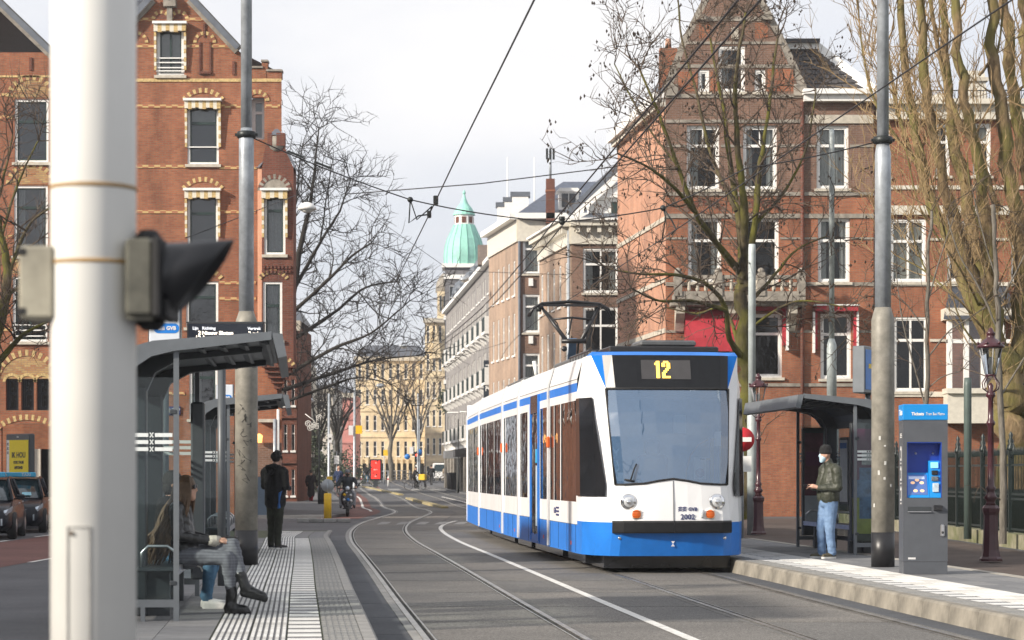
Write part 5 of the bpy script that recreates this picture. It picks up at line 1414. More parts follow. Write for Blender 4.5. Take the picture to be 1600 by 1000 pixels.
for k in range(12):
    (xa, ya_), (xb, yb_) = top[k], top[k+1]
    for (z0, z1, da, db) in ((.635, .66, .02, 0), (.66, .80, 0, 0), (.80, .825, 0, .03)):
        m.add([(xa, ya_+da, z0), (xb, yb_+da, z0), (xb, yb_+db, z1), (xa, ya_+db, z1)], [(0, 1, 2, 3)], T_bump if z0 == .66 else M_rubber)
    m.add([(xa, ya_+.03, .825), (xb, yb_+.03, .825), (xb, yb_+.2, .825), (xa, ya_+.2, .825)], [(0, 1, 2, 3)], M_rubber); m.add([(xa, ya_+.02, .635), (xa, ya_+.2, .635), (xb, yb_+.2, .635), (xb, yb_+.02, .635)], [(0, 1, 2, 3)], M_rubber)
for s, k in ((-1, 0), (1, 12)): x, y = top[k]; q = [(x, y+.02, .635), (x, y+.25, .635), (x, y+.25, .825), (x, y+.03, .825)]; m.add(q, [(0, 1, 2, 3) if s > 0 else (3, 2, 1, 0)], M_rubber)
m.bx(-.006, .006, top[6][1]-.003, top[6][1]+.05, .64, .82, T_dark)
m.build('bumper', nose_o)
for s in (-1, 1):
    p_ = front_pt(s*.69, 1.115)
    m = MB(); m.lathe([(.125, .03), (.125, -.015), (.105, -.035)], p_, M_chrome, 20, 'Y'); m.lathe([(.104, -.02), (.07, -.04), (0.0, -.052)], p_, M_lens, 20, 'Y')
    m.lathe([(.04, -.05), (.03, -.06), (0, -.063)], p_, M_chrome, 12, 'Y'); m.build('headlight', nose_o)
    p_ = front_pt(s*.575, .925)
    m = MB(); m.lathe([(.09, .02), (.09, -.012), (.078, -.02)], p_, M_white, 18, 'Y'); m.lathe([(.078, -.015), (.05, -.03), (0, -.036)], p_, T_orange, 18, 'Y')
    for k in range(5): m.bx(p_.x-.07, p_.x+.07, p_.y-.04, p_.y-.02, p_.z-.05+k*.025-.002, p_.z-.05+k*.025+.002, plain('lens_line', (.6, .25, .05), .4, var=0))
    m.build('turn_signal', nose_o)
    p_ = front_pt(s*.82, .56); m = MB(); m.lathe([(.028, .02), (.028, -.012), (.0, -.016)], p_, M_chrome, 12, 'Y'); m.build('tow_cap', nose_o)
    # cab side window (dark glass) on the tapering cheek
    m = MB()
    ck = lambda z, t: None
    def cheek(t, z):
        i = 0
        for i in range(len(rows)-1):
            if rows[i][0] <= z <= rows[i+1][0]: break
        u = (z-rows[i][0])/(rows[i+1][0]-rows[i][0]); j = int(t); f = t-j
        a = Vector(nose(*rows[i])[j]).lerp(Vector(nose(*rows[i])[j+1]), f); b_ = Vector(nose(*rows[i+1])[j]).lerp(Vector(nose(*rows[i+1])[j+1]), f)
        a.z, b_.z = rows[i][0], rows[i+1][0]
        p = a.lerp(b_, u); return Vector((s*-1*p.x if s > 0 else p.x, p.y, p.z)) + Vector((s*.03, -.012, 0))
    tz = [1.20, 1.38, 1.9, 2.4, 2.74]; tb = [2.55, 2.55, 2.35, 2.15, 2.03]
    for i in range(4):
        for a0, a1 in ((.12, 1.0), (1.0, 2.0), (2.0, None)):
            q = [cheek(a0, tz[i]), cheek(a1 if a1 else tb[i], tz[i]), cheek(a1 if a1 else tb[i+1], tz[i+1]), cheek(a0, tz[i+1])]
            m.quad(*(q if s < 0 else q[::-1]), T_dark)
    m.build('cab_side_window', nose_o)
p_ = front_pt(.45, .93); m = MB(); m.lathe([(.022, .06), (.028, .03), (.028, -.03), (.022, -.06)], p_+Vector((0, -.01, 0)), M_lens, 10); m.build('marker_lamp', nose_o)
# lettering on the nose
T_ink = plain('dark_blue_ink', (.02, .03, .13), .4, var=0)
p_ = front_pt(.22, .88); lettering('2002', .115, T_ink, nose_o, p_+Vector((0, -.008, 0)), yaw=.03, bold=.002)
p_ = front_pt(.30, 1.0); lettering('GVB', .075, T_ink, nose_o, p_+Vector((0, -.008, 0)), yaw=.03, bold=.002)
def wave_logo(mb, x, y, z, s, mt):
    for k in range(3):
        for i in range(2):
            a = x+(i*.9-.9)*s; zz = z+(k-1)*.34*s
            mb.prism([(a, y, zz-.10*s), (a+.35*s, y, zz+.02*s), (a+.8*s, y, zz-.02*s), (a+.8*s, y, zz+.16*s), (a+.35*s, y, zz+.2*s), (a, y, zz+.08*s)], (0, -.004, 0), mt)
m = MB(); p_ = front_pt(.14, 1.0); wave_logo(m, p_.x, p_.y-.006, 1.0, .075, T_ink); m.build('logo', nose_o)
m = MB(); p_ = front_pt(0, .47); m.prism([(-.03, p_.y-.004, .43), (.03, p_.y-.004, .43), (0, p_.y-.012, .47), (.03, p_.y-.014, .51), (-.03, p_.y-.014, .51), (0, p_.y-.012, .47)], (0, -.004, 0), T_white); m.build('jack_mark', nose_o)
fcab = Face((-HW-.004, 0, 0), (0, -1, 0), (-1, 0, 0))
lettering('GVB', .14, T_ink, cab, Vector((-HW-.006, 4.1, .92)), yaw=-PI/2); m = MB()
for k in range(3): m.bx(-HW-.008, -HW-.002, 3.6, 3.95, .84+k*.06, .87+k*.06, T_ink)
m.build('logo', cab)
# destination display: black glass, dim matrix, LED digits
disp_a, disp_b = Vector(N[4][7]), Vector(N[5][7])
up_ = (disp_b-disp_a).normalized(); 
def dpt(x, v): p = disp_a.lerp(disp_b, v); return Vector((x, p.y+.06*abs(x/.98)**2.2-.014, p.z))
m = MB(); m.quad(dpt(-.42, .28), dpt(.36, .28), dpt(.36, .85), dpt(-.42, .85), plain('matrix_grey', (.05, .048, .05), .5, var=.1)); m.build('display_matrix', nose_o)
m = MB(); D = {'1': ['0110', '1110', '0110', '0110', '0110', '0110', '0110', '0110', '0110'], '2': ['01110', '11011', '11011', '00011', '00110', '01100', '11000', '11000', '11111']}
xx = -.21
for ch in '12':
    for r, ln in enumerate(D[ch]):
        for c, v in enumerate(ln):
            if v == '1':
                a = dpt(xx+c*.026, .82-r*.056); b_ = dpt(xx+c*.026+.027, .82-r*.056-.057); 
                m.add([(a.x, b_.y-.006, b_.z), (b_.x, b_.y-.006, b_.z), (b_.x, a.y-.006, a.z), (a.x, a.y-.006, a.z)], [(0, 1, 2, 3)], T_led)
    xx += .115
m.build('lettering', nose_o)
# cab interior
m = MB(); m.bx(-1.0, 1.0, .55, 1.8, .08, .32, T_dark); m.bx(-1.15, 1.15, 1.5, 1.8, .12, .3, T_dark); m.build('underfloor_shade_box', cab)  # dark boxes added below the nose to deepen the shadow under the tram
m = MB(); m.bx(-.8, .8, .35, 1.0, 1.05, 1.32, T_grey, .05); m.bx(-1.1, 1.1, 1.9, 1.95, .56, 2.8, T_int); m.bx(-.85, .85, .5, 1.9, .5, .56, T_grey)
m.bx(-.3, .25, 1.3, 1.75, 1.0, 1.15, T_seat, .05); m.bx(-.28, .23, 1.65, 1.8, 1.15, 1.85, T_seat, .05); m.bx(-.15, .1, 1.66, 1.78, 1.85, 2.1, T_seat, .04)
m.bx(-1.0, 1.0, .6, 1.9, 2.8, 2.84, T_int); m.bx(-1.02, -.9, 1.8, 1.89, .56, 2.8, T_white); m.bx(.35, .55, 1.85, 1.9, 2.2, 2.5, T_white)
m.build('cab_interior', nose_o)
m = MB(); m.tube([(.28, .55, 1.32), (.30, .55, 1.6), (.38, .56, 1.85), (.5, .6, 2.0), (.66, .65, 2.08)], .018, plain('handrail_tan', (.5, .3, .18), .5, var=.05), 6)
m.tube([(.42, .5, 1.72), (.5, .5, 1.78), (.7, .52, 1.78)], .022, T_yel, 6); m.tube([(.7, .52, 1.4), (.72, .6, 2.1)], .03, T_yel, 6); m.bx(.80, .83, .4, .44, 1.35, 2.15, T_yel); m.build('handrail', nose_o)
m = MB(); m.bx(.36, .55, .22, .225, 1.46, 1.80, plain('card_white', (.75, .76, .78), .6, var=0)); m.lathe([(.075, 0), (.0, -.001)], (.455, .217, 1.56), plain('card_red', (.45, .15, .2), .6, var=0), 14, 'Y'); m.bx(.45, .52, .2, .22, 1.76, 1.785, M_black)
m.bx(.70, .80, .3, .31, 1.98, 2.2, M_white); m.build('ticket_notice', nose_o)
# roof gear
m = MB()
m.bx(-.85, .9, .95, 2.2, 3.46, 3.56, M_black, .02); m.bx(-.35, .55, 1.0, 1.9, 3.56, 3.66, T_grey, .03); m.bx(-.98, .95, 2.3, 4.6, 3.46, 3.58, M_black, .02)
for k in range(9): m.bx(-1.02, -.96, 1.6+k*.33, 1.75+k*.33, 3.44, 3.52, T_grey)
m.build('roof_equipment', cab)
for Mx, L, par in ((Mx2, L2_, m2), (Mx4, L4_, m4)):
    m = MB(); m.bx(-.8, .8, .5, L-1.6, 3.46, 3.62, T_grey, .03); m.build('roof_equipment', par)
m = MB(); m.tube([(-.95, 4.6, 3.4), (-1.02, 4.55, 3.75)], .04, M_white, 6); m.build('aerial', m2)
# pantograph
yp = 1.9
pan = put('pantograph', None, tram, M=Mx3)
m = MB(); m.bx(-.6, .6, yp-.5, yp+.9, 3.5, 3.58, T_grey); 
for x in (-.45, .45):
    for y in (yp-.4, yp+.8): m.lathe([(.05, -.1), (.07, -.05), (.05, 0), (.07, .04)], (x, y, 3.5), M_dred, 8)
m.build('base_frame', pan)
m = MB(); m.beam((.08, yp+.85, 3.6), (-.02, yp-.35, 4.28), .16, .09, plain('arm_blue', (.08, .16, .28), .4, var=.1)); m.tube([(.2, yp+.8, 3.6), (.1, yp-.3, 4.22)], .02, M_iron, 6); m.build('lower_arm', pan)
m = MB()
for s in (-1, 1): m.tube([(s*.16, yp-.35, 4.28), (s*.62, yp+.25, 5.02)], [.045, .03], M_black, 7); m.tube([(s*.28, yp-.2, 4.46), (s*.28+.0, yp-.2, 4.47)], .03, M_black, 6)
m.tube([(-.25, yp-.35, 4.26), (.25, yp-.35, 4.26)], .05, M_black, 7); m.tube([(-.42, yp-.02, 4.72), (0, yp-.05, 4.76), (.42, yp-.02, 4.72)], .025, M_black, 6); m.tube([(0, yp-.05, 4.76), (-.1, yp-.3, 4.4)], .02, M_black, 6)
m.tube([(-.58, yp+.22, 4.98), (-.3, yp-.0, 4.65), (-.22, yp-.3, 4.3)], .014, M_black, 5)
m.lathe([(.06, -.01), (.06, .01)], (-.2, yp-.38, 4.1), M_black, 8, 'Y'); m.build('upper_arm', pan)
m = MB()
for y in (yp+.12, yp+.38):
    m.tube([(-.86, y, 4.80), (-.78, y, 4.96), (-.6, y, 5.06), (0, y, 5.11), (.6, y, 5.06), (.78, y, 4.96), (.86, y, 4.80)], .028, M_black, 7)
    m.bx(-.55, .55, y-.03, y+.03, 5.02, 5.05, M_black)
for x in (-.6, .6): m.bx(x-.03, x+.03, yp+.1, yp+.4, 4.98, 5.03, M_black); m.lathe([(.05, -.05), (.05, .05)], (x-.05, yp+.25, 4.95), M_iron, 8)
m.build('collector_bow', pan)
# ------------------------------------------------------------------ tram stop furniture, poles, wires
M_fas = plain('shelter_fascia', (.135, .15, .165), .4, .1, var=.08)
M_plex = plain('stripe_white', (.72, .76, .75), .5, var=.05)
def shelter(label, loc, rz, sgn, n_adv, L=4.35, near_poster=None):
    """local: x = 0 rear, x*sgn towards the track; y = along, away from the camera; z up"""
    t = thing('tram_shelter', label, 'tram shelter', loc, rz, 'tram stop shelters')
    S = Matrix.Diagonal((sgn, 1, 1, 1))
    def B():
        b = MB(); b.M = S; return b
    def done(b, name, par=None):
        if sgn < 0: b.f = [f[::-1] for f in b.f]
        return b.build(name, par or t)
    prof = [(-.02, 2.16), (.0, 2.34), (.06, 2.45), (.16, 2.52), (.32, 2.56), (1.42, 2.655)]
    b = B(); pts = [(x, 0, z) for x, z in prof]+[(1.42, 0, 2.60), (.34, 0, 2.50), (.2, 0, 2.455), (.1, 0, 2.38), (.05, 0, 2.28), (.03, 0, 2.16)]
    b.prism(pts[::-1], (0, L, 0), M_shop); done(b, 'roof')
    b = B(); b.prism([(1.40, -.04, 2.665), (1.50, -.04, 2.655), (1.54, -.04, 2.45), (1.46, -.04, 2.43)], (0, L+.08, 0), M_fas); done(b, 'roof_edge')
    for y in (-.045, L):
        b = B(); b.prism([(-.025, y, 2.16), (.0, y, 2.36), (.06, y, 2.47), (.16, y, 2.54), (.32, y, 2.585), (1.40, y, 2.675), (1.40, y, 2.60), (.5, y, 2.49), (.3, y, 2.44), (.18, y, 2.36), (.1, y, 2.25), (.06, y, 2.16)][::-1], (0, .045, 0), M_fas); done(b, 'roof_end')
    for k in range(4):
        b = B(); x = .62+.2*k; b.prism([(x, .06, 2.56+.017*k), (x+.12, .06, 2.57+.017*k), (x+.16, .06, 2.515+.016*k), (x+.13, .06, 2.51+.016*k)], (0, L-.12, 0), M_shopd); done(b, 'louvre')
    for y in (.9, L-.9):
        b = B(); b.bx(.02, .20, y-.11, y+.11, 0, 2.2, M_shopd, .015)
        b.prism([(.02, y-.08, 2.2), (.20, y-.08, 2.15), (.28, y-.08, 2.33), (.5, y-.08, 2.45), (1.3, y-.08, 2.53), (1.3, y-.08, 2.6), (.3, y-.08, 2.5), (.1, y-.08, 2.4)], (0, .16, 0), M_shopd); done(b, 'column')
    for y, pos in ((.0, near_poster), (L-.06, n_adv)):
        b = B(); b.bx(.50, .55, y, y+.05, .0, 2.5, M_fas); done(b, 'end_post')
        b = B(); b.bx(.02, .50, y, y+.05, .13, .2, M_fas); b.bx(.2, .24, y, y+.05, 0, .13, M_fas); b.bx(0, .04, y, y+.05, 0, 2.2, M_fas); done(b, 'end_frame')
        g = B(); g.bx(.04, .50, y+.018, y+.03, .2, 2.25, G_shel); go = done(g, 'end_glass')
        g = B()
        for k in range(3): g.bx(.05, .27, y+.012, y+.0165, 1.70-k*.065, 1.735-k*.065, M_plex); g.bx(.33, .49, y+.012, y+.0165, 1.70-k*.065, 1.735-k*.065, M_plex)
        for k in range(3):
            for s in (-1, 1): g.beam((.285, y+.014, 1.7175-k*.065-s*.022), (.315, y+.014, 1.7175-k*.065+s*.022), .004, .010, M_plex)
        o = done(g, 'glass_stripe', go)
        for z in (.35, 1.93): b = B(); b.box((.50, y+.024, z), (.07, .06, .05), M_shopd, .01); done(b, 'glass_clamp', go)
    for k in range(3):
        y0, y1 = .06+k*(L-.12)/3, .06+(k+1)*(L-.12)/3
        g = B(); g.bx(.0, .012, y0+.02, y1-.02, .25, 2.2, G_shel); go = done(g, 'rear_glass')
        g = B()
        for q in range(3): g.bx(.013, .017, y0+.05, y1-.05, 1.70-q*.065, 1.735-q*.065, M_plex)
        done(g, 'glass_stripe', go)
    b = B(); b.bx(-.02, .03, 0, L, .16, .24, M_shop); b.bx(-.02, .03, 0, L, 2.19, 2.23, M_shop); done(b, 'rear_rail')
    be = put('bench', None, t)
    b = B(); b.bx(.13, .52, .35, L-.5, .44, .48, M_shopd, .01); b.bx(.5, .53, .35, L-.5, .41, .485, M_steel); done(b, 'seat', be)
    for y in (.9, L-.9): b = B(); b.bx(.16, .42, y-.06, y+.06, 0, .44, M_shopd); done(b, 'bench_leg', be)
    for y in np.linspace(.45, L-.6, 4):
        b = B(); b.tube([(.18, y, .48), (.18, y, .62), (.24, y, .68), (.42, y, .68), (.50, y, .62), (.51, y, .48)], .014, M_steel, 6); done(b, 'armrest', be)
    # timetable panel and poster case
    b = B(); b.bx(.03, .055, L*.55, L*.55+.65, .8, 2.0, M_shopd); pc = done(b, 'timetable_case')
    b = B(); b.bx(.056, .06, L*.55+.05, L*.55+.6, .85, 1.95, plain('paper_white', (.62, .63, .62), .8, var=.06)); b.bx(.061, .064, L*.55+.08, L*.55+.57, 1.8, 1.9, plain('paper_blue', (.05, .16, .4), .7, var=0)); done(b, 'timetable', pc)
    return t, B, done
shl, B_, dn = shelter('dark grey tram shelter with the seated woman in it', (gx(440, 20.6)-1.5, 20.6, ZL), -math.atan(slope(CL, 22)), 1, None)
b = B_(); b.bx(.47, .62, 3.95, 4.15, .2, 2.15, M_shop, .02); dn(b, 'poster_case')
sh2, B_, dn = shelter('dark grey tram shelter behind the graffiti-marked steel pole', (gx(450, 36.4)-1.5, 36.4, ZL), -math.atan(slope(CL, 38)), 1, None)
shr, B_, dn = shelter('dark grey tram shelter with advert posters beside the man in the green jacket', (gx(1244, 37.2)+1.5, 37.2, ZR), -math.atan(slope(CR, 39)), -1, None)
# posters in the right shelter: near end and far end cases
PW = plain('poster_purple', (.10, .02, .06), .4, var=.1); PG = plain('poster_lime', (.30, .32, .06), .4, var=.15); PB = plain('poster_blue', (.08, .16, .30), .4, var=.4, scale=7); PD = plain('poster_dark', (.10, .03, .045), .4, var=.3)
for y, fr in ((.16, 0), (4.0, 1)):
    b = B_(); b.bx(.10 if fr else .04, .50 if fr else .56, y, y+.14, .22, 2.2, M_shopd, .015); pc = dn(b, 'poster_case')
    b = B_()
    if not fr:
        b.bx(.07, .53, y-.006, y-.001, 1.25, 2.1, PW); b.bx(.07, .53, y-.006, y-.001, .95, 1.25, PB); b.bx(.07, .53, y-.006, y-.001, .35, .95, PG)
        b.bx(.2, .42, y-.009, y-.006, .6, 1.45, PB); b.bx(.22, .38, y-.009, y-.006, 1.5, 1.7, plain('poster_grey', (.4, .4, .4), .5, var=.4, scale=9))
    else:
        b.bx(.13, .47, y-.006, y-.001, .95, 2.1, PD); b.bx(.13, .47, y-.006, y-.001, .4, .95, plain('poster_pale', (.3, .32, .34), .5, var=.1)); b.bx(.15, .45, y-.009, y-.006, 1.5, 1.75, PW)
    dn(b, 'poster', pc)

def step_pole(name, label, X, Y, z0, secs, mats, group=None, cat='pole', base=None):
    t = thing(name, label, cat, (X, Y, z0), 0, group); z = 0
    for i, (r, h) in enumerate(secs):
        b = MB(); nr = secs[i+1][0] if i+1 < len(secs) else r*.9
        b.lathe([(r, z), (r, z+h-.18 if h > .6 else z+h), (nr, z+h)], (0, 0, 0), mats[i], 18); b.build('pole_section', t); z += h
    if base:
        b = MB(); b.lathe([(secs[0][0]+.004, 0), (secs[0][0]+.004, base)], (0, 0, 0), M_black, 18); b.build('dark_base_band', t)
    return t
pl = step_pole('catenary_pole', 'grey steel overhead wire pole with graffiti beside the woman in the shelter', gx(385, 33.6), 33.6, ZL, [(.17, 3.8), (.112, 2.75), (.083, 3.2)], [M_pgrey, M_galv, M_galv], 'overhead wire poles', base=.52)
pr = step_pole('catenary_pole', 'stained grey steel overhead wire pole beside the ticket machine', gx(1379.5, 32.4), 32.4, ZR, [(.165, 3.75), (.115, 2.4), (.085, 3.6)], [M_pgrey, M_galv, M_galv], 'overhead wire poles', base=.50)
for t, z, r in ((pl, 6.45, .125), (pr, 6.17, .125)):
    b = MB(); b.lathe([(r, -.05), (r+.015, -.04), (r+.015, .04), (r, .05)], (0, 0, z), M_iron, 16); b.bx(-.17, .17, -.02, .02, z-.02, z+.02, M_iron); b.build('clamp', t)
b = MB(); rg = random.Random(3)
for k in range(9):
    z = 2.35-k*.13; x = rg.uniform(-.09, .02); P = []
    for q in range(6):
        xx = x+rg.uniform(-.06, .10); zz = z+rg.uniform(-.09, .06); xx = max(-.13, min(.13, xx)); P.append((xx, -math.sqrt(.1745**2-xx*xx), zz))
    b.tube(P, .0035, M_black, 4)
b.build('graffiti', pl)
b = MB()
for k in range(8):
    b = MB(); a = rg.uniform(-2.6, -.9); z = rg.uniform(.8, 2.3); b.box((.167*math.cos(a), .167*math.sin(a), z), (.03, .004, rg.uniform(.02, .07)), plain('sticker_rest', (.5, .5, .47), .8, var=.1), rz=a+PI/2); b.build('sticker_scrap', pr)
step_pole('lighting_pole', 'slim pale grey pole behind the tram right of the bare mossy tree', gx(1175, 57), 57, .0, [(.125, 3.2), (.095, 4.2)], [plain('pale_pole', (.45, .50, .50), .5, .1, var=.1), MATS['pale_pole']], 'slim pale poles')
step_pole('lighting_pole', 'tall thin pale pole standing behind the shelter roof', gx(1299.5, 62), 62, .1, [(.19, 3.3), (.135, 1.9), (.075, 5.8)], [MATS['pale_pole']]*3, 'slim pale poles')
step_pole('lighting_pole', 'thin green pole behind the lamp post with stay rods', gx(1512, 50), 50, .1, [(.085, 3.6)], [plain('pole_green', (.08, .11, .10), .5, .1, var=.1)], 'slim pale poles')

# foreground signal pole (white), with its signal heads
fp = thing('signal_pole', 'white painted signal pole standing out of focus close to the camera', 'signal pole', (gx(146, 5.5), 5.5, 0))
M_pw = plain('pole_white', (.72, .715, .68), .42, var=.04, scale=2)
b = MB(); b.lathe([(.104, 0), (.104, 5.2)], (0, 0, 0), M_pw, 48); b.build('pole', fp)
for z in (2.232, 2.048):
    b = MB(); b.lathe([(.1045, -.005), (.1065, -.004), (.1065, .004), (.1045, .005)], (0, 0, z), plain('strap_brown', (.34, .21, .08), .6, var=.15), 48); b.build('strap', fp)
def on_pole(px, py, lift=.0):
    x = (px-146)/F*5.5; return (x, -math.sqrt(max(1e-6, (.104+lift)**2-x*x)), CAMH-(py-742)/F*5.5)
b = MB()
for (xa, xb, ya, yb) in ((118, 153, 822, 1010),):
    n = 8
    for k in range(n):
        p0, p1 = on_pole(xa+(xb-xa)*k/n, ya, .002), on_pole(xa+(xb-xa)*(k+1)/n, ya, .002)
        b.beam(p0, p1, .004, .0025, M_concd)
    for xe in (xa, xb):
        p0 = on_pole(xe, ya, .0022); b.beam((p0[0], p0[1], .75), p0, .002, .004, M_concd)
b.build('access_door', fp)
b = MB(); p0 = on_pole(125, 832, .003); b.lathe([(.006, -.003), (.0, -.0045)], p0, plain('lock_brown', (.12, .08, .05), .6, var=0), 10, 'Y'); b.build('lock', fp)
b = MB()
for k in range(4):
    p0, p1 = on_pole(81.5+k*2.2, 408, .0015), on_pole(81.5+(k+1)*2.2, 408, .0015); q0, q1 = on_pole(81.5+k*2.2, 390, .0015), on_pole(81.5+(k+1)*2.2, 390, .0015)
    b.quad(p0, p1, q1, q0, plain('sticker_sky', (.12, .42, .75), .5, var=0))
b.build('sticker', fp)
def fpx(px): return (px-146)/F*5.5
def fpz(py): return CAMH-(py-742)/F*5.5
M_sig = plain('signal_grey', (.085, .083, .066), .5, var=.3, scale=14); M_sigb = plain('signal_beige', (.30, .28, .22), .5, var=.22, scale=9)
sh = put('signal_head', None, fp)
b = MB(); b.bx(fpx(206), fpx(249), -.10, .12, fpz(498), fpz(378), M_sig, .008); b.bx(fpx(206), fpx(246), -.085, .1, fpz(503), fpz(496), M_sig); b.build('housing', sh)
b = MB(); b.bx(fpx(248), fpx(262), -.105, .125, fpz(500), fpz(376), M_rubber, .006); b.bx(fpx(262), fpx(272), -.09, .10, fpz(502), fpz(470), M_rubber, .006)
b.lathe([(.03, 0), (.034, .012), (.02, .03)], (fpx(232), 0, fpz(379)), M_rubber, 14); b.lathe([(.02, 0), (.035, .014), (.035, .03)], (fpx(236), 0, fpz(517)), M_rubber, 12); b.build('seal', sh)
b = MB(); vs_ = []; fs_ = []; n = 22; rv = .088; zc = fpz(436)
for ri, rad in ((0, rv), (1, rv-.004)):
    for k in range(n+1):
        a = R(-62)+R(304)*k/n                    # hood open at the bottom
        y, z = -rad*math.cos(a), rad*math.sin(a)
        frac = (z+rv)/(2*rv)
        x1 = fpx(268)+(fpx(365)-fpx(268))*max(0, min(1, (frac)**.8))
        vs_ += [(fpx(258), y, zc+z), (x1, y, zc+z+.010*((x1-fpx(258))/.17))]
N1 = 2*(n+1)
for k in range(n):
    a = 2*k; fs_.append((a, a+2, a+3, a+1)); fs_.append((N1+a, N1+a+1, N1+a+3, N1+a+2)); fs_.append((a+1, a+3, N1+a+3, N1+a+1))
b.add(vs_, fs_, plain('visor_black', (.018, .019, .022), .35, var=.1), True); b.build('visor', sh)
b = MB(); b.lathe([(.08, 0), (.06, .012), (0, .018)], (fpx(262), 0, zc), plain('signal_lens', (.06, .06, .05), .1, var=.1), 18, 'X'); b.build('lens', sh)
sb = put('signal_head', None, fp)
b = MB(); b.bx(fpx(39), fpx(92), -.07, .10, fpz(500), fpz(388), M_sigb, .006); b.build('housing', sb)
b = MB()
for y in (397, 489): b.bx(fpx(39)-.002, fpx(50), -.073, .02, fpz(y+6), fpz(y-5), M_rubber, .002)
b.build('hinge', sb)

# ticket machine
tm = thing('ticket_machine', 'dark grey ticket machine with blue top band and blue screen recess', 'ticket machine', (gx(1446, 29.95), 29.95, ZR), R(-3.2))
M_tm = plain('machine_grey', (.085, .092, .105), .38, .15, var=.07); M_tmb = plain('machine_blue', (.0, .235, .62), .4, var=.03); M_tmr = plain('recess_blue', (.008, .05, .34), .4, var=.08)
w2, dp = .295, .50
b = MB()
b.bx(-w2, w2, .0, dp, .17, .72, M_tm); b.bx(-w2, w2, 0, dp, 1.77, 2.06, M_tm); b.bx(-w2, -.245, 0, dp, 1.02, 1.77, M_tm); b.bx(.215, w2, 0, dp, 1.02, 1.77, M_tm); b.bx(-.245, .215, .24, dp, 1.02, 1.77, M_tm); b.bx(-w2, w2, 0, dp, .72, 1.02, M_tm); b.build('cabinet', tm)
b = MB(); b.bx(-w2+.003, w2-.003, .003, dp-.003, 0, .168, M_tm, .004); b.build('plinth', tm)
b = MB(); b.bx(-w2-.003, w2+.003, -.004, dp+.004, 2.063, 2.275, M_tmb, .006); tb_ = b.build('top_band', tm)
lettering('Tickets', .056, M_white, tb_, Vector((-.185, -.0065, 2.145)), align='LEFT', bold=.0022); lettering('Tram Bus Metro', .056, M_white, tb_, Vector((.005, -.0065, 2.145)), align='LEFT', sx=.66)
lettering('Tickets', .11, M_white, tb_, Vector((-w2-.0055, .24, 2.165)), yaw=-PI/2, bold=.002, sx=1.1)
rc = put('screen_recess', None, tm)
b = MB(); b.bx(-.244, .214, .225, .238, 1.03, 1.765, M_tmr); b.bx(-.2445, -.235, .005, .22, 1.025, 1.765, M_tmr); b.bx(.205, .2145, .005, .22, 1.025, 1.765, M_tmr); b.bx(-.24, .21, .005, .22, 1.758, 1.768, M_tmr); b.build('recess_lining', rc)
b = MB(); b.prism([(-.243, .02, 1.025), (-.243, .224, 1.025), (-.243, .224, 1.36), (-.243, .19, 1.36)], (.30, 0, 0), M_tmb); b.prism([(.06, .015, 1.025), (.06, .224, 1.025), (.06, .224, 1.52), (.06, .15, 1.52)], (.152, 0, 0), M_tmb); b.build('console', rc)
b = MB(); nrm = Vector((0, -.335, .17)).normalized(); o_ = Vector((-.095, .105, 1.195)); ux_ = Vector((1, 0, 0)); uy_ = Vector((0, .17, .335)).normalized()
def con(u, v, d=.004): return o_+ux_*u+uy_*v+nrm*d
b.quad(con(-.13, -.15), con(.13, -.15), con(.13, .15), con(-.13, .15), glow('screen_blue', (.05, .10, .26), .55)); b.build('screen', rc)
b = MB()
for (u, v) in ((-.06, .03), (.06, .03), (.0, .07), (-.03, -.09), (.06, -.09)):
    b.add([con(u+.03*math.cos(2*PI*k/10), v+.022*math.sin(2*PI*k/10), .006) for k in range(10)], [tuple(range(10))], glow('screen_orange', (.75, .45, .25), .6))
for k in range(3): b.quad(con(-.11, .115-k*.014, .006), con(.1, .115-k*.014, .006), con(.1, .122-k*.014, .006), con(-.11, .122-k*.014, .006), glow('screen_white', (.6, .65, .75), .5))
b.build('screen_button', rc)
for k, (x0, x1, z0, z1, mt, y) in enumerate(((.085, .185, 1.42, 1.5, 'k1', .14), (.095, .175, 1.33, 1.39, 'k2', .11), (.09, .18, 1.25, 1.31, 'k3', .09), (.10, .18, 1.10, 1.22, 'k4', .06))):
    b = MB(); y = .015+.135*(z0-1.025)/.495-.012; b.bx(x0, x1, y-.01, y+.03, z0, z1, (glow('pay_screen', (.2, .5, .75), .6), M_black, plain('keypad', (.12, .13, .14), .5, var=.5, scale=60), plain('slot_pale', (.45, .55, .62), .5, var=.2, scale=30))[k], .004); b.build(('payment_display', 'card_slot', 'keypad', 'coin_tray')[k], rc)
for x in (-.1, .13): b = MB(); b.lathe([(.018, .0), (.016, -.008), (0, -.010)], (x, .224, 1.62), M_steel, 10, 'Y'); b.build('recess_lamp', rc)
b = MB(); b.bx(-.235, .075, -.006, .004, .84, .905, M_shopd, .003); b.bx(-.235, .075, -.03, .0, .832, .842, M_steel); b.build('ticket_slot', tm)
b = MB(); b.prism([(.11, 0, .85), (.11, -.06, .86), (.11, -.06, .90), (.11, 0, .925)], (.11, 0, 0), M_black); b.build('coin_return', tm)
b = MB(); b.box((.225, -.012, .585), (.055, .03, .16), M_steel, .012); b.lathe([(.018, 0), (.016, -.006)], (.225, -.027, .56), M_black, 10, 'Y'); b.build('lock_handle', tm)
b = MB(); b.bx(-.23, -.13, -.003, .001, .20, .225, plain('plate_white', (.6, .6, .6), .5, var=0)); b.build('serial_plate', tm)
b = MB()
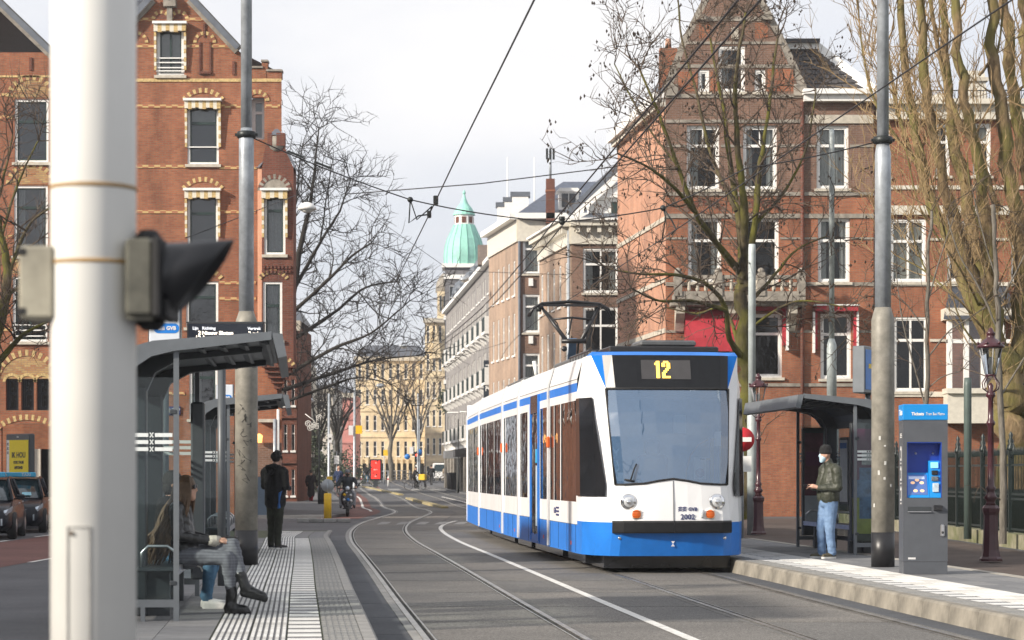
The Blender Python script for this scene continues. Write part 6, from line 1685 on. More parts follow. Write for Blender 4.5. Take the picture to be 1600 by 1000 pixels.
for k, (z, h) in enumerate(((1.85, .05), (1.62, .2), (1.35, .2), (1.08, .2))):
    if k == 0: 
        for q in range(3): b.bx(-w2-.003, -w2+.001, .17, .33, z-.02+q*.022, z-.008+q*.022, M_white)
    else:
        b.prism([(-w2-.003, .20, z-h/2), (-w2-.003, .30, z-h/2), (-w2-.003, .30, z+h/2-.04), (-w2-.003, .25, z+h/2), (-w2-.003, .20, z+h/2-.04)], (.003, 0, 0), M_white)
        b.bx(-w2-.005, -w2-.002, .22, .28, z-h/2+.03, z+h/2-.06, M_tm)
        b.bx(-w2-.003, -w2+.001, .21, .29, z-h/2-.045, z-h/2-.025, M_white)
b.build('pictogram', tm)

# departure board box on the right shelter, seen edge on
db = thing('departure_display', 'grey departure display box above the right shelter roof, seen from its back edge', 'departure display', (gx(1356, 38.4), 38.4, ZR), R(62))
b = MB(); b.bx(-.48, .48, -.11, .11, 2.72, 3.52, M_fas, .015); b.build('casing', db); b = MB(); b.bx(-.44, .44, -.118, -.108, 2.78, 3.46, plain('board_blue', (.02, .16, .5), .4, var=.1)); b.bx(-.3, .1, -.122, -.117, 3.14, 3.22, plain('board_yellow', (.7, .5, .05), .5, var=0)); b.build('screen', db)
b = MB(); b.tube([(0, 0, 0), (0, 0, 2.72)], .05, M_fas, 8); b.build('post', db)

# departure board on the left
dl = thing('departure_display', 'black departure board with lit white lines of text above the near shelter roof', 'departure display', (gx(352, 27.2), 27.2, ZL))
kd = 27.2/F
def dx(px): return (px-352)*kd
def dz(py): return CAMH-(py-742)*kd-ZL
b = MB(); b.bx(dx(292), dx(412), 0, .16, dz(556), dz(504.5), M_black, .01); b.bx(dx(291), dx(413), .01, .15, dz(504.5), dz(502.5), M_shopd); b.build('casing', dl)
b = MB(); b.tube([(dx(345), .08, 0), (dx(345), .08, dz(556))], .05, M_shop, 8); b.build('post', dl)
b = MB(); b.quad((dx(294.5), -.003, dz(555)), (dx(410), -.003, dz(555)), (dx(410), -.003, dz(506)), (dx(294.5), -.003, dz(506)), plain('board_black', (.012, .016, .026), .25, var=.1)); bo = b.build('board_face', dl)
E_w = glow('led_white', (1.0, .88, .74), 1.4); E_l = glow('print_white', (.75, .78, .85), .5)
for s_, px, py, sz, mt, al in (('Lijn', 301, 513, .050, E_l, 'LEFT'), ('Richting', 316, 513, .050, E_l, 'LEFT'), ('Vertrek', 387, 513.5, .050, E_l, 'LEFT'), ('2', 314, 520.2, .062, E_w, 'RIGHT'), ('Nieuw Sloten', 315.5, 520.5, .062, E_w, 'LEFT'), ('2 min', 388, 521, .062, E_w, 'LEFT'),
                              ('12', 314, 527.3, .062, E_w, 'RIGHT'), ('Amstelstation', 315.5, 527.5, .062, E_w, 'LEFT'), ('5 min', 388, 528.3, .062, E_w, 'LEFT')):
    lettering(s_, sz, mt, bo, Vector((dx(px), -.007, dz(py))), align=al, bold=.0012, sx=1.12 if mt is E_w else 1.0)
# operator signs
M_sgn = plain('sign_pale', (.62, .66, .72), .4, var=.04); M_gvb = plain('operator_blue', (.01, .19, .62), .4, var=0)
for lab, Y, px0, px1, pt, pb, lx, ly, ls in (('white stop sign with blue oval operator logo behind the near shelter', 26.4, 233, 281, 470, 560, 260, 513, 40), ('small white stop sign with blue oval logo on the far shelter roof', 40.6, 338, 364, 601, 650, 351, 621, 22)):
    k_ = Y/F; xm = (px0+px1)/2; sg = thing('stop_sign', lab, 'stop sign', (gx(xm, Y), Y, ZL)); zf_ = lambda py: CAMH-(py-742)*k_-ZL
    b = MB(); b.bx((px0-xm)*k_, (px1-xm)*k_, 0, .10, zf_(pb), zf_(pt), M_sgn, .01); b.bx((px0-xm)*k_-.012, (px0-xm)*k_, .01, .09, zf_(pb), zf_(pt), M_shop); b.bx((px1-xm)*k_, (px1-xm)*k_+.012, .01, .09, zf_(pb), zf_(pt), M_shop); pnl = b.build('panel', sg)
    b = MB(); b.tube([(0, .05, 0), (0, .05, zf_(pb))], .045, M_shop, 8); b.build('post', sg)
    cx_, cz_, hw, hh = (lx-xm)*k_, zf_(ly), ls/2*k_, ls*.19*k_
    b = MB(); pts = [(cx_+(hw-hh)+hh*math.sin(a), -.004, cz_+hh*math.cos(a)) for a in np.linspace(0, PI, 9)]+[(cx_-(hw-hh)-hh*math.sin(a), -.004, cz_-hh*math.cos(a)) for a in np.linspace(0, PI, 9)]
    b.prism([tuple(map(float, p_)) for p_ in pts], (0, .003, 0), M_gvb); b.build('logo_oval', pnl)
    lettering('GVB', hh*1.05, M_white, pnl, Vector((cx_+hw*.38, -.007, cz_)), bold=.002); b = MB(); wave_logo(b, cx_-hw*.35, -.006, cz_-hh*.1, hh*.75, M_white); b.build('logo', pnl)

# ornate cast iron street lamps
M_mar = plain('maroon_iron', (.055, .016, .022), .28, var=.15, scale=8)
def ornate_lamp(label, X, Y, z):
    t = thing('street_lamp', label, 'street lamp', (X, Y, z), 0, 'maroon cast iron lamps')
    b = MB(); b.lathe([(.20, 0), (.20, .04), (.17, .08), (.145, .2), (.13, .45), (.125, .80), (.15, .86), (.155, .92), (.12, .97)], (0, 0, 0), M_mar, 8, smooth=False); b.build('base', t)
    b = MB(); b.lathe([(.10, .97), (.075, 1.02), (.085, 1.06), (.12, 1.10), (.08, 1.16), (.065, 1.22), (.095, 1.27), (.06, 1.31), (.055, 1.6), (.05, 2.35), (.075, 2.38), (.075, 2.42), (.048, 2.46), (.045, 2.83), (.08, 2.87), (.08, 2.92), (.04, 2.96), (.05, 3.05), (.02, 3.1)], (0, 0, 0), M_mar, 14); b.build('post', t)
    b = MB()
    for k in range(4):
        a = PI/2*k+.4; c, s = math.cos(a), math.sin(a); b.tube([(c*.03, s*.03, 2.92), (c*.16, s*.16, 3.0), (c*.18, s*.18, 3.1), (c*.10, s*.10, 3.2), (c*.08, s*.08, 3.24)], .012, M_mar, 5)
    b.lathe([(.10, 3.22), (.10, 3.25)], (0, 0, 0), M_mar, 6); b.build('bracket', t)
    ln = put('lantern', None, t)
    b = MB(); b.lathe([(.10, 3.25), (.205, 3.72)], (0, 0, 0), G_clear, 6, smooth=False); b.f = [f for f in b.f if len(f) == 4]; b.fm = b.fm[:len(b.f)]; b.sm = b.sm[:len(b.f)]; b.build('pane', ln)
    b = MB()
    for k in range(6):
        a = 2*PI*(k+.5)/6; b.tube([(.10*math.cos(a), .10*math.sin(a), 3.25), (.207*math.cos(a), .207*math.sin(a), 3.72)], .008, plain('glazing_bar', (.35, .35, .36), .4, var=.1), 4)
    b.build('glazing_bar', ln)
    b = MB(); b.lathe([(.235, 3.71), (.24, 3.75), (.19, 3.79), (.13, 3.85), (.075, 3.88), (.07, 3.95), (.085, 3.96), (.05, 4.0), (.03, 4.05), (0, 4.07)], (0, 0, 0), M_mar, 12)
    for k in range(6):
        a = 2*PI*k/6; b.ball((.22*math.cos(a), .22*math.sin(a), 3.79), .028, M_mar, 6, 5)
    b.build('lantern_roof', ln)
    b = MB(); b.lathe([(.03, 3.25), (.035, 3.4), (.05, 3.45), (.05, 3.52), (.01, 3.56)], (0, 0, 0), M_curt, 8); b.build('lamp_bulb', ln)
ornate_lamp('maroon cast iron lamp post in front of the green railing, right of the ticket machine', gx(1548, 39), 39, .03)
ornate_lamp('maroon cast iron lamp post half hidden between the tram and the right shelter', gx(1185, 56.5), 56.5, .03)

# no-entry sign on the pale pole
ne = thing('no_entry_sign', 'round red no entry sign between tram and right shelter', 'road sign', (gx(1160, 50), 50, 0))
b = MB(); b.lathe([(.27, 0), (.27, -.02)], (0, 0, 2.32), plain('sign_red', (.55, .02, .03), .4, var=0), 24, 'Y'); b.build('disc', ne); b = MB(); b.bx(-.2, .2, -.03, -.021, 2.27, 2.37, M_white); b.build('white_bar', ne); b = MB(); b.bx(-.2, .2, -.02, 0, 1.6, 1.95, M_white); b.build('white_plate', ne); b = MB(); b.tube([(0, .03, 0), (0, .03, 2.6)], .035, M_galv, 8); b.build('post', ne)

# garden railing with spear tops
fe = thing('iron_railing', 'dark green iron railing with spear tips on a mossy plinth behind the lamp post', 'railing')
M_fe = plain('railing_green', (.012, .020, .019), .4, .1, var=.2)
FX = lambda Y: 10.62-.006*(Y-50)
bb = MB(); bb.lathe([(.011, 0), (.011, 1.62), (.03, 1.66), (.0, 1.82)], (0, 0, 0), M_fe, 5); bar_me = bb.mesh('bar')
Y = 33.0; nb = 0
while nb < 290: put('bar', bar_me, fe, loc=(FX(Y), Y, .32)); Y += .135; nb += 1
Yend = Y
b = MB()
y = 33.07
while y < Yend: b.lathe([(.008, 0), (.008, .78), (.022, .81), (0, .92)], (FX(y), y, .32), M_fe, 4); y += .135
o = b.build('dog_bar', fe); o['kind'] = 'stuff'
for z in (.38, 1.02, 1.12, 1.74):
    b = MB(); b.beam((FX(33), 33, z), (FX(Yend), Yend, z), .025, .045, M_fe); b.build('rail', fe)
for k in range(14):
    y = 34+k*2.75; b = MB(); b.bx(FX(y)-.05, FX(y)+.05, y-.05, y+.05, .3, 2.05, M_fe); b.lathe([(.07, 0), (.09, .05), (.04, .12), (.07, .2), (.03, .27), (.05, .33), (0, .42)], (FX(y), y, 2.05), M_fe, 8)
    for s in (-1, 1): b.tube([(FX(y), y+s*.05, 1.9), (FX(y), y+s*.25, 1.98), (FX(y), y+s*.3, 2.15), (FX(y), y+s*.18, 2.2)], .016, M_fe, 5)
    b.build('post', fe)
b = MB(); b.bx(10.42, 10.82, 32.5, Yend+.5, -.1, .30, plain('mossy_plinth', (.30, .27, .2), .9, c2=(.11, .12, .04), scale=1.3, bump=.2)); b.build('plinth', fe)

# wires
M_wire = plain('wire_black', (.016, .016, .018), .5, .2, var=0)
def sag(p, q, n=14, s=0.0): return [p.lerp(q, i/n)+Vector((0, 0, -s*4*(i/n)*(1-i/n))) for i in range(n+1)]
def wire(name, label, pts, r, group=None):
    b = MB(); b.tube(pts, r, M_wire, 6, smooth=True); return tag(b.build(name), label, 'overhead wire', group)
ys = list(np.arange(4, 73, 3.0))
P1 = [Vector((CL(y)+.03, float(y), 5.46)) for y in ys]+[Vector((-7.2, 118, 5.5))]
cw1 = wire('contact_wire', 'tram contact wire above the left track running from top centre to the far street', P1, .0095)
P2 = [Vector((CR(y), float(y), 5.14)) for y in ys]
cw2 = wire('contact_wire', 'tram contact wire sloping down to the pantograph from the upper right', P2, .0075)
for k, o_ in enumerate((-.08, .10)):
    pts = [Vector((.78+o_-.071*(y-34)+(-.0005*(y-34)**2 if y > 34 else 0), float(y), 5.36+.10*abs(((y-34)/34) % 1-.5)*2)) for y in np.arange(4, 100, 3.0)]
    wire('feeder_cable', 'black feeder cable between the tracks, ' + ('left one of the pair' if k == 0 else 'right one of the pair'), pts, .0105, 'pair of feeder cables')
clampL = Vector((gx(385, 33.6), 33.6, 6.45+ZL)); clampR = Vector((gx(1379.5, 32.4), 32.4, 6.17+ZR))
A1 = at(641, 312, 33.7); A2 = at(878, 347, 33.4); A3 = at(1036, 325, 33.2); A4 = at(1165, 263, 32.8)
sp = thing('span_wire', 'span wire slung across the street between the two steel poles', 'overhead wire')
b = MB(); b.tube(sag(clampL, A1, 8, .04)+sag(A1, A2, 8, .05)[1:]+sag(A2, A3, 6, .02)[1:]+sag(A3, A4, 4, .02)[1:]+sag(A4, clampR, 6, .03)[1:], .010, M_wire, 6); b.build('cable', sp)
b = MB()
for t_ in (.25, .42): q = clampL.lerp(A1, t_); b.beam(q, clampL.lerp(A1, t_+.10), .035, .03, M_iron)
for q in (A2, A3, A1): b.ball(q, .045, M_iron, 8, 6)
b.lathe([(.04, -.02), (.05, .05)], A2+Vector((0, 0, .03)), M_iron, 8); b.build('insulator', sp)
b = MB(); C1 = Vector((CL(33.8)+.03, 33.8, 5.46))
b.tube([A1, A1+Vector((-.02, .0, -.35)), C1+Vector((-.16, .0, -.02)), C1], .012, M_iron, 6); b.tube([A1, A1+Vector((.10, 0, -.3)), C1+Vector((.04, 0, .12)), C1], .012, M_iron, 6); b.box(C1, (.06, .22, .09), M_iron, .01); b.box(C1+Vector((.12, -.6, .14)), (.07, .2, .12), M_iron, .01)
b.tube([A3, at(1050, 345, 33.2), at(1056, 358, 33.2), at(1049, 367, 33.2)], .013, M_iron, 6); b.tube([A3, at(1040, 340, 33.2), at(1035, 372, 33.2)], .01, M_iron, 5); b.build('wire_hanger', sp)
wire('span_wire', 'thin wire crossing the sky from the left tree towards the gabled house', [at(545, 303, 70), at(750, 287, 70), at(950, 262, 70), at(1050, 245, 70)], .018)
wire('span_wire', 'thin wire stretched across the street in front of the hotel', [at(560, 322, 110), at(700, 420, 110), at(760, 425, 110), at(905, 430, 106)], .014)
wire('span_wire', 'thin dark wire with lamps hung low over the far street', [at(470, 545, 120), at(560, 553, 118), at(640, 548, 118), at(722, 556, 128), at(790, 535, 122)], .018)
wire('span_wire', 'wire from the corner house bay across to the left steel pole', [at(290, 372, 60), at(430, 318, 76), at(462, 305, 79)], .012)
# hanging street lamps
for lab, px, py, Y in (('flat white lamp hanging beside the corner house bay', 480, 325, 70), ('lamp hanging over the far street beside the domed tower', 725, 437, 130), ('lamp hanging in front of the dark roof of the sandstone block', 630, 541, 150), ('lamp hanging low over the street before the sandstone block', 594, 603, 150), ('lamp hanging over the far pavement by the twigs', 483, 626, 130)):
    t = thing('hanging_lamp', lab, 'street lamp', at(px, py, Y), 0, 'street lamps hung over the street'); s = 1.0
    b = MB(); b.lathe([(.30, -.05), (.28, .04), (.18, .14), (.05, .18)], (0, 0, 0), M_galv if Y > 100 else M_white, 12); b.build('shade', t)
    b = MB(); b.lathe([(.1, -.15), (.26, -.05)], (0, 0, 0), M_curt, 10); b.build('diffuser', t)
    b = MB(); b.tube([(0, 0, .18), (0, 0, .5)], .015, M_iron, 5); b.build('hanger', t)
# ------------------------------------------------------------------ trees
def bark(name, c1, c2, moss=None, scale=5, bump=.5):
    m, t, b = nt(name); b.inputs['Roughness'].default_value = .9; b.inputs['Specular IOR Level'].default_value = .2
    tc = t.nodes.new('ShaderNodeTexCoord'); mp = t.nodes.new('ShaderNodeMapping'); mp.inputs['Scale'].default_value = (1, 1, .22); t.links.new(tc.outputs['Object'], mp.inputs[0])
    n = t.nodes.new('ShaderNodeTexNoise'); n.inputs['Scale'].default_value = scale*2.5; n.inputs['Detail'].default_value = 6; n.inputs['Roughness'].default_value = .7; t.links.new(mp.outputs[0], n.inputs['Vector'])
    r = t.nodes.new('ShaderNodeValToRGB'); r.color_ramp.elements[0].position = .35; r.color_ramp.elements[1].position = .65
    r.color_ramp.elements[0].color = (*c1, 1); r.color_ramp.elements[1].color = (*c2, 1); t.links.new(n.outputs['Fac'], r.inputs[0]); last = r.outputs[0]
    if moss:
        n2 = t.nodes.new('ShaderNodeTexNoise'); n2.inputs['Scale'].default_value = 1.1; n2.inputs['Detail'].default_value = 4; t.links.new(tc.outputs['Object'], n2.inputs['Vector'])
        r2 = t.nodes.new('ShaderNodeValToRGB'); r2.color_ramp.elements[0].position = .42; r2.color_ramp.elements[1].position = .6; r2.color_ramp.elements[0].color = (0, 0, 0, 1); r2.color_ramp.elements[1].color = (.85, .85, .85, 1); t.links.new(n2.outputs['Fac'], r2.inputs[0])
        mx = t.nodes.new('ShaderNodeMix'); mx.data_type = 'RGBA'; mx.inputs['B'].default_value = (*moss, 1); t.links.new(r2.outputs[0], mx.inputs['Factor']); t.links.new(last, mx.inputs['A']); last = mx.outputs['Result']
    t.links.new(last, b.inputs['Base Color'])
    bp = t.nodes.new('ShaderNodeBump'); bp.inputs['Strength'].default_value = bump; bp.inputs['Distance'].default_value = .09; t.links.new(n.outputs['Fac'], bp.inputs['Height']); t.links.new(bp.outputs[0], b.inputs['Normal'])
    MATS[name] = m; return m
K_moss = bark('mossy_bark', (.05, .04, .025), (.13, .105, .06), (.125, .12, .02))
K_pop = bark('poplar_bark', (.10, .068, .036), (.30, .215, .12), (.16, .145, .045), 3, .8)
K_dark = bark('dark_bark', (.018, .016, .014), (.045, .04, .034))
K_grey = bark('grey_bark', (.10, .09, .075), (.21, .19, .16))
K_twig = plain('twig_brown', (.085, .06, .042), .85, var=.25, scale=1.5)
K_twigp = plain('twig_tan', (.27, .185, .09), .85, var=.3, scale=1.2)
K_twigd = plain('twig_dark', (.022, .018, .016), .85, var=.2, scale=1)
class TubeSet:
    """many thin tapering tubes joined cheaply"""
    def __init__(s): s.v = []; s.f = []
    def add(s, P, R_, seg):
        n = len(P); b = len(s.v); u = None
        for i in range(n):
            d = P[min(i+1, n-1)]-P[max(i-1, 0)]
            if u is None: u = d.orthogonal().normalized()
            else:
                u = u-d*(u.dot(d)/max(1e-9, d.length_squared))
                u = u.normalized() if u.length > 1e-6 else d.orthogonal().normalized()
            w = d.cross(u).normalized(); p = P[i]; r = R_[i]
            for k in range(seg):
                c, q = CS[seg][k]
                s.v.append((p.x+(u.x*c+w.x*q)*r, p.y+(u.y*c+w.y*q)*r, p.z+(u.z*c+w.z*q)*r))
        for i in range(n-1):
            o = b+i*seg
            for k in range(seg):
                j = k+1 if k+1 < seg else 0
                s.f.append((o+k, o+j, o+seg+j, o+seg+k))
    def build(s, name, mat, parent):
        me = bpy.data.meshes.new(name); me.from_pydata(s.v, [], s.f); me.materials.append(mat)
        me.polygons.foreach_set('use_smooth', [True]*len(s.f)); return put(name, me, parent)
CS = {k: [(math.cos(2*PI*i/k), math.sin(2*PI*i/k)) for i in range(k)] for k in (3, 4, 5, 6, 8, 10)}
def smooth_path(P, n):
    out = []
    for i in range(len(P)-1):
        p0, p1, p2, p3 = P[max(i-1, 0)], P[i], P[i+1], P[min(i+2, len(P)-1)]
        for k in range(n):
            t = k/n; out.append(.5*((2*p1)+(p2-p0)*t+(2*p0-5*p1+4*p2-p3)*t*t+(3*p1-3*p2+p3-p0)*t**3))
    return out+[P[-1]]
def tree(name, label, cat_mats, limbs, seed, group=None, dens=(1.5, 3.0, 4.0), lens=(2.0, .9, .4), rad=(.028, .014, .008), up=.25, ang=(35, 70), start=.2, gnarl=.18, droop=0.0, cones=0, leafmat=None, base=None):
    """limbs: list of (points, r0, r1[, spawn]) in world space; sub-branches grow from them"""
    rg = random.Random(seed); base = base or limbs[0][0][0]
    t = thing(name, label, 'tree', base, 0, group); tr = TubeSet(); cw = TubeSet(); tips = []
    B0 = Vector(base)
    def grow(p, d, L, r, lev):
        n = 5 if lev == 0 else (4 if lev == 1 else 3); P = [p]; dd = d.copy()
        for i in range(n):
            dd = (dd+Vector((rg.gauss(0, gnarl), rg.gauss(0, gnarl), rg.gauss(0, gnarl)+up*.22-droop*.2))).normalized(); P.append(P[-1]+dd*(L/n))
        R_ = [r*(1-.75*i/n) for i in range(n+1)]
        cw.add(P, R_, 4 if lev == 0 else 3)
        if lev < 2:
            cnt = max(1, int(L*dens[lev+1]*rg.uniform(.7, 1.3)))
            for k in range(cnt):
                tt = rg.uniform(.25, 1.0); i = min(n-1, int(tt*n)); q = P[i].lerp(P[i+1], tt*n-i)
                child(q, (P[i+1]-P[i]).normalized(), lens[lev+1]*rg.uniform(.5, 1.35), rad[lev+1]*rg.uniform(.8, 1.2), lev+1)
        else: tips.append(P[-1])
    def child(q, d, L, r, lev):
        o = d.orthogonal().normalized(); o = Quaternion(d, rg.uniform(0, 2*PI)) @ o
        a = R(rg.uniform(*ang)); nd = (d*math.cos(a)+o*math.sin(a)+Vector((0, 0, up))).normalized(); grow(q, nd, L, r, lev)
    for lb in limbs:
        P, r0, r1 = lb[0], lb[1], lb[2]; sp = lb[3] if len(lb) > 3 else 1.0
        P = [Vector(p)-B0 for p in P]; Q = smooth_path(P, 5); n = len(Q)
        Q = [q+Vector((rg.gauss(0, r1*.35), rg.gauss(0, r1*.35), 0)) if 0 < i < n-1 else q for i, q in enumerate(Q)]
        R_ = [r0+(r1-r0)*(i/(n-1))**.8 for i in range(n)]; R_ = [r*(1+rg.gauss(0, .07)) for r in R_]; tr.add(Q, R_, 10 if r0 > .2 else (8 if r0 > .08 else 6))
        Ls = [(Q[i+1]-Q[i]).length for i in range(n-1)]; T = sum(Ls)
        for k in range(int(T*dens[0]*sp)):
            s = (start+(1-start)*rg.random())*T; i = 0
            while i < n-2 and s > Ls[i]: s -= Ls[i]; i += 1
            child(Q[i].lerp(Q[i+1], min(1, s/max(1e-6, Ls[i]))), (Q[i+1]-Q[i]).normalized(), lens[0]*rg.uniform(.4, 1.3), min(R_[i]*.6, rad[0]*rg.uniform(.8, 1.5)), 0)
        for k in range(3): child(Q[-1], (Q[-1]-Q[-2]).normalized(), lens[0]*rg.uniform(.5, 1), min(r1, rad[0]), 0)
    tr.build('trunk', cat_mats[0], t); cw.build('crown', cat_mats[1], t)
    if cones:
        b = MB(); rg.shuffle(tips)
        for q in tips[:cones]:
            for e in range(rg.randint(1, 3)):
                c = q+Vector((rg.gauss(0, .05), rg.gauss(0, .05), rg.gauss(0, .05))); s = rg.uniform(.018, .04)
                b.add([c+Vector((s, 0, 0)), c+Vector((-s*.5, s, 0)), c+Vector((-s*.5, -s, 0)), c+Vector((0, 0, s*1.5)), c+Vector((0, 0, -s*1.5))], [(0, 1, 3), (1, 2, 3), (2, 0, 3), (1, 0, 4), (2, 1, 4), (0, 2, 4)], leafmat or K_twig)
        o = b.build('catkin', t); o['kind'] = 'stuff'
    return t
def pl_(Y, *pts): return [at(p[0], p[1], Y+(p[2] if len(p) > 2 else 0)) for p in pts]

tree('bare_tree', 'bare mossy many-limbed tree in front of the gabled house right of the tram', (K_moss, K_twig), [
    (pl_(60, (1163, 812), (1166, 640), (1160, 560), (1163, 480), (1158, 440)), .22, .17, .15),
    (pl_(60, (1160, 450), (1156, 360, 1), (1140, 250, 1.5), (1128, 160, 2), (1110, 60, 2)), .13, .03),
    (pl_(60, (1160, 440), (1163, 340, -1), (1152, 220, -1.5), (1150, 120, -2), (1165, 20, -2)), .14, .03),
    (pl_(60, (1165, 460), (1180, 350, 0), (1186, 270, .5), (1200, 180, 1), (1215, 60, 2)), .12, .03),
    (pl_(60, (1160, 430), (1120, 380, -1), (1085, 330, -2), (1060, 260, -2.5), (1030, 180, -3), (1000, 110, -3)), .11, .025),
    (pl_(60, (1085, 330, -2), (1050, 290, -3), (1010, 260, -3.5), (965, 240, -4)), .06, .02),
    (pl_(60, (1160, 560), (1140, 530, -1), (1133, 480, -1.5), (1105, 445, -2), (1060, 430, -2.5), (1000, 428, -3), (950, 420, -3)), .10, .02),
    (pl_(60, (1135, 485, -1.5), (1080, 470, -2), (1030, 470, -2.5), (985, 450, -3)), .06, .02),
    (pl_(60, (1166, 600), (1148, 520, 1), (1128, 480, 1.5), (1090, 490, 2), (1040, 480, 2)), .07, .02),
    (pl_(60, (1165, 480), (1210, 430, 1), (1245, 390, 1.5), (1290, 370, 2)), .07, .02),
    (pl_(60, (1180, 350), (1225, 300, 1), (1260, 230, 1.5), (1275, 140, 2)), .06, .02),
    (pl_(60, (1163, 520), (1220, 480, -1), (1260, 470, -1.5), (1320, 480, -2)), .05, .015),
    (pl_(60, (1150, 330), (1110, 240, 1), (1090, 150, 1.5), (1065, 60, 2), (1060, -10, 2)), .06, .02),
    (pl_(60, (1060, 260, -2.5), (1020, 210, -2), (985, 150, -2), (960, 100, -2)), .035, .015),
], 11, dens=(1.9, 3.4, 4.6), lens=(2.0, .95, .45), rad=(.027, .0155, .0105), up=.12, cones=800, start=.12)

pp = pl_(56, (1590, 830), (1588, 720), (1582, 640), (1562, 560))
fork = (1562, 560)
tree('poplar', 'thick many-stemmed tan poplar at the right, rising above the terrace', (K_pop, K_twigp), [
    (pp, .52, .44, .2),
    (pl_(56, fork, (1520, 470), (1478, 370, .5), (1446, 290, 1), (1428, 190, 1), (1412, 90, 1), (1402, -60, 1)), .221, .080),
    (pl_(56, fork, (1525, 450, -.5), (1490, 340, -.7), (1462, 220, -1), (1446, 120, -1), (1435, -60, -1)), .212, .096),
    (pl_(56, fork, (1535, 440, .5), (1515, 330, .8), (1492, 215, 1), (1478, 110, 1), (1468, -60, 1)), .230, .104),
    (pl_(56, fork, (1548, 430, -.8), (1535, 300, -1), (1515, 180, -1.4), (1497, 80, -1.6), (1492, -60, -1.6)), .204, .096),
    (pl_(56, (1582, 640), (1592, 520), (1598, 400, -.5), (1578, 280, -.8), (1562, 150, -1), (1548, 50, -1), (1545, -60, -1)), .255, .128),
    (pl_(56, (1592, 500), (1612, 380, .5), (1600, 240, 1), (1580, 120, 1), (1572, 20, 1), (1565, -60, 1)), .212, .112),
    (pl_(56, (1598, 480), (1640, 330, .5), (1620, 180, 0), (1602, 60, 0), (1600, -60, 0)), .212, .120),
    (pl_(56, (1560, 330, .5), (1528, 240, .2), (1500, 190, 0), (1478, 130, .5), (1460, 40, .5), (1450, -50, .5)), .085, .048),
    (pl_(56, (1530, 118, -1), (1545, 100, -1), (1560, 75, -1), (1572, -40, -1)), .043, .024),
    (pl_(56, (1446, 290, 1), (1410, 200, 1.5), (1392, 110, 1.5), (1380, 0, 1.5), (1375, -60, 1.5)), .060, .024, 2.2),
    (pl_(56, (1428, 250, 1), (1372, 170, 2), (1350, 90, 2), (1340, 0, 2), (1338, -50, 2)), .043, .016, 2.6),
    (pl_(56, fork, (1540, 520, -1), (1500, 470, -2), (1450, 430, -2), (1420, 340, -2)), .04, .015, 1.1), (pl_(56, (1580, 640), (1540, 560, -1.5), (1500, 500, -2), (1480, 420, -2)), .04, .015, 1.1),
    (pl_(56, (1540, 500), (1500, 420, -1.5), (1440, 330, -2), (1415, 230, -2)), .035, .015, 1.1), (pl_(56, (1590, 600), (1610, 520, -1.5), (1590, 430, -2), (1570, 340, -2)), .04, .015, 1.1),
    (pl_(56, (1560, 480), (1545, 400, -1.5), (1520, 320, -2), (1510, 240, -2)), .035, .015, 1.6), (pl_(56, (1480, 380), (1460, 300, -1.5), (1440, 230, -2), (1400, 140, -2)), .03, .012, 1.1),
    (pl_(56, (1500, 470), (1440, 420, 1), (1390, 390, 1.5), (1370, 330, 1.5)), .03, .012, 1.6)], 23, dens=(1.75, 2.7, 2.6), lens=(1.9, .9, .5), rad=(.022, .013, .0095), up=.5, ang=(22, 65), start=.05, gnarl=.22)

tree('street_tree', 'dark leafless tree spreading rightwards beyond the red corner house', (K_dark, K_twigd), [
    (pl_(103, (424, 800), (426, 700), (434, 600), (448, 500), (466, 400)), .26, .14, .1),
    (pl_(103, (466, 400), (484, 320), (492, 260), (498, 200)), .13, .03),
    (pl_(103, (455, 460), (500, 380, 1), (530, 330, 2), (548, 280, 2)), .11, .03),
    (pl_(103, (444, 500), (510, 440, -1), (550, 400, -2), (580, 380, -2)), .11, .03),
    (pl_(103, (443, 540), (520, 490, 1), (570, 450, 2), (620, 440, 2)), .11, .025),
    (pl_(103, (441, 590), (520, 545, -1), (580, 520, -2), (640, 470, -2)), .12, .025),
    (pl_(103, (441, 610), (530, 580, 1), (590, 562, 2), (650, 556, 2)), .11, .02),
    (pl_(103, (441, 630), (510, 605, -1), (560, 590, -1), (610, 600, -2)), .08, .02),
    (pl_(103, (458, 440), (458, 360), (465, 290), (472, 230)), .08, .03),
    (pl_(103, (500, 380, 1), (510, 310, 1), (520, 250, 1)), .05, .02),
    (pl_(103, (560, 455, 1), (590, 490, 1), (620, 500, 1)), .04, .02),
], 31, dens=(2.0, 2.8, 3.0), lens=(2.3, 1.2, .65), rad=(.036, .022, .016), up=.1, droop=.15, start=.1)

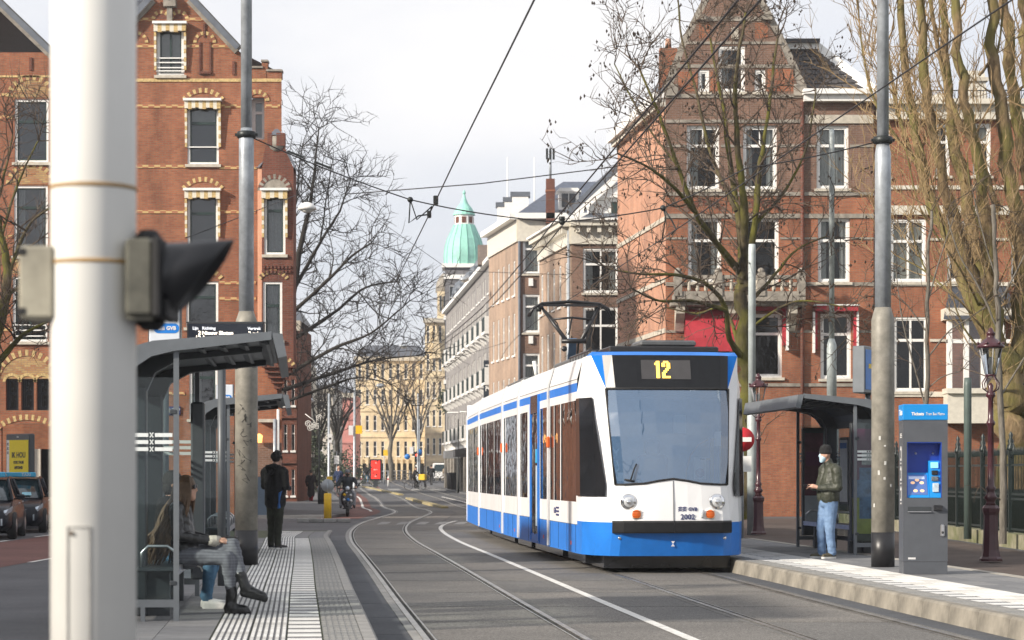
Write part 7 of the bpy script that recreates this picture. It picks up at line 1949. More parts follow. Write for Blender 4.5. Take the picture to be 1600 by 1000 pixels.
tree('street_tree', 'leafless tree with green mossy limb at the left edge before the corner house', (K_moss, K_twig), [
    (pl_(58, (-40, 860), (-30, 700), (-22, 600), (-10, 540)), .22, .18, .1),
    (pl_(58, (-10, 540), (8, 470), (12, 420), (0, 360), (-10, 300)), .16, .06),
    (pl_(58, (-22, 590), (20, 540), (40, 520, -1), (80, 500, -1)), .10, .03),
    (pl_(58, (10, 440), (40, 360), (70, 330), (95, 320)), .06, .02),
    (pl_(58, (0, 380), (20, 310), (40, 260), (60, 220)), .05, .02),
    (pl_(58, (-10, 480), (30, 450), (60, 460), (90, 480)), .05, .02),
    (pl_(58, (-5, 320), (10, 260), (20, 210)), .05, .02),
], 41, dens=(2.6, 3.6, 4.0), lens=(1.7, .9, .45), rad=(.024, .014, .0095), up=.15, start=.05)
tree('sapling', 'slim grey leafless sapling behind the ticket machine', (K_grey, K_twig), [
    (pl_(47, (1443, 845), (1445, 700), (1449, 560), (1450, 420), (1456, 330)), .065, .03, .3),
    (pl_(47, (1447, 640), (1425, 560), (1410, 500), (1400, 420)), .02, .01), (pl_(47, (1449, 560), (1480, 520), (1510, 500), (1540, 480)), .02, .01),
    (pl_(47, (1449, 520), (1420, 480), (1400, 460)), .018, .01), (pl_(47, (1450, 470), (1470, 400), (1490, 340)), .02, .01), (pl_(47, (1447, 610), (1470, 590), (1500, 580)), .018, .01)],
    51, dens=(2.2, 2.6, 2.5), lens=(1.1, .5, .25), rad=(.012, .008, .006), up=.1, start=.05)
tree('sapling', 'slim grey leafless sapling standing right behind the lamp post', (K_grey, K_twig), [
    (pl_(46, (1567, 850), (1566, 700), (1560, 560), (1556, 430), (1552, 320)), .085, .04, .25),
    (pl_(46, (1560, 520), (1530, 450), (1500, 400), (1480, 340)), .025, .012), (pl_(46, (1558, 480), (1590, 420), (1610, 380)), .025, .012), (pl_(46, (1563, 620), (1600, 560), (1620, 530)), .025, .012), (pl_(46, (1558, 440), (1540, 380), (1520, 300)), .02, .01)],
    52, dens=(2.0, 2.6, 2.5), lens=(1.2, .5, .25), rad=(.014, .009, .006), up=.1, start=.05)
for k, (lab, px, base_y, Y, top, spread, sd_) in enumerate((('leafless upright tree before the sandstone block', 612, 752, 195, 575, 45, 61), ('leafless tree leaning before the pink house', 528, 755, 170, 600, 40, 62), ('leafless tree just left of the sandstone tower', 655, 752, 230, 585, 30, 63), ('dark leafless tree behind the left pavement walkers', 497, 765, 150, 590, 36, 64))):
    lb = [(pl_(Y, (px, base_y), (px-2, base_y-50), (px-1, base_y-80)), .22, .16, .1)]
    rg = random.Random(sd_)
    for q in range(7):
        x = px+spread*(q-3)/3; lb.append((pl_(Y, (px-1, base_y-60-q % 3*10), (px+(x-px)*.4, base_y-105, rg.uniform(-2, 2)), (px+(x-px)*.8, top+35, rg.uniform(-3, 3)), (x, top+abs(q-3)*9, rg.uniform(-3, 3))), .12, .03))
    tree('street_tree', lab, (K_grey if k in (0, 2) else K_dark, K_twig if k in (0, 2) else K_twigd), lb, sd_, dens=(1.1, 1.1, .9), lens=(2.2, 1.2, .8), rad=(.045, .03, .022), up=.35, start=.15)

# evergreens by the far left pavement
M_ever = plain('evergreen', (.03, .042, .02), .8, c2=(.055, .07, .035), scale=1.5)
def shrub(label, c, r, h, n, seed, cat='shrub', name='evergreen_shrub'):
    t = thing(name, label, cat, c); rg = random.Random(seed); b = MB()
    cl = [(Vector((rg.gauss(0, r*.42), rg.gauss(0, r*.42), h*rg.uniform(.15, .95))), rg.uniform(.2, .45)*r) for _ in range(16)]
    for i in range(n):
        p, s = rg.choice(cl); q = p+Vector((rg.gauss(0, s), rg.gauss(0, s), rg.gauss(0, s)))
        a = Vector((rg.gauss(0, 1), rg.gauss(0, 1), rg.gauss(0, 1))).normalized()*rg.uniform(.06, .13); c_ = a.orthogonal()*.6
        if q.z > .05: b.quad(q-a, q+c_, q+a, q-c_, M_ever)
    b.build('foliage', t); b = MB(); b.tube([(0, 0, 0), (0, 0, h*.7)], [.08, .03], K_dark, 6); b.build('stem', t); return t
shrub('tall dark evergreen growing between far left pavement and tree', at(489, 775, 150).xy.to_3d(), 1.2, 4.6, 1400, 72)
shrub('evergreen hedge clump at the bridge end behind the walkers', at(520, 770, 185).xy.to_3d(), 2.4, 3.4, 2400, 73)
shrub('green plant box hanging before the domed tower front', Vector((gx(704, 176), 176, 6.2)), .9, 1.6, 900, 74, 'planter')
# ------------------------------------------------------------------ people
from mathutils import noise
def cloth(name, c, rough=.85, var=.25, scale=9, bump=.5, bscale=26):
    return plain(name, c, rough, var=var, scale=scale, bump=bump, bscale=bscale, spec=.25)
P_skin = plain('skin', (.50, .29, .21), .55, var=.08, scale=20); P_blk = cloth('black_jacket', (.016, .016, .018)); P_lea = plain('black_leather', (.016, .017, .019), .32, var=.2, scale=10, bump=.5, bscale=22)
P_olv = cloth('olive_trousers', (.035, .038, .028)); P_jean = plain('blue_jeans', (.19, .29, .45), .85, c2=(.10, .175, .31), scale=5, bump=.3, bscale=24)
P_jean2 = cloth('mid_blue_jeans', (.07, .15, .24)); P_grn = plain('olive_puffer', (.036, .040, .026), .55, var=.2, scale=9, bump=.4, bscale=18)
P_shoe = plain('shoe_black', (.013, .013, .014), .5, var=.1); P_sole = plain('shoe_sole_white', (.62, .62, .60), .7, var=.1); P_shoeo = plain('shoe_olive', (.07, .06, .035), .7, var=.3, scale=20)
P_hair = plain('hair_black', (.012, .010, .009), .6, var=.3, scale=40, bump=.8, bscale=90); P_hairb = plain('hair_brown', (.085, .05, .028), .5, c2=(.15, .09, .05), scale=14, bump=.4, bscale=120)
P_mask = plain('mask_blue', (.45, .62, .72), .8, var=.05); P_boot = plain('boot_leather', (.012, .0125, .014), .28, var=.15); P_fur = plain('shearling', (.60, .56, .48), .95, var=.15, scale=40, bump=.6, bscale=120)
def plaid():
    m, t, b = nt('plaid_trousers'); b.inputs['Roughness'].default_value = .9
    tc = t.nodes.new('ShaderNodeTexCoord'); last = None
    ws = []
    for ax, rot in (('X', 0.0), ('Z', 0.0)):
        w = t.nodes.new('ShaderNodeTexWave'); w.wave_type = 'BANDS'; w.bands_direction = ax; w.inputs['Scale'].default_value = 11.0; w.inputs['Distortion'].default_value = .5; t.links.new(tc.outputs['Object'], w.inputs['Vector']); ws.append(w)
    ad = t.nodes.new('ShaderNodeMath'); t.links.new(ws[0].outputs['Fac'], ad.inputs[0]); t.links.new(ws[1].outputs['Fac'], ad.inputs[1])
    r = t.nodes.new('ShaderNodeValToRGB'); r.color_ramp.elements[0].position = .2; r.color_ramp.elements[1].position = 1.0
    r.color_ramp.elements[0].color = (.105, .112, .13, 1); r.color_ramp.elements[1].color = (.175, .185, .21, 1)
    dv = t.nodes.new('ShaderNodeMath'); dv.operation = 'MULTIPLY'; dv.inputs[1].default_value = .5; t.links.new(ad.outputs[0], dv.inputs[0]); t.links.new(dv.outputs[0], r.inputs[0]); t.links.new(r.outputs[0], b.inputs['Base Color'])
    MATS['plaid'] = m; return m
P_plaid = plaid()
def person(label, loc, rz, prims, voxel=.014, group=None, smooth=3, wrinkle=0.0):
    """one continuous body grown from tapered limbs; clothes are regions of the same surface"""
    b = MB(); mt = P_skin
    for p in prims:
        if p[0] == 'c':
            _, a, c, ra, rb, m = p; a, c = Vector(a), Vector(c)
            b.tube([a.lerp(c, k/4) for k in range(5)], [ra+(rb-ra)*k/4 for k in range(5)], mt, 12); b.ball(a, ra, mt, 12, 8); b.ball(c, rb, mt, 12, 8)
        else: b.ball(p[1], p[2], mt, 16, 12)
    me = b.mesh('person'); o = bpy.data.objects.new('tmp', me); col.objects.link(o)
    md = o.modifiers.new('r', 'REMESH'); md.mode = 'VOXEL'; md.voxel_size = voxel; md.adaptivity = 0
    ms = o.modifiers.new('s', 'SMOOTH'); ms.iterations = smooth; ms.factor = .5
    dg = bpy.context.evaluated_depsgraph_get(); dg.update()
    m2 = bpy.data.meshes.new_from_object(o.evaluated_get(dg)); bpy.data.objects.remove(o)
    mats = []
    for p in prims:
        if p[-1] not in mats: mats.append(p[-1])
    m2.materials.clear()
    for m in mats: m2.materials.append(m)
    n = len(m2.polygons); C = np.empty(n*3); m2.polygons.foreach_get('center', C); C = C.reshape(-1, 3)
    best = np.full(n, 1e9); idx = np.zeros(n, dtype=np.int32)
    for p in prims:
        if p[0] == 'c':
            a, c = np.array(p[1], float), np.array(p[2], float); ab = c-a; tt = np.clip(((C-a)@ab)/max(1e-9, ab@ab), 0, 1); d = np.linalg.norm(C-(a+tt[:, None]*ab), axis=1)-(p[3]+(p[4]-p[3])*tt)
        else:
            rr = np.array(p[2] if isinstance(p[2], (tuple, list)) else (p[2],)*3, float); q = (C-np.array(p[1], float))/rr; l = np.linalg.norm(q, axis=1); d = (l-1)*rr.min()
        k = d < best; best[k] = d[k]; idx[k] = mats.index(p[-1])
    m2.polygons.foreach_set('material_index', idx); m2.polygons.foreach_set('use_smooth', [True]*n); m2.name = 'person'
    if wrinkle:
        nv = len(m2.vertices); V = np.empty(nv*3); m2.vertices.foreach_get('co', V); V = V.reshape(-1, 3); NR = np.array([tuple(q.vector) for q in m2.vertex_normals])
        A = np.array([.0075*noise.noise((x*9, y*9, z*19))+.004*noise.noise((x*34, y*34, z*34)) if z < wrinkle else 0.0 for x, y, z in V]); V += NR*A[:, None]; m2.vertices.foreach_set('co', V.ravel()); m2.update()
    return put('person', m2, None, loc, rz, label, 'person', group)
def head(c, f, s=1.0, hair=None, mask=None, skin=None, down=0.0):
    """skull, jaw, nose, ears around c; f = unit facing vector (x, y)"""
    c = Vector(c); skin = skin or P_skin; fv = Vector((f[0], f[1], 0)).normalized(); sv = Vector((fv.y, -fv.x, 0)); D = Vector((0, 0, -1))*down
    P = [('e', c, (.078*s, .085*s, .105*s), skin), ('c', c+fv*.035*s+Vector((0, 0, -.05*s))+D*.03, c+fv*.055*s+Vector((0, 0, -.088*s))+D*.05, .062*s, .040*s, mask or skin), ('c', c+fv*.085*s+Vector((0, 0, .005)), c+fv*.105*s+Vector((0, 0, -.028*s)), .010*s, .014*s, mask or skin)]
    for k in (-1, 1): P.append(('e', c+sv*k*.080*s+Vector((0, 0, -.01)), (.014*s, .02*s, .03*s), skin))
    return P
def hand(w, d, up, skin=None, curl=.6, s=1.0):
    """palm, four fingers of different length and a thumb; w wrist, d direction, up = back of the hand"""
    skin = skin or P_skin; w, d, up = Vector(w), Vector(d).normalized(), Vector(up); up = (up-d*up.dot(d)).normalized(); sd = d.cross(up)
    P = [('c', w, w+d*.07*s, .028*s, .036*s, skin)]
    for k, L in enumerate((.070, .080, .074, .058)):
        o = w+d*.085*s+sd*(k-1.5)*.021*s; m_ = o+(d*math.cos(curl*.5)-up*math.sin(curl*.5))*L*.5*s; e = m_+(d*math.cos(curl*1.5)-up*math.sin(curl*1.5))*L*.5*s
        P += [('c', o, m_, .0105*s, .010*s, skin), ('c', m_, e, .010*s, .008*s, skin)]
    o = w+d*.03*s+sd*.03*s; P += [('c', o, o+(d*.6+sd*.6-up*.3).normalized()*.045*s, .014*s, .011*s, skin), ('c', o+(d*.6+sd*.6-up*.3).normalized()*.045*s, o+(d*.6+sd*.6-up*.3).normalized()*.045*s+(d-up*.5).normalized()*.03*s, .011*s, .009*s, skin)]
    return P
def shoe(h, f, m, sole, L=.26):
    h = Vector(h); f = Vector((f[0], f[1], 0)).normalized()
    return [('c', h+Vector((0, 0, .055)), h+f*.05+Vector((0, 0, .05)), .045, .046, m), ('c', h+f*.05+Vector((0, 0, .048)), h+f*(L-.07)+Vector((0, 0, .040)), .046, .036, m), ('c', h+Vector((0, 0, .012)), h+f*(L-.07)+Vector((0, 0, .012)), .042, .040, sole)]

# --- man in black jacket on the left platform, seen from behind, looking down at his phone (local facing -Y)
Lm = [('c', (.10, .0, .10), (.095, -.015, .48), .062, .078, P_olv), ('c', (.095, -.015, .48), (.085, .0, .88), .082, .105, P_olv), ('c', (-.10, .05, .10), (-.095, .02, .48), .062, .078, P_olv), ('c', (-.095, .02, .48), (-.085, .0, .88), .082, .105, P_olv),
      ('e', (0, .0, .90), (.175, .135, .13), P_blk), ('c', (-.07, .0, .86), (-.08, .0, 1.15), .145, .13, P_blk), ('c', (.07, .0, .86), (.08, .0, 1.15), .145, .13, P_blk), ('c', (-.09, 0, 1.15), (-.10, .01, 1.38), .135, .12, P_blk), ('c', (.09, 0, 1.15), (.10, .01, 1.38), .135, .12, P_blk),
      ('c', (-.19, .02, 1.42), (.19, .02, 1.42), .085, .085, P_blk), ('e', (0, .06, 1.47), (.15, .11, .08), P_blk), ('c', (0, .01, 1.45), (0, -.02, 1.56), .06, .055, P_skin),
      ('c', (.235, .02, 1.40), (.26, .0, 1.14), .075, .062, P_blk), ('c', (.26, .0, 1.14), (.12, -.25, 1.10), .060, .045, P_blk), ('c', (-.235, .02, 1.40), (-.26, .0, 1.14), .075, .062, P_blk), ('c', (-.26, .0, 1.14), (-.12, -.25, 1.10), .060, .045, P_blk)]
Lm += hand((.11, -.27, 1.11), (-.6, -.6, .3), (.3, -.5, .8)) + hand((-.11, -.27, 1.11), (.6, -.6, .3), (-.3, -.5, .8))
Lm += head((0, -.06, 1.645), (0, -1), down=.4) + shoe((.10, .02, 0), (.25, -1), P_shoe, P_sole) + shoe((-.10, .07, 0), (-.3, -1), P_shoe, P_sole)
ml = person('person standing on the left platform in black hooded jacket with blue folder, seen from behind', (gx(430, 40.6), 40.6, ZL+.003), R(146), Lm, .013, wrinkle=1.42)
b = MB(); rg = random.Random(5)
for k in range(70):
    a, e = rg.uniform(0, 2*PI), rg.uniform(-.25, 1.5); d = Vector((math.cos(a)*math.cos(e), math.sin(a)*math.cos(e), math.sin(e)))
    if d.y < -.55 and d.z < .45: continue
    q = Vector((0, -.045, 1.665))+Vector((d.x*.085, d.y*.092, d.z*.105)); b.ball(q, rg.uniform(.018, .034), P_hair, 7, 5)
b.ball((0, -.03, 1.67), (.088, .092, .105), P_hair, 14, 10); b.build('hair', ml)
b = MB()
for k in range(10):
    a0, a1 = PI*(-.1+1.2*k/10), PI*(-.1+1.2*(k+1)/10); b.tube([(.12*math.cos(a0), .05+.10*math.sin(a0), 1.49), (.12*math.cos(a1), .05+.10*math.sin(a1), 1.49)], .042, P_blk, 8)
b.tube([(-.07, .13, 1.44), (0, .16, 1.36), (.07, .13, 1.44)], .045, P_blk, 8); b.build('hood', ml)
b = MB(); b.prism([(-.17, .02, .76), (-.17, .10, .74), (-.20, .11, 1.02), (-.20, -.02, 1.10)], (.03, 0, 0), plain('folder_blue', (.02, .12, .38), .5, var=.1)); b.build('folder', ml)
b = MB(); b.box((0, -.37, 1.14), (.07, .14, .010), M_black, .004); b.build('phone', ml)

# --- man in green jacket at the right shelter, facing left, phone in both hands
Rm = [('c', (.10, .02, .09), (.095, -.02, .48), .066, .080, P_jean), ('c', (.095, -.02, .48), (.09, .01, .88), .085, .112, P_jean), ('c', (-.10, -.06, .09), (-.095, -.07, .48), .066, .080, P_jean), ('c', (-.095, -.07, .48), (-.09, .0, .88), .085, .112, P_jean),
      ('e', (0, .01, .88), (.17, .145, .11), P_jean), ('c', (-.07, .0, .99), (-.08, .0, 1.2), .155, .150, P_grn), ('c', (.07, .0, .99), (.08, .0, 1.2), .155, .150, P_grn), ('c', (-.09, 0, 1.2), (-.10, .02, 1.38), .150, .125, P_grn), ('c', (.09, 0, 1.2), (.10, .02, 1.38), .150, .125, P_grn),
      ('c', (-.18, .03, 1.43), (.18, .03, 1.43), .085, .085, P_grn), ('c', (0, .02, 1.45), (0, .0, 1.535), .082, .07, P_grn), ('c', (0, .0, 1.5), (0, -.03, 1.58), .06, .055, P_skin),
      ('c', (.24, .03, 1.40), (.27, .04, 1.13), .085, .075, P_grn), ('c', (.27, .04, 1.13), (.12, -.20, 1.12), .072, .052, P_grn), ('c', (-.24, .03, 1.40), (-.27, .04, 1.13), .085, .075, P_grn), ('c', (-.27, .04, 1.13), (-.12, -.20, 1.12), .072, .052, P_grn)]
Rm += hand((.10, -.245, 1.13), (-.55, -.7, .25), (.3, -.3, .8)) + hand((-.10, -.245, 1.13), (.55, -.7, .25), (-.3, -.3, .8)) + head((0, -.055, 1.655), (0, -1), mask=P_mask, down=.3)
Rm += shoe((.10, .05, 0), (.15, -1), P_shoeo, P_sole) + shoe((-.10, -.03, 0), (-.2, -1), P_shoeo, P_sole)
mr = person('person in olive jacket, jeans, black beanie and face mask looking at a phone', (gx(1294, 35.6), 35.6, ZR+.003), R(-72), Rm, .012, wrinkle=1.40)
b = MB(); b.lathe([(.093, 1.665), (.098, 1.70), (.094, 1.75), (.07, 1.79), (.03, 1.81), (0, 1.812)], (0, -.045, 0), plain('beanie_black', (.012, .012, .013), .95, var=.3, scale=30, bump=.7, bscale=90), 18); b.lathe([(.097, 1.66), (.103, 1.67), (.103, 1.70), (.097, 1.71)], (0, -.045, 0), MATS['beanie_black'], 18); b.build('beanie', mr)
b = MB(); b.box((0, -.36, 1.165), (.075, .15, .011), M_black, .004); b.build('phone', mr)

# --- seated woman with long brown hair, legs crossed, facing right (+X after turning)
bk = -.0
Wm = [('e', (0, .0, .55), (.17, .15, .12), P_plaid), ('c', (-.08, -.02, .56), (-.09, -.42, .545), .092, .072, P_plaid), ('c', (-.09, -.42, .545), (-.07, -.46, .22), .070, .052, P_plaid),
      ('c', (.09, -.02, .57), (-.01, -.46, .665), .094, .072, P_plaid), ('c', (-.01, -.46, .665), (-.06, -.56, .36), .068, .052, P_plaid),
      ('c', (-.07, -.46, .25), (-.07, -.455, .06), .056, .058, P_boot), ('c', (-.06, -.555, .38), (-.07, -.60, .25), .056, .056, P_boot),
      ('c', (0, .02, .62), (0, .07, .82), .145, .135, P_lea), ('c', (-.06, .06, .80), (-.07, .07, 1.0), .115, .105, P_lea), ('c', (.06, .06, .80), (.07, .07, 1.0), .115, .105, P_lea), ('c', (-.15, .06, 1.02), (.15, .06, 1.02), .078, .078, P_lea), ('c', (0, .05, 1.02), (0, .02, 1.13), .05, .047, P_skin),
      ('c', (.195, .06, .99), (.22, .03, .76), .066, .058, P_lea), ('c', (.22, .03, .76), (.12, -.24, .70), .055, .045, P_lea), ('c', (-.195, .06, .99), (-.22, .03, .76), .066, .058, P_lea), ('c', (-.22, .03, .76), (-.08, -.25, .71), .055, .045, P_lea),
      ('c', (.115, -.245, .70), (.10, -.28, .70), .054, .054, P_fur), ('c', (-.075, -.255, .71), (-.06, -.29, .71), .054, .054, P_fur)]
Wm += [('c', (-.07, -.43, .055), (-.07, -.60, .048), .050, .042, P_boot), ('c', (-.07, -.43, .022), (-.07, -.61, .022), .046, .044, P_boot),
       ('c', (-.07, -.60, .245), (-.10, -.77, .185), .050, .042, P_boot), ('c', (-.07, -.585, .205), (-.10, -.79, .155), .042, .040, P_boot)]
Wm += hand((.09, -.30, .70), (-.35, -.9, .05), (0, .1, 1), s=.92) + hand((-.05, -.31, .71), (.3, -.9, .0), (0, .1, 1), s=.92) + head((0, .0, 1.225), (0, -1), .95, down=.2)
WX, WY = gx(292, 21.85), 21.85
wm = person('person with long brown hair, black leather jacket and plaid trousers sitting cross-legged in the shelter', (WX, WY, ZL), R(84), Wm, .011, wrinkle=1.0)
b = MB(); b.ball((0, .012, 1.245), (.085, .095, .108), P_hairb, 18, 12)
rg = random.Random(9)
for k in range(120):
    a = rg.uniform(-.15, PI+.15); x0 = math.cos(a)*.078; y0 = .02+math.sin(a)*.085; L = rg.uniform(.42, .66)
    P = [Vector((x0*.6, y0*.6, 1.33)), Vector((x0*1.08, y0*1.05+.01, 1.25)), Vector((x0*1.2, y0*1.15+.03, 1.12))]
    for q in range(1, 6): P.append(Vector((x0*(1.2+.22*q)+.012*math.cos(q*2.1+k*1.3)+rg.gauss(0, .014), y0*1.15+.03+.028*q+abs(math.sin(a))*.03*q*.6+.014*math.sin(q*2.1+k)+rg.gauss(0, .012), 1.12-L*q/5)))
    b.tube(P, [.012, .016, .018, .018, .018, .017, .014, .006], P_hairb, 5)
for s in (-1, 1):
    for k in range(10):
        y = -.055+.012*k; P = [Vector((s*.06, y*.6, 1.325)), Vector((s*.086, y, 1.25)), Vector((s*.092, y+.005, 1.14)), Vector((s*(.10+rg.uniform(-.01, .02)), y+.02, 1.02)), Vector((s*(.11+rg.uniform(-.01, .02)), y+.05, .88))]
        b.tube(P, [.012, .016, .018, .015, .006], P_hairb, 5)
b.build('hair', wm)
b = MB()
for s in (-1, 1): b.box((s*.038, -.088, 1.235), (.058, .012, .042), M_black, .004); b.tube([(s*.066, -.085, 1.24), (s*.085, .0, 1.24)], .005, M_black, 5)
b.build('sunglasses', wm)
b = MB(); b.box((.02, -.42, .745), (.075, .15, .010), M_black, .003); b.build('phone', wm)
b = MB(); b.prism([(.19, .20, .50), (.19, -.04, .50), (.17, -.12, .57), (.16, -.04, .63), (.165, .10, .58)], (.03, 0, 0), M_curt); b.tube([(.2, -.02, .6), (.215, .1, .50), (.22, -.08, .44), (.215, -.10, .40)], .008, M_curt, 5); b.build('bag', wm)

# --- second person sitting behind her
Sm = [('e', (0, .0, .55), (.18, .15, .12), P_jean2), ('c', (-.1, -.02, .55), (-.11, -.40, .53), .095, .075, P_jean2), ('c', (-.11, -.40, .53), (-.11, -.36, .12), .072, .058, P_jean2), ('c', (.1, -.02, .55), (.11, -.40, .53), .095, .075, P_jean2), ('c', (.11, -.40, .53), (.11, -.30, .12), .072, .058, P_jean2),
      ('c', (0, .03, .62), (0, .06, .85), .16, .15, P_blk), ('c', (-.07, .06, .82), (-.08, .06, 1.02), .12, .11, P_blk), ('c', (.07, .06, .82), (.08, .06, 1.02), .12, .11, P_blk), ('c', (-.17, .06, 1.05), (.17, .06, 1.05), .085, .085, P_blk), ('c', (0, .04, 1.05), (0, .02, 1.17), .06, .055, P_skin),
      ('c', (.22, .06, 1.02), (.24, .02, .78), .075, .065, P_blk), ('c', (.24, .02, .78), (.12, -.24, .70), .06, .05, P_blk), ('c', (-.22, .06, 1.02), (-.24, .02, .78), .075, .065, P_blk), ('c', (-.24, .02, .78), (-.12, -.24, .70), .06, .05, P_blk)]
Sm += hand((.12, -.26, .70), (-.3, -.9, 0), (0, .1, 1)) + hand((-.12, -.26, .70), (.3, -.9, 0), (0, .1, 1)) + head((0, .0, 1.27), (0, -1)) + shoe((.11, -.29, 0), (.1, -1), P_sole, P_sole, .28) + shoe((-.11, -.35, 0), (-.1, -1), P_sole, P_sole, .28)
s2_ = person('person in black jacket, blue jeans and white sneakers sitting half hidden behind the long-haired one', (gx(272, 22.75), 22.75, ZL), R(86), Sm, .014, wrinkle=1.0)
b = MB(); b.ball((0, .02, 1.295), (.10, .105, .105), P_hair, 14, 10); b.ball((0, .05, 1.22), (.10, .07, .09), P_hair, 10, 8); b.build('hair', s2_)

# --- people walking farther off: stride and clothes differ
def walker(label, px, Y, rz, coat, trous, shoe_m, h=1.75, stride=.25, coat_len=.85, hairm=None, skirt=False, arm=.2, z=None, bag=None, group='people walking in the far street'):
    s = h/1.78; k = lambda x, y, z_: (x*s, y*s, z_*s); f = stride
    A = [('c', k(.09, -f, .09), k(.09, -f*.6, .48), .055*s, .07*s, trous), ('c', k(.09, -f*.6, .48), k(.08, 0, .88), .075*s, .10*s, trous), ('c', k(-.09, f, .12), k(-.09, f*.35, .48), .055*s, .07*s, trous), ('c', k(-.09, f*.35, .48), k(-.08, 0, .88), .075*s, .10*s, trous),
         ('c', k(0, 0, coat_len), k(0, 0, 1.15), (.20 if skirt else .165)*s, .15*s, coat), ('c', k(-.08, 0, 1.15), k(-.09, 0, 1.36), .125*s, .115*s, coat), ('c', k(.08, 0, 1.15), k(.09, 0, 1.36), .125*s, .115*s, coat), ('c', k(-.17, 0, 1.40), k(.17, 0, 1.40), .085*s, .085*s, coat), ('c', k(0, 0, 1.42), k(0, -.02, 1.56), .06*s, .055*s, P_skin),
         ('c', k(.22, 0, 1.38), k(.26, arm*.4, 1.12), .07*s, .06*s, coat), ('c', k(.26, arm*.4, 1.12), k(.25, arm*.2-.12, .90), .057*s, .045*s, coat), ('c', k(-.22, 0, 1.38), k(-.26, -arm*.4, 1.12), .07*s, .06*s, coat), ('c', k(-.26, -arm*.4, 1.12), k(-.24, -arm-.12, .92), .057*s, .045*s, coat)]
    if skirt: A.append(('c', k(0, 0, .45), k(0, 0, .9), .21*s, .18*s, coat))
    A += hand(k(.25, arm*.2-.14, .87), (0, -.2, -1), (1, 0, 0), curl=.5) + hand(k(-.24, -arm-.14, .89), (0, -.3, -1), (-1, 0, 0), curl=.5)
    A += head(k(0, -.03, 1.655), (0, -1), s) + shoe(k(.09, -f+.02, 0), (.1, -1), shoe_m, shoe_m) + shoe(k(-.09, f+.02, .02), (-.1, -1), shoe_m, shoe_m)
    X = gx(px, Y); p = person(label, (X, Y, (gz(Y)+.10) if z is None else z), rz, A, .022, group, smooth=2)
    b = MB(); b.ball(k(0, -.01, 1.685), (.09*s, .10*s, .10*s), hairm or P_hair, 10, 8); b.build('hair', p)
    if bag: b = MB(); b.box(k(.30, -.12, .68), (.10, .26, .34), bag, .02); b.build('bag', p)
    return p
walker('person walking in dark jacket with white shoes and a pale bag behind the black-jacketed one', 464, 138, R(20), P_blk, P_shoe, P_sole, 1.78, bag=plain('bag_pale', (.55, .42, .42), .7, var=.1))
walker('person in long dark coat and red stockings walking away on the far pavement', 486, 115, R(170), cloth('coat_dark', (.022, .016, .018)), cloth('stocking_red', (.28, .02, .03)), P_shoe, 1.68, .14, .8, plain('hair_dark', (.02, .015, .012), .6), True)
walker('person in navy jacket walking away beside the scooter', 529, 140, R(165), cloth('jacket_navy', (.018, .03, .075)), P_shoe, P_shoe, 1.8, .22, hairm=P_skin)
walker('person in dark clothes on the far right pavement before the hotel', 674, 195, R(170), P_blk, P_shoe, P_shoe, 1.78, .2)
walker('person in beige jacket on the far right pavement nearest the hotel wall', 697, 190, R(175), cloth('jacket_beige', (.30, .24, .17)), P_shoe, P_shoe, 1.75, .2)
walker('person in dark jacket walking at the far end before the bridge rail', 573, 215, R(10), P_blk, P_jean2, P_shoe, 1.75, .25)
walker('person in black standing far left of the red advert sign', 561, 205, R(200), P_blk, P_shoe, P_shoe, 1.72, .1)
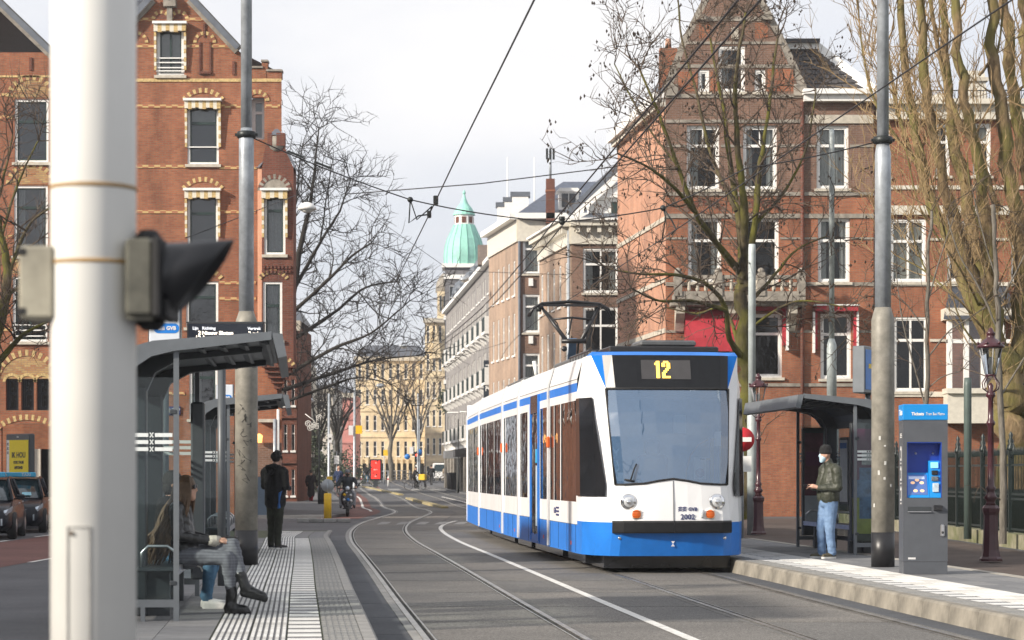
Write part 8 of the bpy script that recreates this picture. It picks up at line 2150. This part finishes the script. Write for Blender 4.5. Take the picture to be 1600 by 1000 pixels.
# ------------------------------------------------------------------ vehicles, signs, bicycles
C_body = plain('car_black', (.006, .008, .014), .25, .0, var=.05, spec=.25); C_glass = plain('car_glass', (.015, .03, .036), .08, var=.2, scale=2, spec=.35); C_head = plain('car_lamp', (.55, .62, .68), .12, .4, var=.3, scale=12)
C_tyre = M_rubber; C_rim = plain('alloy_rim', (.40, .41, .43), .3, .8, var=.1); T_sky = plain('taxi_sign_blue', (.05, .38, .62), .35, var=.1)
def car(label, loc, rz, group):
    t = thing('parked_car', label, 'taxi', loc, rz, group)
    st = [(.0, .60, .26, .60), (.08, .74, .20, .68), (.35, .84, .18, .76), (.75, .88, .17, .84), (1.25, .90, .17, .93), (1.6, .91, .17, .96), (2.6, .91, .17, .98), (3.6, .91, .17, 1.0), (4.1, .87, .2, 1.02), (4.38, .80, .3, .98), (4.46, .70, .4, .85)]
    b = MB(); vs = []; fs = []; n = 10
    for y, w, z0, z1 in st:
        zm = z0+(z1-z0)*.62
        half = [(w*.82, z0), (w*.97, z0+.1), (w, (z0+zm)/2), (w*.985, zm), (w*.88, z1)]
        vs += [(x, y, z) for x, z in half]+[(-x, y, z) for x, z in half[::-1]]
    for i in range(len(st)-1):
        for k in range(n): j = (k+1) % n; fs.append((i*n+k, (i+1)*n+k, (i+1)*n+j, i*n+j))
    fs.append(tuple(range(n))); fs.append(tuple((len(st)-1)*n+k for k in range(n-1, -1, -1)))
    b.add(vs, fs, C_body, True); b.build('body', t)
    g0 = [(1.12, .80, .92), (1.95, .63, 1.40), (2.5, .62, 1.46), (3.2, .60, 1.44), (3.75, .58, 1.30), (4.25, .62, 1.04)]
    b = MB(); vs = []; fs = []
    for y, w, z in g0: vs += [(.80 if y < 4.2 else .68, y if y not in (1.95,) else y, .93), (w, y, z), (-w, y, z), (-.80 if y < 4.2 else -.68, y, .93)]
    for i in range(len(g0)-1):
        for k in range(3): fs.append((i*4+k, (i+1)*4+k, (i+1)*4+k+1, i*4+k+1))
    b.add(vs, fs, C_glass, True); b.build('window', t)
    b = MB()
    b.prism([(-.60, 1.92, 1.405), (.60, 1.92, 1.405), (.60, 2.5, 1.468), (.58, 3.2, 1.45), (.56, 3.72, 1.315), (-.56, 3.72, 1.315), (-.58, 3.2, 1.45), (-.60, 2.5, 1.468)], (0, 0, .012), C_body)
    for s in (-1, 1):
        b.tube([(s*.79, 1.1, .93), (s*.64, 1.95, 1.41), (s*.63, 2.5, 1.465), (s*.61, 3.2, 1.445), (s*.59, 3.75, 1.30), (s*.7, 4.25, 1.0)], .035, C_body, 6); b.tube([(s*.80, 2.55, .94), (s*.635, 2.5, 1.45)], .03, C_body, 6); b.tube([(s*.8, 3.4, .95), (s*.62, 3.3, 1.43)], .05, C_body, 6)
    b.build('roof', t)
    for s in (-1, 1):
        b = MB(); b.prism([(s*.42, .03, .56), (s*.78, .22, .66), (s*.85, .55, .74), (s*.84, .58, .68), (s*.74, .16, .58)], (0, -.02, .06), C_head); b.build('headlight', t)
        b = MB(); b.bx(s*.62, s*.66, .0, .06, .34, .50, C_head); b.prism([(s*.5, .05, .30), (s*.72, .12, .30), (s*.74, .12, .52), (s*.62, .04, .52)], (0, -.02, 0), M_black); b.build('fog_lamp', t)
        b = MB(); b.box((s*.98, 1.35, 1.0), (.2, .1, .13), C_body, .03); b.tube([(s*.82, 1.4, .95), (s*.95, 1.36, .97)], .02, C_body, 5); b.build('wing_mirror', t)
        for y in (.88, 3.58):
            w = put('wheel', None, t); b = MB(); b.lathe([(.20, -.1), (.31, -.1), (.325, -.05), (.325, .05), (.31, .1), (.20, .1)], (s*.82, y, .325), C_tyre, 18, 'X'); b.build('tyre', w)
            b = MB(); b.lathe([(.21, .0), (.20, .06), (.06, .08), (0, .085)] if s > 0 else [(0, -.085), (.06, -.08), (.20, -.06), (.21, 0)], (s*.855, y, .325), C_rim, 14, 'X'); b.build('rim', w)
        b = MB(); b.bx(s*.90, s*.925, 1.75, 1.95, .84, .87, C_rim); b.bx(s*.9, s*.925, 2.8, 3.0, .86, .89, C_rim); b.build('door_handle', t)
    b = MB(); b.bx(-.30, .30, -.02, .03, .36, .48, plain('plate_blue', (.18, .42, .65), .5, var=0)); b.build('number_plate', t)
    b = MB(); b.bx(-.45, .45, -.005, .05, .48, .56, M_black); b.bx(-.38, .38, .0, .06, .24, .33, M_black); b.build('grille', t)
    b = MB(); b.bx(-.55, .55, 2.05, 2.25, 1.47, 1.60, T_sky, .02); sg = b.build('taxi_sign', t); lettering('TAXI', .11, M_white, sg, Vector((.3, 2.045, 1.535)))
    lettering('TCA', .09, M_white, sg, Vector((-.3, 2.045, 1.535)))
    b = MB(); b.quad((.25, 1.2, .99), (.5, 1.2, .99), (.48, 1.33, 1.07), (.25, 1.33, 1.07), plain('permit_card', (.25, .5, .6), .6, var=.1)); b.build('permit_card', t)
    return t
car('front black taxi of the rank with pale blue roof sign, cut by the left edge', (gx(25, 52.6)-.95, 52.4, 0), R(8), 'taxis waiting at the rank')
car('second black taxi with pale blue roof sign, just left of the white pole', (gx(69, 58.4)-.93, 58.4, 0), R(8), 'taxis waiting at the rank')

# billboard by the steps
bb_ = thing('advert_sign', 'free-standing yellow poster sign with black hand lettering behind the taxis', 'advert sign', (gx(32, 72), 72, .1), R(-42))
b = MB(); b.bx(-.64, .64, -.11, .11, .45, 2.75, plain('ad_frame', (.05, .055, .06), .35, var=.1), .03); b.bx(-.3, .3, -.07, .07, 0, .45, M_shopd); b.build('frame', bb_)
P_yel = plain('poster_yellow', (.80, .62, .01), .5, var=.03)
b = MB(); b.bx(-.44, .58, -.122, -.112, .55, 2.55, P_yel); po = b.build('poster', bb_); b = MB(); b.bx(-.58, -.44, -.122, -.112, .55, 2.55, M_white)
for k in range(3):
    for s in (-1, 1): b.beam((-.51-.035*s, -.125, 2.38-k*.14), (-.51+.035*s, -.125, 2.46-k*.14), .004, .022, M_black)
b.build('poster_edge', bb_)
for s_, z, sz in (('IK HOU', 2.06, .25), ('OOK THUIS', 1.83, .12), ('AFSTAND', 1.66, .12), ('VAN JOU', 1.40, .25)): lettering(s_, sz, M_black, po, Vector((.07, -.126, z)), bold=.006, sx=.86)
lettering('Zita', .07, M_white, bb_, Vector((0, -.113, 2.65)))
b = MB(); b.lathe([(.12, 0), (.13, .1), (.09, .2), (.02, .22)], (.07, -.125, .95), plain('drawn_brown', (.30, .10, .03), .6, var=.1), 10); b.build('drawing', po)

# yellow traffic bollard with round sign
yb = thing('traffic_bollard', 'yellow traffic island bollard with the grey back of a round sign', 'bollard', (gx(512, 73), 73, .0))
b = MB(); b.lathe([(.30, 0), (.26, .06), (.14, .10)], (0, 0, 0), M_concd, 12); b.build('base', yb)
b = MB(); b.lathe([(.125, .08), (.125, .90), (.10, .93)], (0, 0, 0), plain('bollard_yellow', (.78, .47, .01), .4, var=.06), 16); b.build('body', yb); b = MB(); b.lathe([(.12, .04), (.12, .1)], (0, 0, 0), M_black, 14); b.build('foot_ring', yb)
b = MB(); b.lathe([(.205, -.012), (.21, 0), (.205, .012)], (0, 0, 1.18), plain('sign_back_grey', (.34, .36, .38), .5, .3, var=.08), 24, 'Y'); b.build('sign_disc', yb); b = MB(); b.tube([(0, -.03, .9), (0, -.03, 1.36)], .02, M_galv, 6); b.build('sign_post', yb); b = MB(); b.bx(-.03, .15, .03, .05, 1.36, 1.48, plain('plate_yellow', (.72, .45, .03), .5, var=0)); b.build('yellow_plate', yb)

# red advert sign on the bridge approach
rs = thing('advert_sign', 'upright black framed advert pillar showing a lit red poster', 'advert sign', (gx(587, 190), 190, gz(190)))
k_ = 190/F
b = MB(); b.bx(-.52, .52, -.12, .12, .55, 2.35, M_black, .05); b.bx(-.2, .2, -.1, .1, 0, .55, M_shopd); b.build('frame', rs)
b = MB(); b.bx(-.38, .38, -.13, -.121, .68, 2.22, glow('poster_red', (.75, .025, .015), .75)); po = b.build('poster', rs)
b = MB()
for z, w in ((2.02, .16), (1.45, .34), (.9, .14)): b.bx(-w/2, w/2, -.134, -.131, z-.03, z+.04, M_curt)
b.build('lettering', po)

# poles and signs down the street
def signpole(label, px, Y, py_top, plates, r=.07, mat=None, name='street_pole', cat='pole'):
    t = thing(name, label, cat, (gx(px, Y), Y, gz(Y)+.05)); zt = CAMH-(py_top-742)/F*Y-gz(Y)-.05; b = MB(); b.lathe([(r*1.3, 0), (r*1.3, .8), (r, .9), (r*.75, zt)], (0, 0, 0), mat or M_galv, 10); b.build('pole_section', t)
    for q in plates:
        nm, x0, x1, y0, y1, mt = q[:6]; kk = Y/F; za, zb_ = CAMH-(y1-742)*kk-gz(Y)-.05, CAMH-(y0-742)*kk-gz(Y)-.05; b = MB()
        if len(q) > 6 and q[6] == 'o': b.lathe([((x1-x0)/2*kk, 0), ((x1-x0)/2*kk, -.03)], (((x0+x1)/2-px)*kk, -r-.04, (za+zb_)/2), mt, 18, 'Y')
        else: b.bx((x0-px)*kk, (x1-px)*kk, -r-.07, -r-.03, za, zb_, mt)
        b.build(nm, t)
    return t
Syel = plain('sign_yellow', (.80, .48, .01), .45, var=.02); Sblu = plain('sign_blue_round', (.01, .16, .50), .4, var=0); Sred = plain('sign_red_small', (.55, .03, .03), .45, var=0); Swh = plain('sign_white', (.68, .68, .68), .45, var=.04)
sp_ = signpole('tall grey pole with a yellow and a white square sign', 554, 130, 585, [('yellow_sign', 556, 566, 665, 678, Syel), ('white_sign', 545, 552, 665, 680, Swh)], .085)
signpole('tall grey pole with a small red and white sign near the walkers', 514, 125, 615, [('sign_plate', 513, 519, 678, 692, Swh), ('red_sign', 514, 518, 684, 687, Sred)], .085)
signpole('thin dark pole by the far left pavement with curled light ornament', 499, 105, 655, [], .045, M_iron)
signpole('short grey pole with a white box among the walkers', 526, 150, 705, [('white_box', 522, 530, 712, 725, Swh)], .05)
dsg = signpole('yellow direction sign with a black arrow on a slim pole', 600, 205, 700, [('arrow_plate', 599, 610, 703, 712, Syel), ('arrow', 609, 612, 705, 710, M_black)], .05)
signpole('pole with round blue cycle signs by the crossing', 655, 200, 655, [('blue_sign', 632, 641, 709, 718, Sblu, 'o'), ('blue_sign', 651, 660, 702, 711, Sblu, 'o'), ('white_plate', 640, 646, 698, 709, Swh)], .07)
signpole('tall grey pole left of the domed tower base', 653, 175, 615, [], .085)
tl = signpole('black and white traffic light post with a red lamp', 651, 178, 705, [('signal_box', 648, 655, 706, 722, M_black)], .06, M_black, 'traffic_light', 'traffic light')
b = MB(); kk = 178/F; b.lathe([(.09, 0), (0, -.03)], (0, -.16, CAMH-(711-742)*kk-gz(178)-.05), glow('lamp_red', (1, .05, .02), 3), 10, 'Y'); b.build('red_lamp', tl)
b = MB()
for z in (.3, .9, 1.5): b.lathe([(.09, z), (.09, z+.3)], (0, 0, 0), M_white, 10)
b.build('white_band', tl)
tl2 = signpole('traffic light post with a green lamp behind the cargo bicycle', 664, 186, 700, [('signal_box', 661, 667, 742, 752, M_black)], .06, M_black, 'traffic_light', 'traffic light')
b = MB(); b.lathe([(.10, 0), (0, -.03)], (0, -.16, CAMH-(748-742)*186/F-gz(186)-.05), glow('lamp_green', (.05, .9, .5), 2), 10, 'Y'); b.build('green_lamp', tl2)
lp = signpole('dark lamp post with white lantern arms before the hotel', 716, 150, 655, [], .05, M_iron, 'street_lamp', 'street lamp')
b = MB(); z = CAMH-(652-742)/F*150; b.box((-.35, 0, z), (.8, .3, .12), M_white, .04); b.box((.35, 0, z+.05), (.5, .3, .12), M_white, .04); b.build('lantern', lp)
wl_ = thing('light_ornament', 'white curled festive light ornament on the dark pole', 'light ornament', at(490, 660, 105)); b = MB(); rg = random.Random(4)
for k in range(6):
    c = Vector((rg.uniform(-.3, .3), 0, rg.uniform(-.35, .35))); b.tube([c+Vector((.16*(1-q/22)*math.cos(q*.6), 0, .16*(1-q/22)*math.sin(q*.6))) for q in range(20)], .018, M_white, 5)
b.tube([(-.4, 0, .4), (0, 0, .1), (.35, 0, -.4)], .018, M_white, 5); b.build('scroll', wl_)

# bridge railing
br = thing('bridge_railing', 'long grey bridge railing crossing the far end of the street', 'railing')
pA, pB = at(492, 749, 200), at(640, 731, 255); pA.z = gz(200); pB.z = gz(255)
n = 22
for k in range(n+1):
    q = pA.lerp(pB, k/n); b = MB(); b.bx(q.x-.05, q.x+.05, q.y-.05, q.y+.05, q.z, q.z+1.15, M_galv); b.build('post', br)
for dz_ in (.35, .7, 1.1):
    b = MB(); b.beam(pA+Vector((0, 0, dz_)), pB+Vector((0, 0, dz_)), .06, .08 if dz_ > 1 else .05, M_white if dz_ > 1 else M_galv); b.build('rail', br)
bq = thing('bridge_parapet', 'low dark green parapet wall behind the bridge railing', 'parapet'); b = MB(); b.prism([(gx(500, 262), 262, 0), (gx(740, 262), 262, 0), (gx(740, 262), 262, 2.6), (gx(500, 262), 262, 2.6)], (0, .5, 0), plain('parapet_green', (.05, .075, .07), .7, var=.2)); b.build('wall', bq)
for k, px in enumerate((525, 565, 607)):
    bo = thing('bollard', 'small white and red bollard on the far pavement, ' + ('leftmost of three', 'middle of three', 'beside the red advert sign')[k], 'bollard', (gx(px, 195), 195, gz(195)), 0, 'white bollards by the bridge'); b = MB(); b.lathe([(.09, 0), (.09, .75), (.05, .85), (0, .87)], (0, 0, 0), M_white, 10); b.build('body', bo); b = MB(); b.lathe([(.094, .55), (.094, .68)], (0, 0, 0), Sred, 10); b.build('red_band', bo)

# bicycles
def bike_meshes():
    M = {}
    b = MB(); P = {'bb': (0, 0, .29), 'st': (0, .13, .85), 'ht': (0, -.42, .82), 'hb': (0, -.46, .62), 'ra': (0, .50, .34), 'fa': (0, -.56, .34)}
    for a, c in (('bb', 'st'), ('bb', 'hb'), ('st', 'ht'), ('bb', 'ra'), ('st', 'ra'), ('ht', 'hb')): b.tube([P[a], P[c]], .018, M_black, 6)
    b.tube([P['hb'], P['fa']], .016, M_black, 6); M['frame'] = b.mesh('frame')
    b = MB(); n = 20; b.tube([(0, .34*math.cos(2*PI*k/n), .34*math.sin(2*PI*k/n)) for k in range(n+1)], .022, M_rubber, 6, cap=False)
    for k in range(10): a = PI*k/5; b.tube([(0, 0, 0), (0, .33*math.cos(a), .33*math.sin(a))], .003, M_galv, 3)
    M['wheel'] = b.mesh('wheel')
    b = MB(); b.tube([(-.28, -.26, 1.04), (-.26, -.38, 1.06), (0, -.44, 1.05), (.26, -.38, 1.06), (.28, -.26, 1.04)], .013, M_galv, 6); b.tube([(0, -.44, 1.05), (0, -.42, .82)], .014, M_galv, 6); M['handlebar'] = b.mesh('handlebar')
    b = MB(); b.prism([(-.09, .26, .93), (.09, .26, .93), (.02, .0, .93), (-.02, .0, .93)], (0, 0, .06), M_black); M['saddle'] = b.mesh('saddle')
    return M
BM = bike_meshes()
def bicycle(label, X, Y, z, rz, group=None):
    t = thing('bicycle', label, 'bicycle', (X, Y, z), rz, group); put('frame', BM['frame'], t); put('wheel', BM['wheel'], t, loc=(0, .50, .345)); put('wheel', BM['wheel'], t, loc=(0, -.56, .345)); put('handlebar', BM['handlebar'], t); put('saddle', BM['saddle'], t); return t
for k, (px, Y, a, lab) in enumerate(((640, 205, 60, 'black bicycle parked leftmost of the row by the bridge'), (684, 215, 75, 'black bicycle parked left of the two walkers before the hotel'), (689, 212, 100, 'black bicycle parked directly behind the dark-clothed walker'), (664, 222, 80, 'black bicycle parked behind the green-lit traffic light'), (712, 180, 85, 'black bicycle leaning at the hotel wall by the lamp post'), (726, 165, 80, 'black bicycle leaning at the hotel wall nearest the tram'), (735, 160, 95, 'black bicycle half hidden behind the tram rear'))):
    bicycle(lab, gx(px, Y), Y, gz(Y)+.1, R(a), 'bicycles parked along the far pavement')
cb = bicycle('black bicycle with a big yellow delivery crate crossing the road', gx(648, 168), 168, gz(168)+.01, R(75))
b = MB(); b.box((0, -.62, .98), (.5, .5, .45), plain('crate_yellow', (.75, .5, .02), .5, var=.05), .03); b.build('crate', cb)
cy = [('c', (.09, -.1, .35), (.1, -.18, .62), .05, .065, P_blk), ('c', (.1, -.18, .62), (.08, .12, .98), .07, .09, P_blk), ('c', (-.09, .0, .25), (-.1, -.1, .60), .05, .065, P_blk), ('c', (-.1, -.1, .6), (-.08, .12, .98), .07, .09, P_blk), ('c', (0, .1, 1.0), (0, -.04, 1.4), .15, .14, P_blk), ('c', (-.16, -.04, 1.44), (.16, -.04, 1.44), .08, .08, P_blk), ('c', (.2, -.05, 1.42), (.26, -.22, 1.22), .065, .055, P_blk), ('c', (.26, -.22, 1.22), (.25, -.33, 1.08), .05, .045, P_blk), ('c', (-.2, -.05, 1.42), (-.26, -.22, 1.22), .065, .055, P_blk), ('c', (-.26, -.22, 1.22), (-.25, -.33, 1.08), .05, .045, P_blk), ('c', (0, -.06, 1.45), (0, -.08, 1.58), .055, .05, P_skin)]+head((0, -.1, 1.67), (0, -1))+hand((.25, -.35, 1.08), (0, -1, 0), (0, 0, 1))+hand((-.25, -.35, 1.08), (0, -1, 0), (0, 0, 1))+shoe((.09, -.12, .26), (0, -1), P_shoe, P_shoe)+shoe((-.09, -.02, .16), (0, -1), P_shoe, P_shoe)
cyp = person('person in black riding the bicycle with the yellow crate', (gx(648, 168), 168, gz(168)+.01), R(75), cy, .024); b = MB(); b.ball((0, -.085, 1.7), (.09, .1, .095), P_hair, 10, 8); b.build('hair', cyp)
wv = thing('van', 'small white van parked at the far crossing', 'van', (gx(690, 240), 240, gz(240)), R(4))
b = MB(); b.prism([(-.85, 0, .35), (.85, 0, .35), (.9, 0, 1.0), (.78, .5, 1.95), (-.78, .5, 1.95), (-.9, 0, 1.0)], (0, 3.8, 0), M_white); b.build('body', wv); b = MB(); b.quad((-.8, .02, 1.1), (.8, .02, 1.1), (.7, .38, 1.8), (-.7, .38, 1.8), C_glass); b.build('windscreen', wv)
for s in (-1, 1):
    for y in (.7, 3.2): b = MB(); b.lathe([(.32, -.1), (.32, .1)], (s*.8, y, .33), M_rubber, 12, 'X'); b.build('wheel', wv)

# scooter with rider, coming towards the camera
SX, SY = gx(543, 82), 82
sc_ = thing('scooter', 'dark scooter with stickers on its front coming down the cycle path', 'scooter', (SX, SY, .006), R(4)); S_b = plain('scooter_black', (.02, .022, .026), .25, var=.1)
w = put('wheel', None, sc_); b = MB(); b.lathe([(.12, -.06), (.21, -.055), (.235, 0), (.21, .055), (.12, .06)], (0, -.62, .235), M_rubber, 16, 'X'); b.build('tyre', w); b = MB(); b.lathe([(.12, -.05), (.12, .05)], (0, -.62, .235), C_rim, 12, 'X'); b.build('rim', w)
b = MB(); b.lathe([(.12, -.06), (.21, -.055), (.235, 0), (.21, .055), (.12, .06)], (0, .62, .235), M_rubber, 16, 'X'); b.build('wheel', sc_)
b = MB(); vs = []; fs = []
for z, w_, y in ((.30, .10, -.62), (.45, .20, -.52), (.65, .25, -.45), (.85, .22, -.42), (.98, .12, -.40)):
    for x in (-1, -.5, 0, .5, 1): vs.append((x*w_, y-.10*(1-x*x), z))
for i in range(4):
    for k in range(4): fs.append((i*5+k, i*5+k+1, i*5+5+k+1, i*5+5+k))
b.add(vs, fs, S_b, True); b.build('leg_shield', sc_)
b = MB(); b.tube([(0, -.84, .36), (0, -.74, .48), (0, -.60, .52)], [.04, .08, .09], S_b, 10); b.build('mudguard', sc_)
b = MB(); b.ball((0, -.46, 1.02), (.13, .10, .10), S_b, 12, 8); b.tube([(-.34, -.34, 1.03), (-.12, -.40, 1.04), (.12, -.40, 1.04), (.34, -.34, 1.03)], .02, M_rubber, 6); b.build('handlebar', sc_)
b = MB(); b.lathe([(.09, 0), (.07, -.03), (0, -.05)], (0, -.55, 1.03), C_head, 14, 'Y'); b.build('headlight', sc_)
b = MB(); b.tube([(.30, -.35, 1.05), (.40, -.36, 1.24)], .01, M_galv, 5); b.box((.42, -.36, 1.28), (.13, .02, .08), M_white, .01); b.build('mirror', sc_)
b = MB(); b.box((0, .35, .62), (.36, .8, .3), S_b, .08); b.box((0, .25, .80), (.30, .7, .10), M_rubber, .04); b.bx(-.18, .18, -.35, .1, .28, .33, S_b); b.build('seat_body', sc_)
rg = random.Random(2)
for x, z, r, mt in ((-.11, .80, .06, Syel), (.12, .78, .055, Swh), (.02, .62, .07, Sblu), (-.12, .62, .05, Swh), (.13, .58, .06, Swh), (-.03, .88, .04, Swh), (.0, .42, .07, Swh)):
    b = MB(); w_ = .24; b.lathe([(r, 0), (0, -.006)], (x, -.462-.10*(1-(x/w_)**2)-(.62-z)*.2*(z < .62)-.012, z), mt, 10, 'Y'); b.build('sticker', sc_)
P_lgr = cloth('light_grey_trousers', (.30, .31, .34)); P_gj = cloth('grey_jacket', (.035, .042, .05)); P_gb = cloth('grey_beanie', (.20, .21, .23))
Am = [('e', (0, .2, .93), (.18, .16, .13), P_lgr), ('c', (.1, .18, .92), (.24, -.22, .84), .095, .08, P_lgr), ('c', (.24, -.22, .84), (.24, -.18, .42), .078, .06, P_lgr), ('c', (-.1, .18, .92), (-.24, -.22, .84), .095, .08, P_lgr), ('c', (-.24, -.22, .84), (-.24, -.18, .42), .078, .06, P_lgr), ('c', (0, .18, 1.0), (0, .08, 1.32), .19, .18, P_gj), ('c', (-.19, .06, 1.36), (.19, .06, 1.36), .10, .10, P_gj), ('c', (.25, .05, 1.34), (.38, -.12, 1.16), .08, .07, P_gj), ('c', (.38, -.12, 1.16), (.30, -.30, 1.08), .065, .05, P_gj), ('c', (-.25, .05, 1.34), (-.38, -.12, 1.16), .08, .07, P_gj), ('c', (-.38, -.12, 1.16), (-.30, -.30, 1.08), .065, .05, P_gj), ('c', (0, .04, 1.38), (0, .02, 1.5), .07, .06, P_skin)]
Am += head((0, .0, 1.59), (0, -1), mask=M_black)+hand((.30, -.31, 1.08), (.2, -1, 0), (0, 0, 1))+hand((-.30, -.31, 1.08), (-.2, -1, 0), (0, 0, 1))+shoe((.25, -.14, .33), (0, -1), P_shoe, P_shoe)+shoe((-.25, -.14, .33), (0, -1), P_shoe, P_shoe)
rd = person('person in grey jacket, pale trousers and grey cap riding the scooter', (SX, SY, .006), R(4), Am, .018); b = MB(); b.lathe([(.10, 1.60), (.105, 1.65), (.085, 1.71), (.04, 1.735), (0, 1.74)], (0, .01, 0), P_gb, 14); b.build('cap', rd)

# waste bin and dark planters at the hotel corner
for k, px in enumerate((703, 709)):
    t = thing('planter', 'tall dark planter by the hotel entrance, ' + ('farther one', 'nearer one')[k], 'planter', (gx(px, 168-k*4), 168-k*4, gz(166)+.1), 0, 'hotel entrance planters'); b = MB(); b.lathe([(.22, 0), (.28, 1.2), (.30, 1.25), (.25, 1.25)], (0, 0, 0), M_black, 12); b.build('pot', t)
o = thing('litter_bin', 'grey litter bin on the far left pavement', 'litter bin', (gx(504, 106), 106, .1)); b = MB(); b.lathe([(.22, 0), (.25, .8), (.2, .95), (.05, 1.0)], (0, 0, 0), M_shopd, 12); b.build('body', o)
# ------------------------------------------------------------------ winter haze
hm = bpy.data.materials.new('haze'); hm.use_nodes = True; ht = hm.node_tree
for n in list(ht.nodes): ht.nodes.remove(n)
ho = ht.nodes.new('ShaderNodeOutputMaterial'); hv = ht.nodes.new('ShaderNodeVolumePrincipled')
hv.inputs['Density'].default_value = 0.0004; hv.inputs['Color'].default_value = (.93, .95, 1, 1); hv.inputs['Anisotropy'].default_value = 0.2
ht.links.new(hv.outputs[0], ho.inputs['Volume'])
b = MB(); b.bx(-905, 905, -85, 2605, -1.1, 40, hm); b.build('haze', None, kind='stuff')
